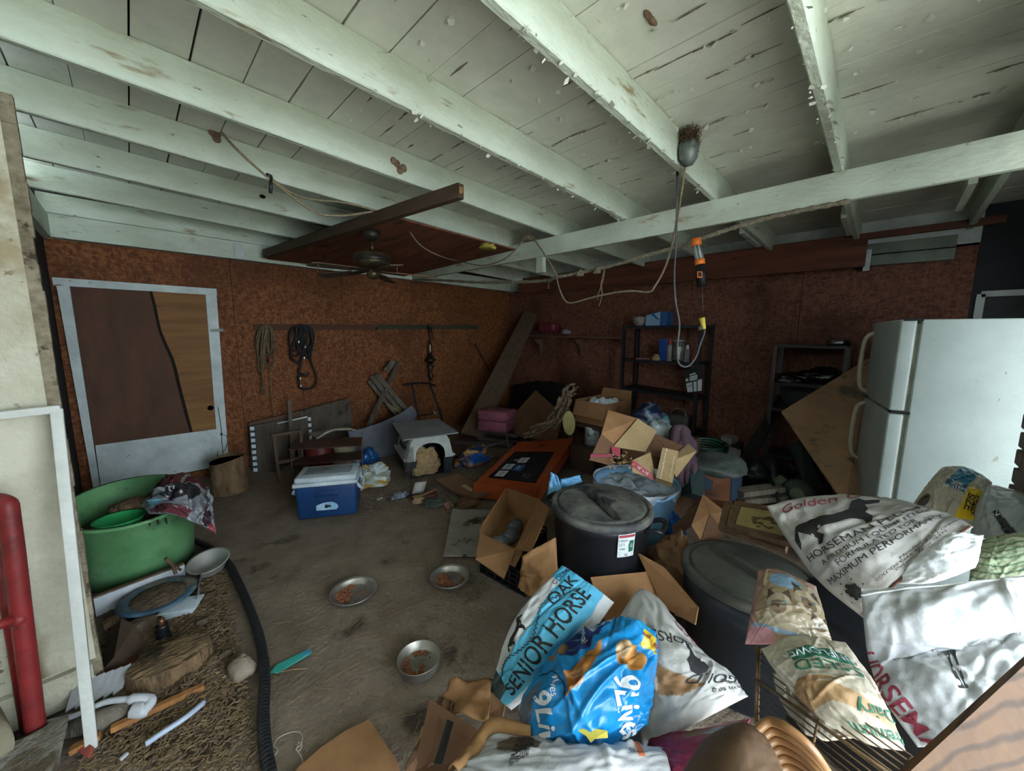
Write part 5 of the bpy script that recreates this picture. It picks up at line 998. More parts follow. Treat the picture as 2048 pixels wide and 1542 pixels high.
r, f = sack('seed_sack', [[(1650, 1448, 1.02), (1740, 1490, .98), (1812, 1503, .98)], [(1585, 1385, 1.12), (1675, 1385, 1.05), (1772, 1410, 1.04)], [(1545, 1335, 1.18), (1640, 1325, 1.13), (1735, 1345, 1.12)], [(1522, 1298, 1.24), (1590, 1272, 1.24), (1690, 1285, 1.2)]], .02, 'stained cream seed sack lying upside down on the wire cage', fn=SEED, nu=120, nv=140, seed=9, amp=.008)
T(f, 'S\u00b7SEED', .55, .585, .22, .16, 'green_ink', r, ang=3.14, bold=.01); T(f, 'SUNFLOWER', .55, .73, .13, .1, 'paper_white', r, ang=3.14); T(f, 'Dairy', .8, .24, .2, .13, 'green_ink', r, ang=3.14, bold=.01); T(f, 'Premium', .72, .09, .19, .13, 'green_ink', r, ang=3.14, bold=.01)
sack('paper_sack', [[(1610, 1468, 1.05), (1650, 1478, 1.03), (1705, 1475, 1.03)], [(1560, 1400, 1.15), (1610, 1415, 1.12), (1690, 1440, 1.08)], [(1545, 1345, 1.2), (1580, 1355, 1.2), (1640, 1390, 1.14)]], .012, 'dirty cream paper sack underneath the stained seed sack', fn=paint('#b5ab9a', [('ell', .6, .3, .12, .1, '#c9b0a8'), ('ell', .4, .6, .05, .03, '#77706a')]), nu=30, nv=36, seed=12, amp=.012)
KIT = paint('#948269', [('poly', ((0, .88), (1, .88), (1, 1), (0, 1)), '#a07c70'), ('poly', ((0, 0), (.12, 0), (.18, 1), (0, 1)), '#9e7a70'), ('ell', .52, .76, .2, .12, '#7c99b3'), ('poly', ((.2, .2), (1, .12), (1, .4), (.5, .38), (.25, .36)), '#aa9c85'), ('poly', ((0.280, 0.482), (0.301, 0.629), (0.392, 0.545)), '#4f4238'), ('poly', ((0.560, 0.482), (0.539, 0.629), (0.448, 0.545)), '#4f4238'), ('ell', 0.42, 0.44, 0.14, 0.119, '#ada089'), ('ell', 0.42, 0.412, 0.084, 0.070, '#75634f'), ('ell', 0.361, 0.457, 0.024, 0.018, '#66747a'), ('ell', 0.479, 0.457, 0.024, 0.018, '#66747a'), ('ell', 0.42, 0.412, 0.020, 0.014, '#3a302a'), ('poly', ((0.590, 0.611), (0.615, 0.790), (0.726, 0.688)), '#4f4238'), ('poly', ((0.930, 0.611), (0.905, 0.790), (0.794, 0.688)), '#4f4238'), ('ell', 0.76, 0.56, 0.17, 0.145, '#ada089'), ('ell', 0.76, 0.526, 0.102, 0.085, '#75634f'), ('ell', 0.689, 0.580, 0.029, 0.022, '#66747a'), ('ell', 0.831, 0.580, 0.029, 0.022, '#66747a'), ('ell', 0.76, 0.526, 0.024, 0.017, '#3a302a'), ('poly', ((0.760, 0.336), (0.778, 0.462), (0.856, 0.390)), '#4f4238'), ('poly', ((1.000, 0.336), (0.982, 0.462), (0.904, 0.390)), '#4f4238'), ('ell', 0.88, 0.3, 0.12, 0.102, '#ada089'), ('ell', 0.88, 0.276, 0.072, 0.060, '#75634f'), ('ell', 0.830, 0.314, 0.020, 0.016, '#66747a'), ('ell', 0.930, 0.314, 0.020, 0.016, '#66747a'), ('ell', 0.88, 0.276, 0.017, 0.012, '#3a302a'), ('poly', ((.1, .24), (1, .1), (1, .05), (.1, .18)), '#8398ac'), ('ell', .2, .05, .24, .14, '#b98289')])
sack('pet_food_bag', [[(1490, 1288, 1.3), (1560, 1290, 1.26), (1670, 1300, 1.2)], [(1505, 1212, 1.38), (1572, 1208, 1.32), (1650, 1238, 1.28)], [(1516, 1142, 1.48), (1556, 1140, 1.46), (1632, 1172, 1.4)]], .03, 'pink bordered pet food bag printed with kittens, leaning on the navy can', 'print_film', KIT, 140, 140, seed=5, amp=.008)
VAL = paint('#a39b8b', [('poly', ((.3, .55), (.62, .5), (.72, .92), (.42, .95)), '#2a6d8e'), ('poly', ((.3, .48), (.62, .44), (.63, .58), (.31, .62)), '#24566f'), ('poly', ((.62, .05), (.98, .12), (.96, .62), (.66, .6)), '#c9a81f'), ('ell', .15, .2, .08, .12, '#4a4640'), ('poly', ((.7, .7), (1, .6), (1, 1), (.75, 1)), '#b3b2a6')])
r, f = sack('pet_food_bag', [[(1815, 1025, 1.62), (1890, 1045, 1.5), (1962, 1062, 1.42)], [(1850, 975, 1.68), (1915, 985, 1.6), (1972, 1010, 1.52)], [(1885, 935, 1.75), (1935, 937, 1.68), (1985, 965, 1.6)]], .03, 'grey pet food bag with blue and yellow labels before the refrigerator', 'print_film', VAL, 130, 120, seed=14, amp=.009)
T(f, '30%', .47, .545, .1, .09, 'white_ink', r, ang=.05); T(f, 'PROTEIN', .47, .475, .08, .07, 'white_ink', r, ang=.05); T(f, 'SIZE', .74, .33, .16, .15, 'black_ink', r, ang=-1.5, bold=.02); T(f, 'VALUE', .845, .33, .13, .12, 'black_ink', r, ang=-1.5, bold=.01); T(f, '44 LB', .93, .36, .12, .1, 'black_ink', r, ang=-1.5)
r, f = sack('plastic_bag', [[(1940, 1068, 1.42), (2010, 1085, 1.32), (2100, 1105, 1.25)], [(1955, 1010, 1.5), (2025, 1025, 1.4), (2110, 1045, 1.32)], [(1972, 968, 1.6), (2020, 978, 1.5), (2110, 1010, 1.42)]], .03, 'silvery grey plastic bag with a black stripe at the right edge', 'print_film', paint('#9aa0a2', [('poly', ((.3, .35), (.37, .38), (.75, .0), (.55, .0)), '#24272b'), ('poly', ((0, .9), (1, .8), (1, 1), (0, 1)), '#8a7668')]), 60, 50, seed=15, amp=.008); T(f, 'V', .37, .31, .09, .1, 'white_ink', r, ang=-.6)
GRN = lambda u, v: rgb('#a9b596') if (math.sin(60*v+6*math.sin(4*u)+3*u) > -.75 or v > .72) else rgb('#5f7a60')
r, f = sack('feed_sack', [[(1935, 1175, 1.25), (2010, 1175, 1.2), (2110, 1165, 1.16)], [(1945, 1120, 1.3), (2015, 1110, 1.25), (2110, 1100, 1.2)], [(1958, 1082, 1.36), (2015, 1070, 1.32), (2110, 1062, 1.26)]], .02, 'pale green sack with wavy lines between the white feed sacks', fn=GRN, nu=80, nv=90, seed=16, amp=.007); T(f, 'organic layer feed', .4, .86, .07, .1, 'sepia_ink', r, ang=.1)
# Senior sack
SEN = paint('#c9cbcd', [('poly', ((0, .3), (1, .22), (1, .8), (.8, .82), (.5, .72), (.3, .74), (0, .88)), '#55aed2'), ('poly', ((.86, .7), (1, .7), (1, 1), (.88, 1)), '#4aa6cc'), ('poly', ((0, .5), (.1, .5), (.16, 1), (0, 1)), '#3b4a4c')])
r, f = sack('feed_sack', [[(1022, 1420, 1.42), (1138, 1318, 1.5), (1228, 1205, 1.68)], [(1008, 1408, 1.39), (1102, 1290, 1.46), (1195, 1178, 1.66)], [(994, 1396, 1.41), (1066, 1264, 1.5), (1160, 1153, 1.69)], [(980, 1385, 1.46), (1032, 1236, 1.57), (1124, 1130, 1.75)]], .03, 'white and sky blue senior horse feed sack leaning on the rubbish', fn=SEN, nu=190, nv=120, seed=21, amp=.011, floor=.01)
T(f, 'SENIOR HORSE', .5, .44, .122, .27, 'black_ink', r, bold=.012); T(f, 'OAK', .83, .7, .12, .22, 'black_ink', r, bold=.01); T(f, 'GOLDEN', .93, .86, .05, .1, 'black_ink', r); horse(f, .42, .84, .24, .22, r)
MB().tube([f(.1+.008*k, .66+.1*math.sin(k*.11)+.02*math.sin(k*1.9), .004) for k in range(100)], .0018, 4).build('rope_print', 'black_ink', r)
sheet('torn_tail', 'print_foil' if 0 else 'brown_paper', [dp(985, 1385, 1.44), dp(1012, 1410, 1.4), dp(1005, 1445, 1.36), dp(978, 1430, 1.4)], .01, r)
# gold sack
r, f = sack('feed_sack', [[(1285, 1505, 1.24), (1390, 1448, 1.27), (1497, 1392, 1.42)], [(1275, 1400, 1.36), (1370, 1370, 1.36), (1465, 1350, 1.48)], [(1262, 1310, 1.48), (1330, 1290, 1.46), (1405, 1305, 1.55)], [(1240, 1232, 1.64), (1286, 1178, 1.74), (1348, 1245, 1.66)]], .035, 'white gold horse feed sack with black rider print, below the blue bag', fn=paint('#abaaa7', [('poly', ((.22, .3), (.3, .56), (.62, .28), (.42, .24)), '#8d6a47')]), seed=31, amp=.012, ncr=22, floor=.01)
T(f, 'HORSEMAN', .42, .7, .13, .085, 'black_ink', r, ang=2.9); T(f, 'GOLD', .75, .3, .19, .12, 'black_ink', r, ang=2.75, shear=.3); T(f, 'Net Wt 50 lb', .85, .17, .075, .055, 'black_ink', r, ang=2.85); T(f, '(22.68 kg)', .87, .23, .06, .05, 'black_ink', r, ang=2.85); T(f, 'FEED', .88, .78, .14, .09, 'maroon_ink', r, ang=2.6)
patch_on(f, [(.55+.2*x, .4+.24*y) for x, y in ((0, .1), (.1, .5), (.4, .6), (.55, .75), (.6, 1), (.75, 1.0), (.72, .8), (.8, .5), (1, .3), (.9, .05), (.6, -.1), (.2, -.1))], 'black_ink', r, 'rider_print', .0022, 26)
# blue cat food bag
NINE0 = paint('#1a86c8', [('poly', ((0, .25), (.16, .5), (.2, .3), (.12, 0), (0, 0)), '#5c6c80'), ('ell', .42, .52, .13, .22, '#1a86c8'), ('poly', ((.12, .74), (.3, .98), (.46, .86), (.36, .62), (.24, .62)), '#232c63'), ('ell', .17, .68, .07, .06, '#a37a52'), ('poly', ((.4, .36), (.34, .48), (.42, .62), (.5, .72), (.52, .58), (.47, .42)), '#b9793c'), ('ell', .73, .62, .11, .08, '#b9803f'), ('ell', .66, .66, .05, .06, '#c9a77c'), ('poly', ((.78, .74), (.94, .7), (.97, .88), (.8, .9)), '#d2b326'), ('poly', ((.2, .0), (.45, .0), (.45, .08), (.2, .06)), '#20264f'), ('poly', ((.55, .92), (.7, .98), (.95, .95), (.7, .86)), '#2fa3db')])
def NINE(u, v):
    c = NINE0(u, v)
    if c[0] > c[2]*1.8 and c[1] < .4:
        k = .75+.5*noise.noise(V(u*26, v*9, 2))+.25*math.sin(60*(u+v*.4)); return tuple(x*max(.35, min(1.25, k)) for x in c)
    return c
r, f = sack('pet_food_bag', [[(1052, 1490, 1.24), (1100, 1512, 1.19), (1205, 1495, 1.17), (1296, 1450, 1.22)], [(1042, 1412, 1.32), (1125, 1410, 1.19), (1212, 1400, 1.18), (1300, 1400, 1.28)], [(1085, 1340, 1.4), (1165, 1322, 1.3), (1240, 1312, 1.3), (1313, 1320, 1.38)], [(1150, 1275, 1.5), (1215, 1248, 1.5), (1270, 1240, 1.5), (1313, 1262, 1.46)]], .05, 'crumpled bright blue cat food bag with yellow flash in the foreground', 'print_film', NINE, 170, 160, seed=41, amp=.02, ncr=34, floor=.02)
T(f, '9Lives', .75, .3, .19, .17, 'white_ink', r, ang=-1.3, bold=.02, shear=.2); T(f, '9Lives', .3, .22, .16, .14, 'white_ink', r, ang=-1.2, bold=.02, shear=.2); T(f, 'Daily', .335, .86, .07, .06, 'white_ink', r, ang=-1.1); T(f, 'Essentials', .285, .82, .062, .055, 'white_ink', r, ang=-1.1); T(f, '20 LB', .87, .8, .09, .08, 'red_print', r, ang=-.2, bold=.01)
T(f, '9Lives', .3, .42, .05, .05, 'white_ink', r, ang=-1.2); MB().tube([f(.1+.3*math.sin(k*.1), .28+.26*math.cos(k*.1)*1, .003) for k in range(0, 14)], .002, 4).build('print_ring', 'navy_band', r)
mb = MB(); a = [dp(1128, 1446, 1.13), dp(1150, 1436, 1.14), dp(1160, 1452, 1.12), dp(1215, 1462, 1.1), dp(1216, 1476, 1.09), dp(1190, 1478, 1.09), dp(1182, 1486, 1.09), dp(1172, 1472, 1.1)]
sheet('yellow_flap', mat('yellow_foil', '#cfc05a', '#bba93f', scale=8, rough=.3), a, .003, r)
# bottom centre: open white sack lined with brown paper
r, f = sack('feed_sack', [[(885, 1560, 1.08), (1030, 1600, 1.0), (1200, 1610, .98), (1350, 1590, 1.0)], [(930, 1525, 1.12), (1050, 1530, 1.06), (1190, 1525, 1.04), (1335, 1515, 1.08)], [(985, 1462, 1.2), (1060, 1475, 1.18), (1180, 1500, 1.12), (1325, 1495, 1.15)]], .02, 'white feed sack with brown torn mouth at the bottom of the pile', fn=paint('#b2b3b6', [('ell', .28, .75, .14, .2, '#5e5143'), ('poly', ((.86, .5), (.9, .5), (.9, .9), (.86, .9)), '#b5633a')]), nu=90, nv=40, seed=51, amp=.014, floor=.01)
for i in range(5): T(f, 'MAXIMUM FIBER', .27+.02*i, .72+.05*i, .03, .1, 'black_ink', r, ang=-1.4)
T(f, 'G', .84, .6, .04, .14, 'black_ink', r)
MB().grid(lambda u, v: lerp(crom([dp(897, 1542, 1.1), dp(930, 1500, 1.16), dp(985, 1440, 1.24), dp(1060, 1455, 1.22)], u), crom([dp(915, 1545, 1.08), dp(960, 1505, 1.13), dp(985, 1468, 1.19), dp(1062, 1478, 1.17)], u), v)+V(0, 0, .02*math.sin(3*v)+.006*noise.noise(V(u*9, v*3, 0))), 36, 8).build('kraft_mouth', mat('kraft', '#9b744a', '#7f5d3b', scale=6, rough=.85, bump=.2), r, solid=.005)
# crimson bag
r, f = sack('plastic_bag', [[(1250, 1560, 1.12), (1370, 1575, 1.0), (1470, 1560, 1.0)], [(1290, 1500, 1.2), (1380, 1510, 1.1), (1480, 1490, 1.1)], [(1300, 1470, 1.3), (1400, 1460, 1.25), (1500, 1435, 1.25)]], .015, 'crimson printed bag below the gold feed sack', fn=paint('#8a2743', [('poly', ((.3, .75), (1, .6), (1, .95), (.5, .9)), '#6f5136'), ('poly', ((.6, .72), (.8, .66), (.95, .8), (.7, .86)), '#7d8c94')]), nu=50, nv=40, seed=61, amp=.008)
for i in range(4): T(f, 'feeding directions', .32, .42-.07*i, .04, .06, 'pink_wrap', r)
# brown leather-like carton roll and tan hose coils
r, f = sack('carton_roll', [[(1350, 1570, .92), (1450, 1600, .85), (1580, 1580, .85)], [(1400, 1490, 1.0), (1480, 1490, .93), (1560, 1525, .92)], [(1440, 1462, 1.05), (1490, 1446, 1.02), (1530, 1470, 1.0)]], .012, 'rounded brown carton piece in the foreground beside the wire cage', mat('dim_card', '#5e4631', '#4d3927', scale=5, rough=.8), None, 40, 40, seed=71, amp=.003, ncr=2, cat='cardboard')
mat('tan_hose', '#9c7148', '#845d3a', scale=5, rough=.35, bump=.05, spec=.5)
tc = root('hose_coil', dp(1600, 1530, .95), 'coiled tan plastic hose in the foreground beside the brown carton piece', 'hose')
for i in range(6):
    o = 10*i; MB().tube(spline([dp(1512+o*.6, 1462+o*1.7, 1.0), dp(1540+o*.8, 1443+o*1.8, 1.0), dp(1580+o*.9, 1460+o*1.9, .96), dp(1625+o*.5, 1500+o*1.7, .93), dp(1665+o*.4, 1560+o*1.2, .92)], 8), .011, 8).build('loop', 'tan_hose', tc)
# wire cage
wc_ = root('wire_cage', dp(1600, 1480, 1.0), 'rusty wire cage under the stained seed sack', 'cage')
f = Q(dp(1512, 1452, 1.14), dp(1760, 1660, .82), dp(1835, 1520, .9), dp(1515, 1292, 1.27)); mat('cage_wire', '#7a6347', '#4f3f2e', scale=25, rough=.6, metal=.5)
for k in range(13): MB().tube([f(0, k/12), f(1, k/12)], .0022, 5).build('wire', 'cage_wire', wc_)
for u, t in ((0, .005), (.02, .003), (.5, .0035), (.98, .004)): MB().tube([f(u, -.02), f(u, 1)], t, 6).build('upright', 'cage_wire', wc_)
MB().tube([f(0, .55, .004), f(1, .62, .004)], .0045, 6).build('rail', 'cage_wire', wc_)
# what the sacks lie on
for i, (c, d, lab) in enumerate((((1.95, -.1, .27), (.5, .5, .54), 'dark storage tote hidden under the horse feed sack'), ((1.15, .62, .07), (.35, .35, .14), 'dark storage tote hidden below the blue cat food bag'))):
    MB().box(c, d, rot=(0, 0, -.4), bev=.03).build('storage_tote', 'can_black', None, lab, 'tote')
# plywood corner
m_ = mat('ply_face', '#6a4a2e', '#5a3e27', scale=9, rough=.65, bump=.1); nt_ = m_.node_tree; b_ = nt_.nodes['Principled BSDF']; src = b_.inputs['Base Color'].links[0].from_socket
wv = nt_.nodes.new('ShaderNodeTexWave'); wv.wave_type = 'RINGS'; wv.inputs['Scale'].default_value = 7; wv.inputs['Distortion'].default_value = 5; wv.inputs['Detail'].default_value = 3; wv.inputs['Detail Scale'].default_value = .8
mp_ = nt_.nodes.new('ShaderNodeMapping'); mp_.inputs['Scale'].default_value = (.6, 1.5, 2.2); mp_.inputs['Location'].default_value = (.25, .1, .3); tc2 = nt_.nodes.new('ShaderNodeTexCoord'); nt_.links.new(tc2.outputs['Object'], mp_.inputs[0]); nt_.links.new(mp_.outputs[0], wv.inputs['Vector'])
rp_ = nt_.nodes.new('ShaderNodeValToRGB'); rp_.color_ramp.elements[0].position = .0; rp_.color_ramp.elements[0].color = (.32, .28, .25, 1); rp_.color_ramp.elements[1].position = .35; rp_.color_ramp.elements[1].color = (1, 1, 1, 1); nt_.links.new(wv.outputs['Fac'], rp_.inputs[0])
mx_ = nt_.nodes.new('ShaderNodeMixRGB'); mx_.blend_type = 'MULTIPLY'; mx_.inputs[0].default_value = .8; nt_.links.new(src, mx_.inputs[1]); nt_.links.new(rp_.outputs[0], mx_.inputs[2]); nt_.links.new(mx_.outputs[0], b_.inputs['Base Color'])
P = [dp(1760, 1575, .6), dp(2100, 1265, .78), dp(2120, 1640, .6)]
sheet('plywood_corner', 'ply_face', P, .018, None, label='plywood sheet corner with bold grain in the bottom right corner', cat='plywood')
# cardboard on the floor, bottom centre
sheet('cardboard_sheet', 'cardboard', [fl(x, y, .008) for x, y in ((738, 1442), (748, 1455), (796, 1528), (812, 1600), (545, 1600), (600, 1535), (640, 1500), (690, 1465))], .008, None, label='flat brown cardboard sheet on the floor at the bottom edge', cat='cardboard')
sheet('cardboard_crushed', 'cardboard_dark', [dp(862, 1400, 1.42), dp(972, 1470, 1.28), dp(930, 1545, 1.2), dp(830, 1545, 1.28)], .01, None, label='crushed brown carton panel left of the open white sack', cat='cardboard')
crushed('crushed_carton', 'cardboard', ((880, 1425, 1.4), (975, 1440, 1.34), (985, 1358, 1.48), (898, 1360, 1.5)), 'crushed brown carton with curled edge below the senior horse sack', amp=.025, seed=9)
crushed('crushed_carton', 'cardboard_dark', ((808, 1545, 1.28), (868, 1545, 1.26), (905, 1400, 1.42), (880, 1395, 1.45)), 'narrow crushed carton strip left of the black tape', amp=.03, seed=13)
MB().slab([dp(895, 1440, 1.3), dp(907, 1445, 1.29), dp(885, 1530, 1.18), dp(868, 1528, 1.19)], .003).build('black_tape', mat('black_tape', '#2b2c2e', '#1f2022', rough=.35), None, 'strip of black tape across the crushed carton panel', 'tape')
p = fl(868, 1480, .1); lump('crumpled_paper', 'cardboard_pale', (p.x, p.y, .04), (.06, .05, .06), 5, .7, 4, label='small crumpled tan paper on the crushed carton panel', cat='paper')
# ================================================================ left side, floor and what hangs from the ceiling
mat('tub_green', '#6b9c6c', '#4e7f52', scale=4, rough=.5, bump=.1, bscale=30, spot=[('#38452f', 4, .60), ('#6d8a68', 12, .68)]); mat('green_bright', '#2f9a5a', '#23804a', rough=.5)
tc_ = V(-.095, 3.5, 0); tu = root('feed_tub', tc_, 'big round green plastic tub behind the painted partition', 'tub')
mb = MB(); prof = [(.265, 0), (.285, .02), (.315, .3), (.322, .305), (.33, .42), (.345, .425), (.345, .44), (.32, .44), (.3, .3), (.26, .04), (0, .04)]
mb.lathe(prof, tc_, 56)
for p in mb.v: p.z += (p.y-tc_.y+.3)*.16*(p.z/.44)
mb.build('shell', 'tub_green', tu)
for k, px in enumerate((296, 313, 330)): MB().slab([wy(px, 1042-2*k, 3.165), wy(px+2, 1052-2*k, 3.165), wy(px+5, 1051-2*k, 3.165), wy(px+4, 1041-2*k, 3.165)], .01, NB).build('rim_notch', 'dark_gap', tu)
MB().lathe([(0, .38), (.09, .38), (.12, .44), (.125, .445), (.115, .44), (.085, .395), (0, .392)], tc_+V(-.06, -.18, 0), 28).build('green_bowl', 'green_bright', None, 'bright green bowl inside the big green tub', 'bowl')
MB().tube([tc_+V(-.1, .02, .42), tc_+V(.02, .0, .44), tc_+V(.14, -.02, .42)], [.05, .06, .045], 10).build('wood_chunk', 'bark', None, 'brown wood chunk lying inside the green tub', 'wood')
MB().lathe([(0, .2), (.26, .2), (.27, .34), (0, .36)], tc_, 24).build('tub_litter', 'dirt', None, 'dry litter filling the green tub', 'litter', kind='stuff')
TB = paint('#83868c', [('poly', ((0, .6), (.3, .75), (.4, 1), (0, 1)), '#46272c'), ('poly', ((.3, .3), (.6, .45), (.5, .6), (.28, .5)), '#2b2a2e'), ('ell', .45, .75, .08, .1, '#8b9440'), ('poly', ((.12, .55), (.5, .62), (.55, .9), (.3, .95)), '#5a2c33'), ('poly', ((.5, .35), (.72, .4), (.8, .62), (.55, .6)), '#2d2a2d'), ('poly', ((.05, .05), (.5, .0), (.55, .2), (.1, .25)), '#6a3a40'), ('poly', ((.55, .65), (1, .7), (1, 1), (.6, 1)), '#4c2429'), ('poly', ((.7, .0), (.95, .1), (.9, .35), (.75, .3)), '#3b2b2f'), ('poly', ((.82, .0), (1, .0), (1, .2), (.9, .2)), '#8c3c48'), ('poly', ((.1, .25), (.25, .3), (.22, .5), (.08, .4)), '#7fb0c4')])
sack('feed_bag', [[(298, 1028, 2.35), (345, 1030, 2.33), (400, 1050, 2.36), (432, 1068, 2.36)], [(290, 1018, 2.4), (345, 1000, 2.38), (400, 1012, 2.42), (428, 1040, 2.4)], [(285, 1008, 2.5), (330, 972, 2.45), (382, 972, 2.55), (424, 1008, 2.48)], [(315, 966, 2.65), (350, 954, 2.68), (392, 958, 2.72), (416, 984, 2.66)]], .02, 'crumpled maroon and white feed bag draped over the green tub', 'print_film', TB, 110, 90, seed=81, amp=.032, ncr=40)
# white leaning frame
mat('frame_white', '#bfc2bf', '#a6a8a3', scale=4, rough=.55, bump=.15, spot=('#77705f', 14, .68))
lf = root('screen_frame', fl(185, 1500), 'white wooden screen frame leaning on the painted partition', 'frame')
a, b = wy(113, 818, 2.3), fl(184, 1497); MB().beam(a, b, .034, .03, up=(0, -1, 0), bev=.003).build('stile', 'frame_white', lf)
MB().beam(wy(-30, 834, 2.3), wy(122, 817, 2.3), .03, .034, up=(0, -1, 0), bev=.003).build('top_rail', 'frame_white', lf)
MB().add([wy(-30, 838, 2.352), wy(112, 824, 2.352), V(wy(112, 824, 2.352).x, 2.352, .17), V(wy(-30, 838, 2.352).x, 2.352, .17)], [(0, 3, 2, 1)]).build('screen', mat('grimy_screen', '#b8b5a4', '#9c9885', scale=3, rough=.7, bump=.3, spot=[('#6d5d45', 1.9, .55, (1, 1, .3)), ('#4a3f2e', 30, .68)]), lf, solid=.004, label='grimy brown stained upper screen')
# red gate
mat('gate_red', '#852627', '#5d1c1d', scale=8, rough=.5, bump=.15, spot=[('#4a2a22', 9, .62), ('#a8635a', 40, .70)])
gt = root('pipe_gate', fl(75, 1490), 'red rusty pipe gate standing at the left edge', 'gate')
b0 = fl(75, 1485); t0 = dp(17, 1022, 1.36); MB().tube(spline([b0, lerp(b0, t0, .5), lerp(b0, t0, .95), t0+(dp(5, 1003, 1.36)-t0)*.9, dp(-60, 1002, 1.36)], 6), .028, 14).build('post', 'gate_red', gt)
MB().tube([fl(52, 1468)+V(0, .02, 0), dp(-12, 1040, 1.4)], .018, 10).build('rear_pipe', 'gate_red', gt)
MB().tube([dp(40, 1236, 1.4), dp(-60, 1268, 1.3)], .018, 10).build('cross_pipe', 'gate_red', gt)
MB().ball(dp(38, 1238, 1.4), .026).build('weld', 'gate_red', gt)
mat('rough_concrete', '#8d8a82', '#6b675f', scale=8, rough=.95, bump=.9, bscale=40, spot=('#5a4f40', 4, .55))
p = fl(40, 1520); mb = MB(); bm = bmesh.new(); bmesh.ops.create_cube(bm, size=1); bmesh.ops.subdivide_edges(bm, edges=bm.edges[:], cuts=7, use_grid_fill=True)
for v in bm.verts:
    q = V(v.co.x*.42, v.co.y*.34, v.co.z*.11); q += v.normal*0+V(1, 1, .6)*.03*noise.noise(q*9); mb.v.append(q+V(p.x-.1, p.y-.17, .025))
bm.verts.index_update(); mb.f = [tuple(v.index for v in f.verts) for f in bm.faces]; mb.smooth = [False]*len(mb.f); bm.free()
mb.build('concrete_block', 'rough_concrete', None, 'rough broken concrete block at the foot of the red gate', 'concrete')
p = dp(14, 1450, 1.45); MB().lathe([(0, -.12), (.11, -.12), (.115, -.05), (.115, .14), (.07, .16), (0, .162)], V(p.x-.1, p.y-.06, .12), 28, axis=(-.3, 1, 0)).build('grey_pipe', mat('pipe_beige', '#8f8672', '#766d5a', rough=.6), None, 'beige pipe end lying behind the red gate', 'pipe')
# dirt and litter heap along the partition
mb = MB()
def mound(u, v):
    p = lerp(lerp(fl(150, 1545), fl(525, 1545), u), lerp(fl(215, 1215), fl(450, 1130), u), v); e = (4*u*(1-u))**.6*(4*v*(1-v))**.6; p.z = -.03+e*(.055+.03*noise.noise(V(u*3, v*4, 1))+.014*noise.noise(V(u*14, v*16, 2)))+.02*noise.noise(V(u*7, v*8, 5)); return p
mb.grid(mound, 60, 60); mb.build('dirt_heap', 'dirt', None, 'heap of brown dirt and chaff along the black hose', 'dirt', kind='stuff')
STUMP = fl(345, 1345)
mat('straw', '#8d7750', '#675434', scale=30, rough=.9, bump=0); mat('chip', '#7d6950', '#55473a', scale=40, rough=.95, bump=0, spot=('#a3906c', 9, .62))
def sticks(n, place, lmin, lmax, r, name, m, lab):
    mb = MB()
    for _ in range(n):
        p = place(); a = random.random()*6.28; L_ = random.uniform(lmin, lmax); d = V(math.cos(a), math.sin(a), random.uniform(-.15, .25))*L_*.5; s = V(-d.y, d.x, 0).normalized()*r*random.uniform(.6, 1.4); z = V(0, 0, r*.9); k = d*.2+s*random.uniform(-3, 3)
        mb.add([p-d-s, p-d+s, p-d+z, p+k-s, p+k+s, p+k+z, p+d-s*.6, p+d+s*.6, p+d+z*.5], [(0, 3, 5, 2), (1, 2, 5, 4), (3, 6, 8, 5), (4, 5, 8, 7)])
    return mb.build(name, m, None, lab, 'litter', kind='stuff')
def on_heap():
    while 1:
        u, v = random.random(), random.random(); p = mound(u, v); p.z = max(p.z, .0)+.005; q = p-STUMP
        if (q.x/.17)**2+(q.y/.13)**2 > 1: return p
sticks(620, on_heap, .03, .12, .0014, 'straw_litter', 'straw', 'straw scattered over the dirt heap'); sticks(3200, on_heap, .008, .035, .004, 'wood_chips', 'chip', 'wood chips scattered over the dirt heap')
def on_floor(): p = fl(random.uniform(430, 1000), 1000+520*random.random()); p.z = .004; return p
sticks(130, on_floor, .02, .12, .0014, 'floor_straw', 'straw', 'stray straw on the open floor'); sticks(420, on_floor, .003, .014, .003, 'floor_crumbs', 'chip', 'dark crumbs on the open floor')
def back_floor(): p = fl(random.uniform(690, 960), random.uniform(930, 1030)); p.z = .005; return p
sticks(700, back_floor, .006, .04, .005, 'back_litter', 'chip', 'dark litter around the pet carrier')
for i, (x0, y0, x1, y1, lab) in enumerate(((768, 1237, 841, 1208, 'long pale straw between the three pans'), (645, 1366, 733, 1319, 'long straw left of the deep pan'), (820, 1130, 852, 1124, 'short straw above the upper pan'), (540, 1348, 616, 1336, 'straw below the teal strip'))):
    MB().tube([fl(x0, y0, .006), fl((x0+x1)/2, (y0+y1)/2-2, .008), fl(x1, y1, .006)], .0022, 5).build('straw_stalk', 'straw', None, lab, 'straw')
# black corrugated hose
path = spline([fl(x, y, .024) for x, y in ((380, 1078), (415, 1093), (452, 1122), (474, 1160), (498, 1215), (520, 1280), (529, 1350), (527, 1420), (530, 1490), (546, 1580))], 40)
rs = [.0225 if i < len(path)*.62 else (.0235 if i % 4 < 2 else .0205) for i in range(len(path))]
MB().tube(path, rs, 14).build('black_hose', mat('hose_black', '#24262a', '#191a1d', scale=9, rough=.45, bump=.1), None, 'thick black ribbed hose lying across the floor', 'hose')
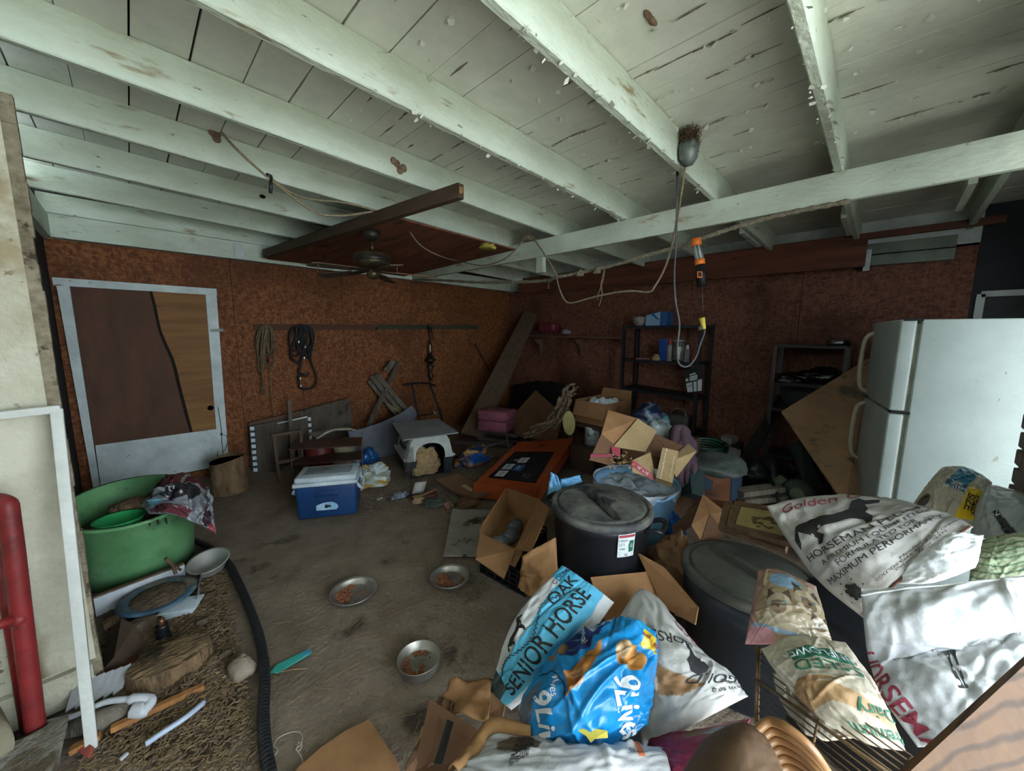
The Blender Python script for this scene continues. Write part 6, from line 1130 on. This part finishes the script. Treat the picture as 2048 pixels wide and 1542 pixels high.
# steel bowl and the three pans
mat('steel', '#c4c3bf', '#a9a7a2', scale=6, rough=.38, metal=.6, bump=.06, spot=('#6a655c', 8, .68)); mat('pan_tin', '#b3b0a8', '#96928a', scale=7, rough=.42, metal=.8, bump=.1, spot=('#57503f', 7, .64))
p = fl(422, 1147); MB().lathe([(0, 0), (.075, 0), (.085, .01), (.105, .065), (.117, .07), (.117, .073), (.102, .07), (.08, .014), (0, .008)], p+V(0, 0, .035), 40, axis=(-.12, -.2, 1)).build('steel_bowl', 'steel', None, 'shiny steel bowl beside the black hose', 'bowl')
mat('kibble', '#a06a48', '#7f4c34', scale=40, rough=.8, bump=0, spot=('#a5584a', 60, .6))
def pan(cx, cy, r, h, lab, seed, arcs):
    c = fl(cx, cy); c.z = 0; rn = random.Random(seed); o = root('food_pan', c, lab, 'pan', 'metal food pans on the floor')
    pr_ = [(0, .003), (r*.7, .003), (r*.74, .006), (r*.86, h-.004), (r*.88, h), (r*.97, h+.001), (r, h+.004), (r+.003, h), (r*.97, h-.004), (r*.87, h-.005), (r*.8, 0), (0, 0)] if h < .04 else [(0, .003), (r*.9, .003), (r*.95, .008), (r*.99, h), (r*1.02, h+.002), (r*1.02, h-.002), (r*.97, h-.006), (r*.93, 0), (0, 0)]
    MB().lathe(pr_[::-1], c, 44).build('pan_body', 'pan_tin', o)
    mb = MB()
    for a0, a1, r0, r1, n in arcs:
        for _ in range(n):
            a = math.radians(rn.uniform(a0, a1)); q = r*rn.uniform(r0, r1)*.78; s = rn.uniform(.0028, .0045); w = c+V(q*math.cos(a), q*math.sin(a), .006+rn.random()*.004); R = Euler((rn.random()*6, rn.random()*6, 0)).to_matrix()
            mb.box(w, (s*2, s*2, s*1.2), R)
    mb.build('kibble', 'kibble', o, kind='stuff', label='orange-brown kibble')
pan(708, 1190, .135, .034, 'shallow tin pan with kibble, leftmost of the three', 1, ((60, 215, .45, .98, 190), (100, 200, .05, .5, 40), (330, 350, .3, .5, 8)))
pan(900, 1161, .125, .034, 'shallow tin pan with kibble, nearest the open carton', 2, ((80, 250, .1, 1, 230), (250, 330, .75, 1, 60)))
pan(838, 1332, .1, .05, 'deep round tin pan with little kibble, nearest the viewer', 3, ((140, 230, .55, 1, 90), (20, 80, .75, 1, 60), (230, 262, .5, 1, 45), (100, 140, .7, 1, 30), (250, 330, .1, .3, 30)))
# odds and ends by the partition
mat('white_board', '#b9bec4', '#9ca1a6', scale=4, rough=.6, spot=('#35332f', 12, .69))
a, b = fl(192, 1232), fl(372, 1160); a.z = b.z = .055; MB().beam(a, b, .02, .11).build('white_board', 'white_board', None, 'white painted board standing on edge before the green tub', 'board')
MB().beam(a+V(0, .012, .058), b+V(0, .012, .058), .028, .006).build('board_strip', 'frame_brown', None, 'thin brown strip along the top of the white board', 'strip')
mat('milky_tray', '#8e9096', '#74767c', rough=.25, bump=.05, spec=.6)
tr = root('plastic_tray', fl(378, 1185), 'milky plastic tray tipped behind the dirty basin', 'tray')
for pts in (((350, 1160, .02), (402, 1150, .02), (400, 1192, .0), (352, 1188, .0)), ((402, 1148, .1), (402, 1150, .02), (396, 1200, .0), (392, 1198, .08))): MB().slab([fl(*q) for q in pts], .004).build('wall', 'milky_tray', tr)
p = fl(322, 1225); bs = root('basin', (p.x, p.y+.05, 0), 'blue enamel basin heaped with dry dirt', 'basin')
MB().lathe([(0, .03), (.1, .03), (.14, .075), (.175, .08), (.178, .086), (.14, .084), (.0, .07)], V(p.x, p.y+.05, .0), 36).build('bowl', mat('enamel_blue', '#4e6a80', '#2f455a', scale=12, rough=.35, spot=[('#8a7a5c', 9, .52)]), bs)
MB().grid(lambda u, v: V(p.x, p.y+.05, .075)+V(.145*v*math.cos(u*6.283), .145*v*math.sin(u*6.283), .035*(1-v*v)+.01*noise.noise(V(v*5*math.cos(u*6.283), v*5*math.sin(u*6.283), 3)))+V(0, 0, 0), 36, 10).build('dirt_fill', 'dirt', bs)
p2 = fl(365, 1228); wt = root('white_dish', (p2.x, p2.y, 0), 'white rectangular plastic dish under the dirty basin', 'dish')
MB().box(p2+V(0, 0, .03), (.16, .1, .055), rot=(.1, 0, -.5), taper=.8, bev=.012).build('body', 'white_plastic', wt); MB().box(p2+V(0, 0, .058), (.175, .115, .01), rot=(.1, 0, -.5), bev=.004).build('rim', 'white_plastic', wt)
p = fl(285, 1262); MB().box(p+V(0, 0, .035), (.11, .08, .07), rot=(0, 0, .4), bev=.01).build('grey_brick', 'rough_concrete', None, 'light grey brick beside the black stake light', 'brick')
MB().slab([fl(243, 1236, .12), fl(228, 1315, .1), fl(268, 1345, .0), fl(292, 1290, .02), fl(270, 1250, .1)], .07).build('wood_block', mat('block_brown', '#574539', '#40322a', scale=5, rough=.85, bump=.2), None, 'dark brown wooden block leaning by the partition', 'block')
MB().slab([fl(205, 1250, .06), fl(210, 1262, .03), fl(252, 1232, .05), fl(250, 1222, .09)], .03).build('wood_scrap', 'bark', None, 'short brown wood scrap above the brown block', 'wood')
p = fl(238, 1352); MB().box(p+V(0, 0, .025), (.12, .07, .05), rot=(0, 0, .5), bev=.006).build('red_brick', mat('red_brick', '#6f4238', '#573028', rough=.9, bump=.4), None, 'red brick under the dark brown wooden block', 'brick')
p = fl(328, 1280); sl = root('stake_light', p, 'small black garden stake light with copper neck', 'light')
MB().lathe([(0, 0), (.034, 0), (.036, .01), (.028, .03), (.024, .075), (.026, .09), (0, .09)], p, 20).build('shade', 'can_black', sl); MB().lathe([(.014, .09), (.016, .11), (.012, .125), (0, .126)], p, 16).build('neck', mat('copper', '#8a5a44', '#6d4535', rough=.4, metal=.7), sl)
# stump slice
p = fl(345, 1345); ss = root('stump_slice', p, 'weathered round stump slice lying in the dirt', 'stump')
mat('stump_top', '#8a7153', '#4f4031', scale=7, stretch=(1, 2.5, 1), rough=.95, bump=1.0, bscale=18, dist=.03, spot=('#332a22', 3.5, .56))
sr = lambda a: 1+.05*noise.noise(V(2*math.cos(a), 2*math.sin(a), 5))
MB().grid(lambda u, v: V(p.x, p.y, .105)+V(.15*v*sr(u*6.283)*math.cos(u*6.283), .105*v*sr(u*6.283)*math.sin(u*6.283), -.012*v*v+.006*noise.noise(V(v*9*math.cos(u*6.283), v*9*math.sin(u*6.283), 3))), 48, 14).build('top_face', 'stump_top', ss)
MB().grid(lambda u, v: V(p.x, p.y, .094-.094*v)+V((.15+.012*v)*sr(u*6.283)*math.cos(u*6.283), (.105+.012*v)*sr(u*6.283)*math.sin(u*6.283), 0), 48, 4).build('bark', 'bark', ss)
p = fl(485, 1345); lump('field_stone', mat('stone_pale', '#8d8272', '#73695b', scale=6, rough=.9, bump=.4), (p.x, p.y, .0), (.05, .06, .05), 3, .25, 2, label='pale rounded stone against the black hose', cat='stone')
for i, (px, py, s, lab) in enumerate(((302, 1318, .035, 'grey stone above the stump slice'), (238, 1395, .03, 'pale stone left of the stump slice'), (452, 1315, .02, 'small white bone shaped piece right of the stump'), (405, 1250, .02, 'small pale shell by the white dish'))):
    p = fl(px, py); lump('small_stone', 'rough_concrete', (p.x, p.y, .01), (s*1.4, s, s*.8), i+9, .4, 2, 12, 16, label=lab, cat='stone')
ts = root('teal_strip', fl(585, 1320), 'teal translucent plastic strip on the floor right of the hose', 'plastic strip')
MB().slab([fl(x, y, .01) for x, y in ((540, 1345), (556, 1345), (622, 1306), (618, 1297), (552, 1330))], .004).build('blade', mat('teal_plastic', '#3fa59a', '#2f8c84', rough=.3, bump=.05), ts)
MB().slab([fl(x, y, .013) for x, y in ((606, 1312), (624, 1304), (620, 1297), (602, 1305))], .004).build('tip', mat('tip_blue', '#4a8fae', '#3c7893', rough=.3), ts)
MB().beam(fl(222, 1458, .03), fl(408, 1372, .03), .025, .022).build('orange_lath', mat('lath_orange', '#9c6b3e', '#7f5430', scale=9, stretch=(2, 2, .5), rough=.75), None, 'orange-brown lath lying below the stump slice', 'lath')
MB().beam(fl(140, 1502, .02), fl(200, 1470, .03), .03, .02).build('orange_lath', 'lath_orange', None, 'short orange-brown lath under the white frame foot', 'lath')
MB().tube(spline([fl(291, 1488, .03), fl(330, 1462, .035), (fl(375, 1432, .035)), fl(411, 1402, .03)]), [.011]*24+[.004], 8).build('pale_tube', mat('tube_blue', '#a9b4c8', '#8d98ac', rough=.35), None, 'pale bluish tube lying on the dirt heap', 'tube')
MB().tube(spline([fl(92, 1447, .05), fl(150, 1432, .07), fl(210, 1405, .085), fl(262, 1398, .08), fl(300, 1400, .06), fl(290, 1418, .05), fl(268, 1420, .05)]), [.012]*18+[.02]*12+[.03]*7, 10).build('plastic_wand', mat('dull_white', '#b3b5bb', '#95979d', rough=.45), None, 'curved white plastic handle lying behind the white frame', 'handle')
for i in range(6):
    a = fl(130+19*i, 1425-7*i, .05); MB().slab([a, a+V(.03, .005, .01), a+V(.06, .09, .05), a+V(.02, .1, .04)], .006).build('plastic_strip', 'dull_white', None, ['white slat lowest by the red gate in the row', 'second white slat from the red gate in the row', 'third white slat from the red gate in the row', 'fourth white slat from the red gate in the row', 'fifth white slat from the red gate in the row', 'white slat nearest the stump in the row'][i], 'slat', 'white slats by the partition foot')
MB().tube([fl(135, 1462, .04), fl(200, 1440, .05), fl(260, 1415, .04)], [.03, .04, .03], 10).build('driftwood_log', 'driftwood', None, 'short grey log under the white plastic handle', 'log')
MB().slab([fl(150, 1500, .02), fl(175, 1515, .02), fl(182, 1490, .03), fl(160, 1480, .03)], .02).build('red_scrap', 'faded_red', None, 'small red scrap at the foot of the white frame', 'scrap')
MB().box(fl(248, 1513, .012), (.025, .012, .012), rot=(0, 0, .6), bev=.003).build('white_bit', 'dull_white', None, 'tiny white plastic bit on the dirt heap', 'scrap')
mb = MB(); mb.tube(spline([fl(x, y, .006) for x, y in ((522, 1533), (545, 1515), (555, 1500), (548, 1490), (558, 1475), (580, 1465), (598, 1464), (605, 1474), (602, 1488), (592, 1498), (598, 1502), (604, 1490), (597, 1485), (594, 1500), (602, 1512), (606, 1525), (602, 1535))], 8), .0018, 5); mb.build('white_twine', mat('twine', '#b0aba0', '#948f84', rough=.9), None, 'loose white twine on the floor beside the hose', 'twine')
MB().tube(spline([fl(x, y, .008) for x, y in ((908, 1318), (918, 1330), (926, 1345), (922, 1355), (910, 1356))], 6), .0025, 5).build('curled_twig', 'old_rope', None, 'curled twig on the floor by the crushed carton', 'twig')
p = fl(392, 1130); MB().tube([fl(352, 1148, .12), fl(345, 1130, .17), fl(332, 1118, .24)], .01, 6).tube([fl(345, 1130, .17), fl(362, 1140, .12)], .008, 6).build('rusty_hook', 'rust_wire', None, 'rusty forked bracket between tub and white board', 'bracket')
# ---------------------------------------------------------------- hung from the ceiling
zt_ = 2.47
MB().slab([(1.2, 5.22, zt_), (2.98, 5.22, zt_), (2.95, 2.88, zt_+.03), (1.46, 2.78, zt_+.03)], .014, (0, 0, 1)).build('plywood_sheet', mat('ply_ceiling', '#84543e', '#5d382a', scale=3, stretch=(3, .5, 1), rough=.75, bump=.25, spot=('#2a1712', 5, .6, (2, .5, 1))), None, 'sagging brown plywood sheet fixed under the joists above the fan', 'plywood')
a, b = fl(530, 508, 2.5), fl(922, 382, 2.5); MB().beam(a, b, .05, .09, bev=.003).build('timber', wood('timber_dark', '#4d3a2c', '#33261d', st=(2, .3, 1), scale=8), None, 'dark rough timber nailed under the joists along the plywood sheet', 'timber')
MB().tube([b-V(.02, 0, 0), b+(b-a).normalized()*.012], [.03, .024], 6).build('broken_end', mat('raw_wood', '#8d6a40', '#6d4f2f', rough=.85), None, 'raw broken end of the dark timber', 'timber end')
p = dp(975, 491, 3.55); lump('yellow_rag', mat('yellow_rag', '#a39a45', '#857c35', rough=.9), (p.x, p.y, p.z-.03), (.07, .06, .03), 4, .6, 3, label='scrap of yellow foam on the plywood sheet edge', cat='foam')
# fan
fcx = dp(745, 520, 3.2); fx, fy, fz = fcx.x, fcx.y, fcx.z; mat('fan_dark', '#37312a', '#241f1a', scale=9, rough=.5, metal=.4, bump=.1); mat('fan_brass', '#5b503a', '#40382a', scale=12, rough=.4, metal=.6); wood('blade_wood', '#574a3c', '#3f352b', scale=6, spot=('#77705f', 12, .64))
fn_ = root('ceiling_fan', (fx, fy, fz), 'dusty dark ceiling fan hanging below the plywood sheet', 'ceiling fan')
C0 = V(fx, fy, 0)
MB().lathe([(0, 2.37), (.03, 2.375), (.07, 2.41), (.075, 2.46), (0, 2.461)], C0, 24).build('canopy', 'fan_dark', fn_)
MB().lathe([(.012, fz+.06), (.012, 2.38)], C0, 12).build('downrod', 'fan_brass', fn_)
MB().lathe([(0, fz-.07), (.09, fz-.07), (.13, fz-.05), (.145, fz-.03), (.145, fz+.035), (.12, fz+.055), (.04, fz+.065), (.0, fz+.068)], C0, 32).build('motor_housing', 'fan_brass', fn_)
MB().lathe([(.135, fz-.028), (.15, fz-.015), (.15, fz+.02), (.135, fz+.03)], C0, 32).build('motor_band', 'fan_dark', fn_)
MB().lathe([(0, fz-.16), (.04, fz-.155), (.055, fz-.12), (.05, fz-.08), (0, fz-.07)], C0, 24).build('switch_cup', 'fan_brass', fn_)
for k, ang in enumerate((.23, 1.487, 2.743, 4.0, 5.257)):
    ang = YAW-math.pi/2+ang+.12; d = V(math.cos(ang), math.sin(ang), -.05); s = V(-math.sin(ang), math.cos(ang), .12); z = fz-.085; P_ = lambda r, w: V(fx, fy, z)+d*r+s*w
    br = MB().slab([P_(.06, -.02), P_(.2, -.035), P_(.25, 0), P_(.2, .035), P_(.06, .02)], .008).build('blade_bracket', 'fan_dark', fn_)
    MB().slab([P_(.18, -.05), P_(.5, -.062), P_(.545, -.05), P_(.55, .045), P_(.5, .062), P_(.18, .05)], .007).build('blade', mat('blade_rust', '#7a5238', '#5c3d2a', rough=.7) if k == 0 else 'blade_wood', fn_)
    if k in (3, 4): MB().tube(spline([P_(.5, .03), P_(.49, .02)-V(0, 0, .025), P_(.5, .025)-V(0, 0, .06)], 4), .003, 5).build('cobweb_strand', 'old_rope', fn_)
MB().tube([V(fx, fy, fz-.155), V(fx+.01, fy, fz-.3)], .002, 4).build('pull_chain', 'fan_brass', fn_)
# cables, rope, lamps
mat('old_cable', '#8f836c', '#6f654f', scale=30, rough=.85, bump=.3)
def cable(name, pts, r, lab, m='old_cable', cat='cable'): return MB().tube(spline(pts, 8), r, 7).build(name, m, None, lab, cat)
J = lambda x, y: wy(x, y, 2.95)
cable('old_cable', [wy(440, 262, 3.18), J(475, 300), J(530, 350), J(565, 378), J(600, 405), J(640, 428), J(690, 431), J(740, 424), J(790, 420)], .008, 'old cable strung under the joists from the mud nest to the timber')
cable('old_cable', [J(540, 355), J(580, 384), J(620, 398), J(680, 404), J(730, 415), J(770, 428)], .007, 'second old cable running just above the first toward the timber')
bt_ = MB().tube([J(532, 349), J(543, 354)], .014, 8).tube([J(542, 353), J(541, 386)], .011, 7).build('tape_tail', 'black_tape', None, 'hanging tail of black tape on the ceiling cable', 'tape')
K = lambda x, y, X=2.98: wx(x, y, X)
cable('old_cable', [wx(806, 440, 1.7), wx(838, 488, 1.95), wx(880, 512, 2.35), K(925, 524), K(965, 531), K(1005, 520), K(1030, 500), K(1046, 480, 3.05)], .007, 'thin drooping cable from the timber to the cross beam')
cable('old_cable', [K(1068, 478, 3.1), K(1090, 510, 3.05), K(1110, 545, 3.05), K(1118, 575), K(1128, 598), K(1142, 606), K(1180, 596), K(1225, 586), K(1262, 582), K(1298, 584), K(1310, 572), K(1328, 540), K(1340, 505), K(1352, 450, 2.8), K(1362, 390, 2.6), wy(1372, 320, .96)], .008, 'stiff tan cable looping below the cross beam from its block to the nest')
p = K(1055, 478, 3.12); lump('wire_knot', 'old_cable', (p.x, p.y, p.z-.02), (.07, .06, .04), 5, .6, 4, 12, 16, label='knot of old wire where cables cross the beam', cat='wire')
ROP = [K(762, 563, 3.2), K(860, 560, 3.12), K(960, 565, 3.12), K(1082, 562, 3.15), K(1112, 555, 3.1), K(1160, 545, 3.12), K(1210, 535, 3.12), K(1290, 512, 3.12), K(1350, 495, 3.12), K(1400, 478, 3.12), K(1470, 455, 3.12), K(1560, 430, 3.14), K(1700, 402, 3.14)]
mb = MB(); sp = spline(ROP, 14); mb.tube(sp, [.013+.003*((i*7) % 3) for i in range(len(sp))], 8); mb.build('cobwebbed_rope', mat('web_rope', '#9a9280', '#746b58', scale=40, rough=.95, bump=.8, bscale=120), None, 'thick cobwebbed rope strung along the cross beam', 'rope')
for i, (px, py, lab) in enumerate(((1160, 546, 'fluffy cobweb tuft on the rope, left one'), (1195, 540, 'fluffy cobweb tuft on the rope, right one'))): p = K(px, py, 3.1); lump('cobweb_tuft', 'web_rope', (p.x, p.y, p.z-.03), (.03, .03, .035), i, .6, 4, 10, 14, label=lab, cat='cobweb')
for i, (pts, lab) in enumerate((((((1210, 536), (1206, 560), (1196, 590), (1196, 600))), 'thin frayed strand hanging from the rope, left one'), (((1208, 540), (1203, 568), (1204, 590), (1198, 612)), 'thin frayed strand hanging from the rope, middle one'), (((1206, 550), (1201, 575), (1208, 592)), 'thin frayed strand hanging from the rope, right one'), (((1104, 556), (1098, 565), (1097, 578)), 'short frayed end beside the hanging block'), (((1029, 542), (1024, 560), (1026, 570)), 'short hooked wire crossing the rope'))): cable('frayed_strand', [K(x, y, 3.1) for x, y in pts], .004, lab, 'old_cable', 'strand')
# nest, box and drop cord
p = wy(1363, 288, .985); jb = root('junction_box', p, 'metal junction box with a straw bird nest on the joist side', 'junction box')
MB().lathe([(0, -.11), (.03, -.1), (.055, -.06), (.06, .0), (.05, .03), (0, .03)], p+V(0, -.045, -.03), 8).build('box', mat('zinc', '#7b827e', '#5c635f', scale=14, rough=.5, metal=.5), jb)
mb = MB()
for k in range(420):
    a = random.random()*6.28; q = p+V(.055*math.cos(a)*random.uniform(.5, 1.1), -.045+.05*math.sin(a)*random.uniform(.5, 1.1), random.uniform(-.04, .06)); d = V(random.gauss(0, 1), random.gauss(0, 1), random.gauss(-.4, .8)).normalized()*random.uniform(.015, .04); s = V(-d.y, d.x, .01).normalized()*.0018; mb.add([q-d-s, q-d+s, q+d+s, q+d-s], [(0, 1, 2, 3)])
mb.build('nest', mat('nest_straw', '#6b5138', '#4a3726', scale=40, rough=.95, bump=0), jb, kind='stuff', label='brown straw bird nest')
E_ = lambda x, y, D=2.4: dp(x, y, D)
dc = root('drop_cord', E_(1356, 330, 2.45), 'black drop cord with a yellow plug hanging before the metal rack', 'cord')
MB().tube(spline([p+V(0, -.05, -.12), E_(1357, 330, 2.45), E_(1354, 400), E_(1353, 470), E_(1349, 545), E_(1351, 600), E_(1359, 648), E_(1355, 690), E_(1356, 722), E_(1366, 733), E_(1380, 730), E_(1393, 712), E_(1400, 690), E_(1409, 665), E_(1407, 652)], 8), .006, 7).build('cord', mat('cord_grey', '#55565a', '#3b3c40', rough=.55), dc)
MB().tube([E_(1357, 318, 2.45), E_(1355, 350, 2.43)], [.013, .008], 8).build('strain_relief', 'black_metal', dc)
MB().tube([E_(1408, 658), E_(1404, 636)], [.012, .018], 10).build('plug', mat('plug_yellow', '#cdbb52', '#b2a03f', rough=.4), dc); MB().box(E_(1402, 656), (.03, .02, .025)).build('connector', 'grey_steel', dc)
D3 = 2.75; wk = root('work_light', dp(1397, 525, D3), 'orange and black tube work light hanging from the rope', 'work light')
L0, L1, L2, L3, L4 = dp(1392, 478, D3), dp(1393, 492, D3), dp(1399, 519, D3), dp(1400, 530, D3), dp(1404, 572, D3)
mat('work_orange', '#d8732a', '#c2611f', rough=.4, bump=0)
MB().tube([L0, L1], [.034, .036], 14).build('head', 'work_orange', wk); MB().tube([L1, L2], .03, 14).build('lens', mat('lens_grey', '#9aa3a5', '#7f888b', rough=.15, bump=0, spec=.7), wk)
MB().tube([L2, L3], .035, 14).build('ring', 'work_orange', wk); MB().tube([L3, L4], [.034, .036], 14).build('grip', 'black_metal', wk)
ql = dp(1399.5, 549, D3-.037); xr, yu = _r3, _u3
MB().slab([ql-xr*.018-yu*.022, ql+xr*.018-yu*.022, ql+xr*.018+yu*.022, ql-xr*.018+yu*.022], .004).build('switch_plate', 'work_orange', wk); q2 = ql-_f2*.003; MB().slab([q2-xr*.012-yu*.016, q2+xr*.012-yu*.016, q2+xr*.012+yu*.016, q2-xr*.012+yu*.016], .004).build('switch', 'black_metal', wk)
for s_ in (-1, 1): MB().tube([L1+xr*.012*s_-_f2*.026, L2+xr*.012*s_-_f2*.026], .005, 6).build('lens_rib', 'grey_steel', wk)
MB().tube([L4, dp(1406, 620, D3)], .0025, 5).build('cable', 'cord_grey', wk); MB().tube([L0, dp(1391, 472, D3), K(1392, 480, 3.1)], .004, 5).build('hook', 'grey_steel', wk)
# mud nests and marks on the joists
mat('mud', '#8d7661', '#5c4838', scale=20, rough=.95, bump=.8)
for i, (q, lab) in enumerate(((wy(436, 270, 3.185), 'mud nest at the joist top where the ceiling cable starts'), (wy(800, 334, 2.47), 'mud nest on the joist side above the dark timber'), (fl(1305, 33, 2.855), 'long mud nest on the ceiling boards at the top'))):
    s = (.028, .018, .03) if i < 2 else (.05, .02, .02); mb = MB(); [mb.ball(q+V(random.gauss(0, s[0]*.5), 0, random.gauss(0, s[2]*.5)), 1, *[t_*.75 for t_ in s], 12, 8, .35) for _ in range(4)]; mb.build('mud_nest', 'mud', None, lab, 'nest')
MB().lathe([(0, 0), (.024, 0), (.0, .002)], wy(525, 393, 3.99), 16, axis=(0, -1, 0), sy=.7).build('knot_hole', 'dark_gap', ce)
# more odds and ends of the picture's middle
MB().tube([fl(905, 912, .06), fl(960, 897, .1), fl(1012, 882, .14)], .012, 6).build('grey_rod', 'driftwood', None, 'long thin grey rod lying between pet carrier and pink packs', 'rod')
MB().tube([dp(1013, 866, 4.9), dp(1017, 900, 4.8), V(dp(1017, 900, 4.8).x, dp(1017, 900, 4.8).y, 0)], .01, 6).build('short_peg', 'driftwood', None, 'short upright grey peg behind the television carton', 'peg')
for i, (px, py, s, m, lab) in enumerate(((838, 1003, .05, 'cardboard_pale', 'crumpled pale card scrap right of the foil scrap'), (868, 1012, .06, 'grey_green', 'grey-green crumpled scrap on the mossy board'), (1004, 1000, .05, 'cardboard', 'torn tan card scrap at the edge of the flattened carton'), (760, 1000, .02, 'dusty_white', 'small white crumb on the floor right of the cooler'), (934, 1012, .07, 'cardboard_dark', 'torn brown scrap between flattened carton and vinyl sheet'))):
    p = fl(px, py); lump('card_scrap' if s > .03 else 'pale_crumb', m, (p.x, p.y, .005), (s*1.5, s, s*.6), i+30, .6, 4, 12, 16, label=lab, cat='scrap')
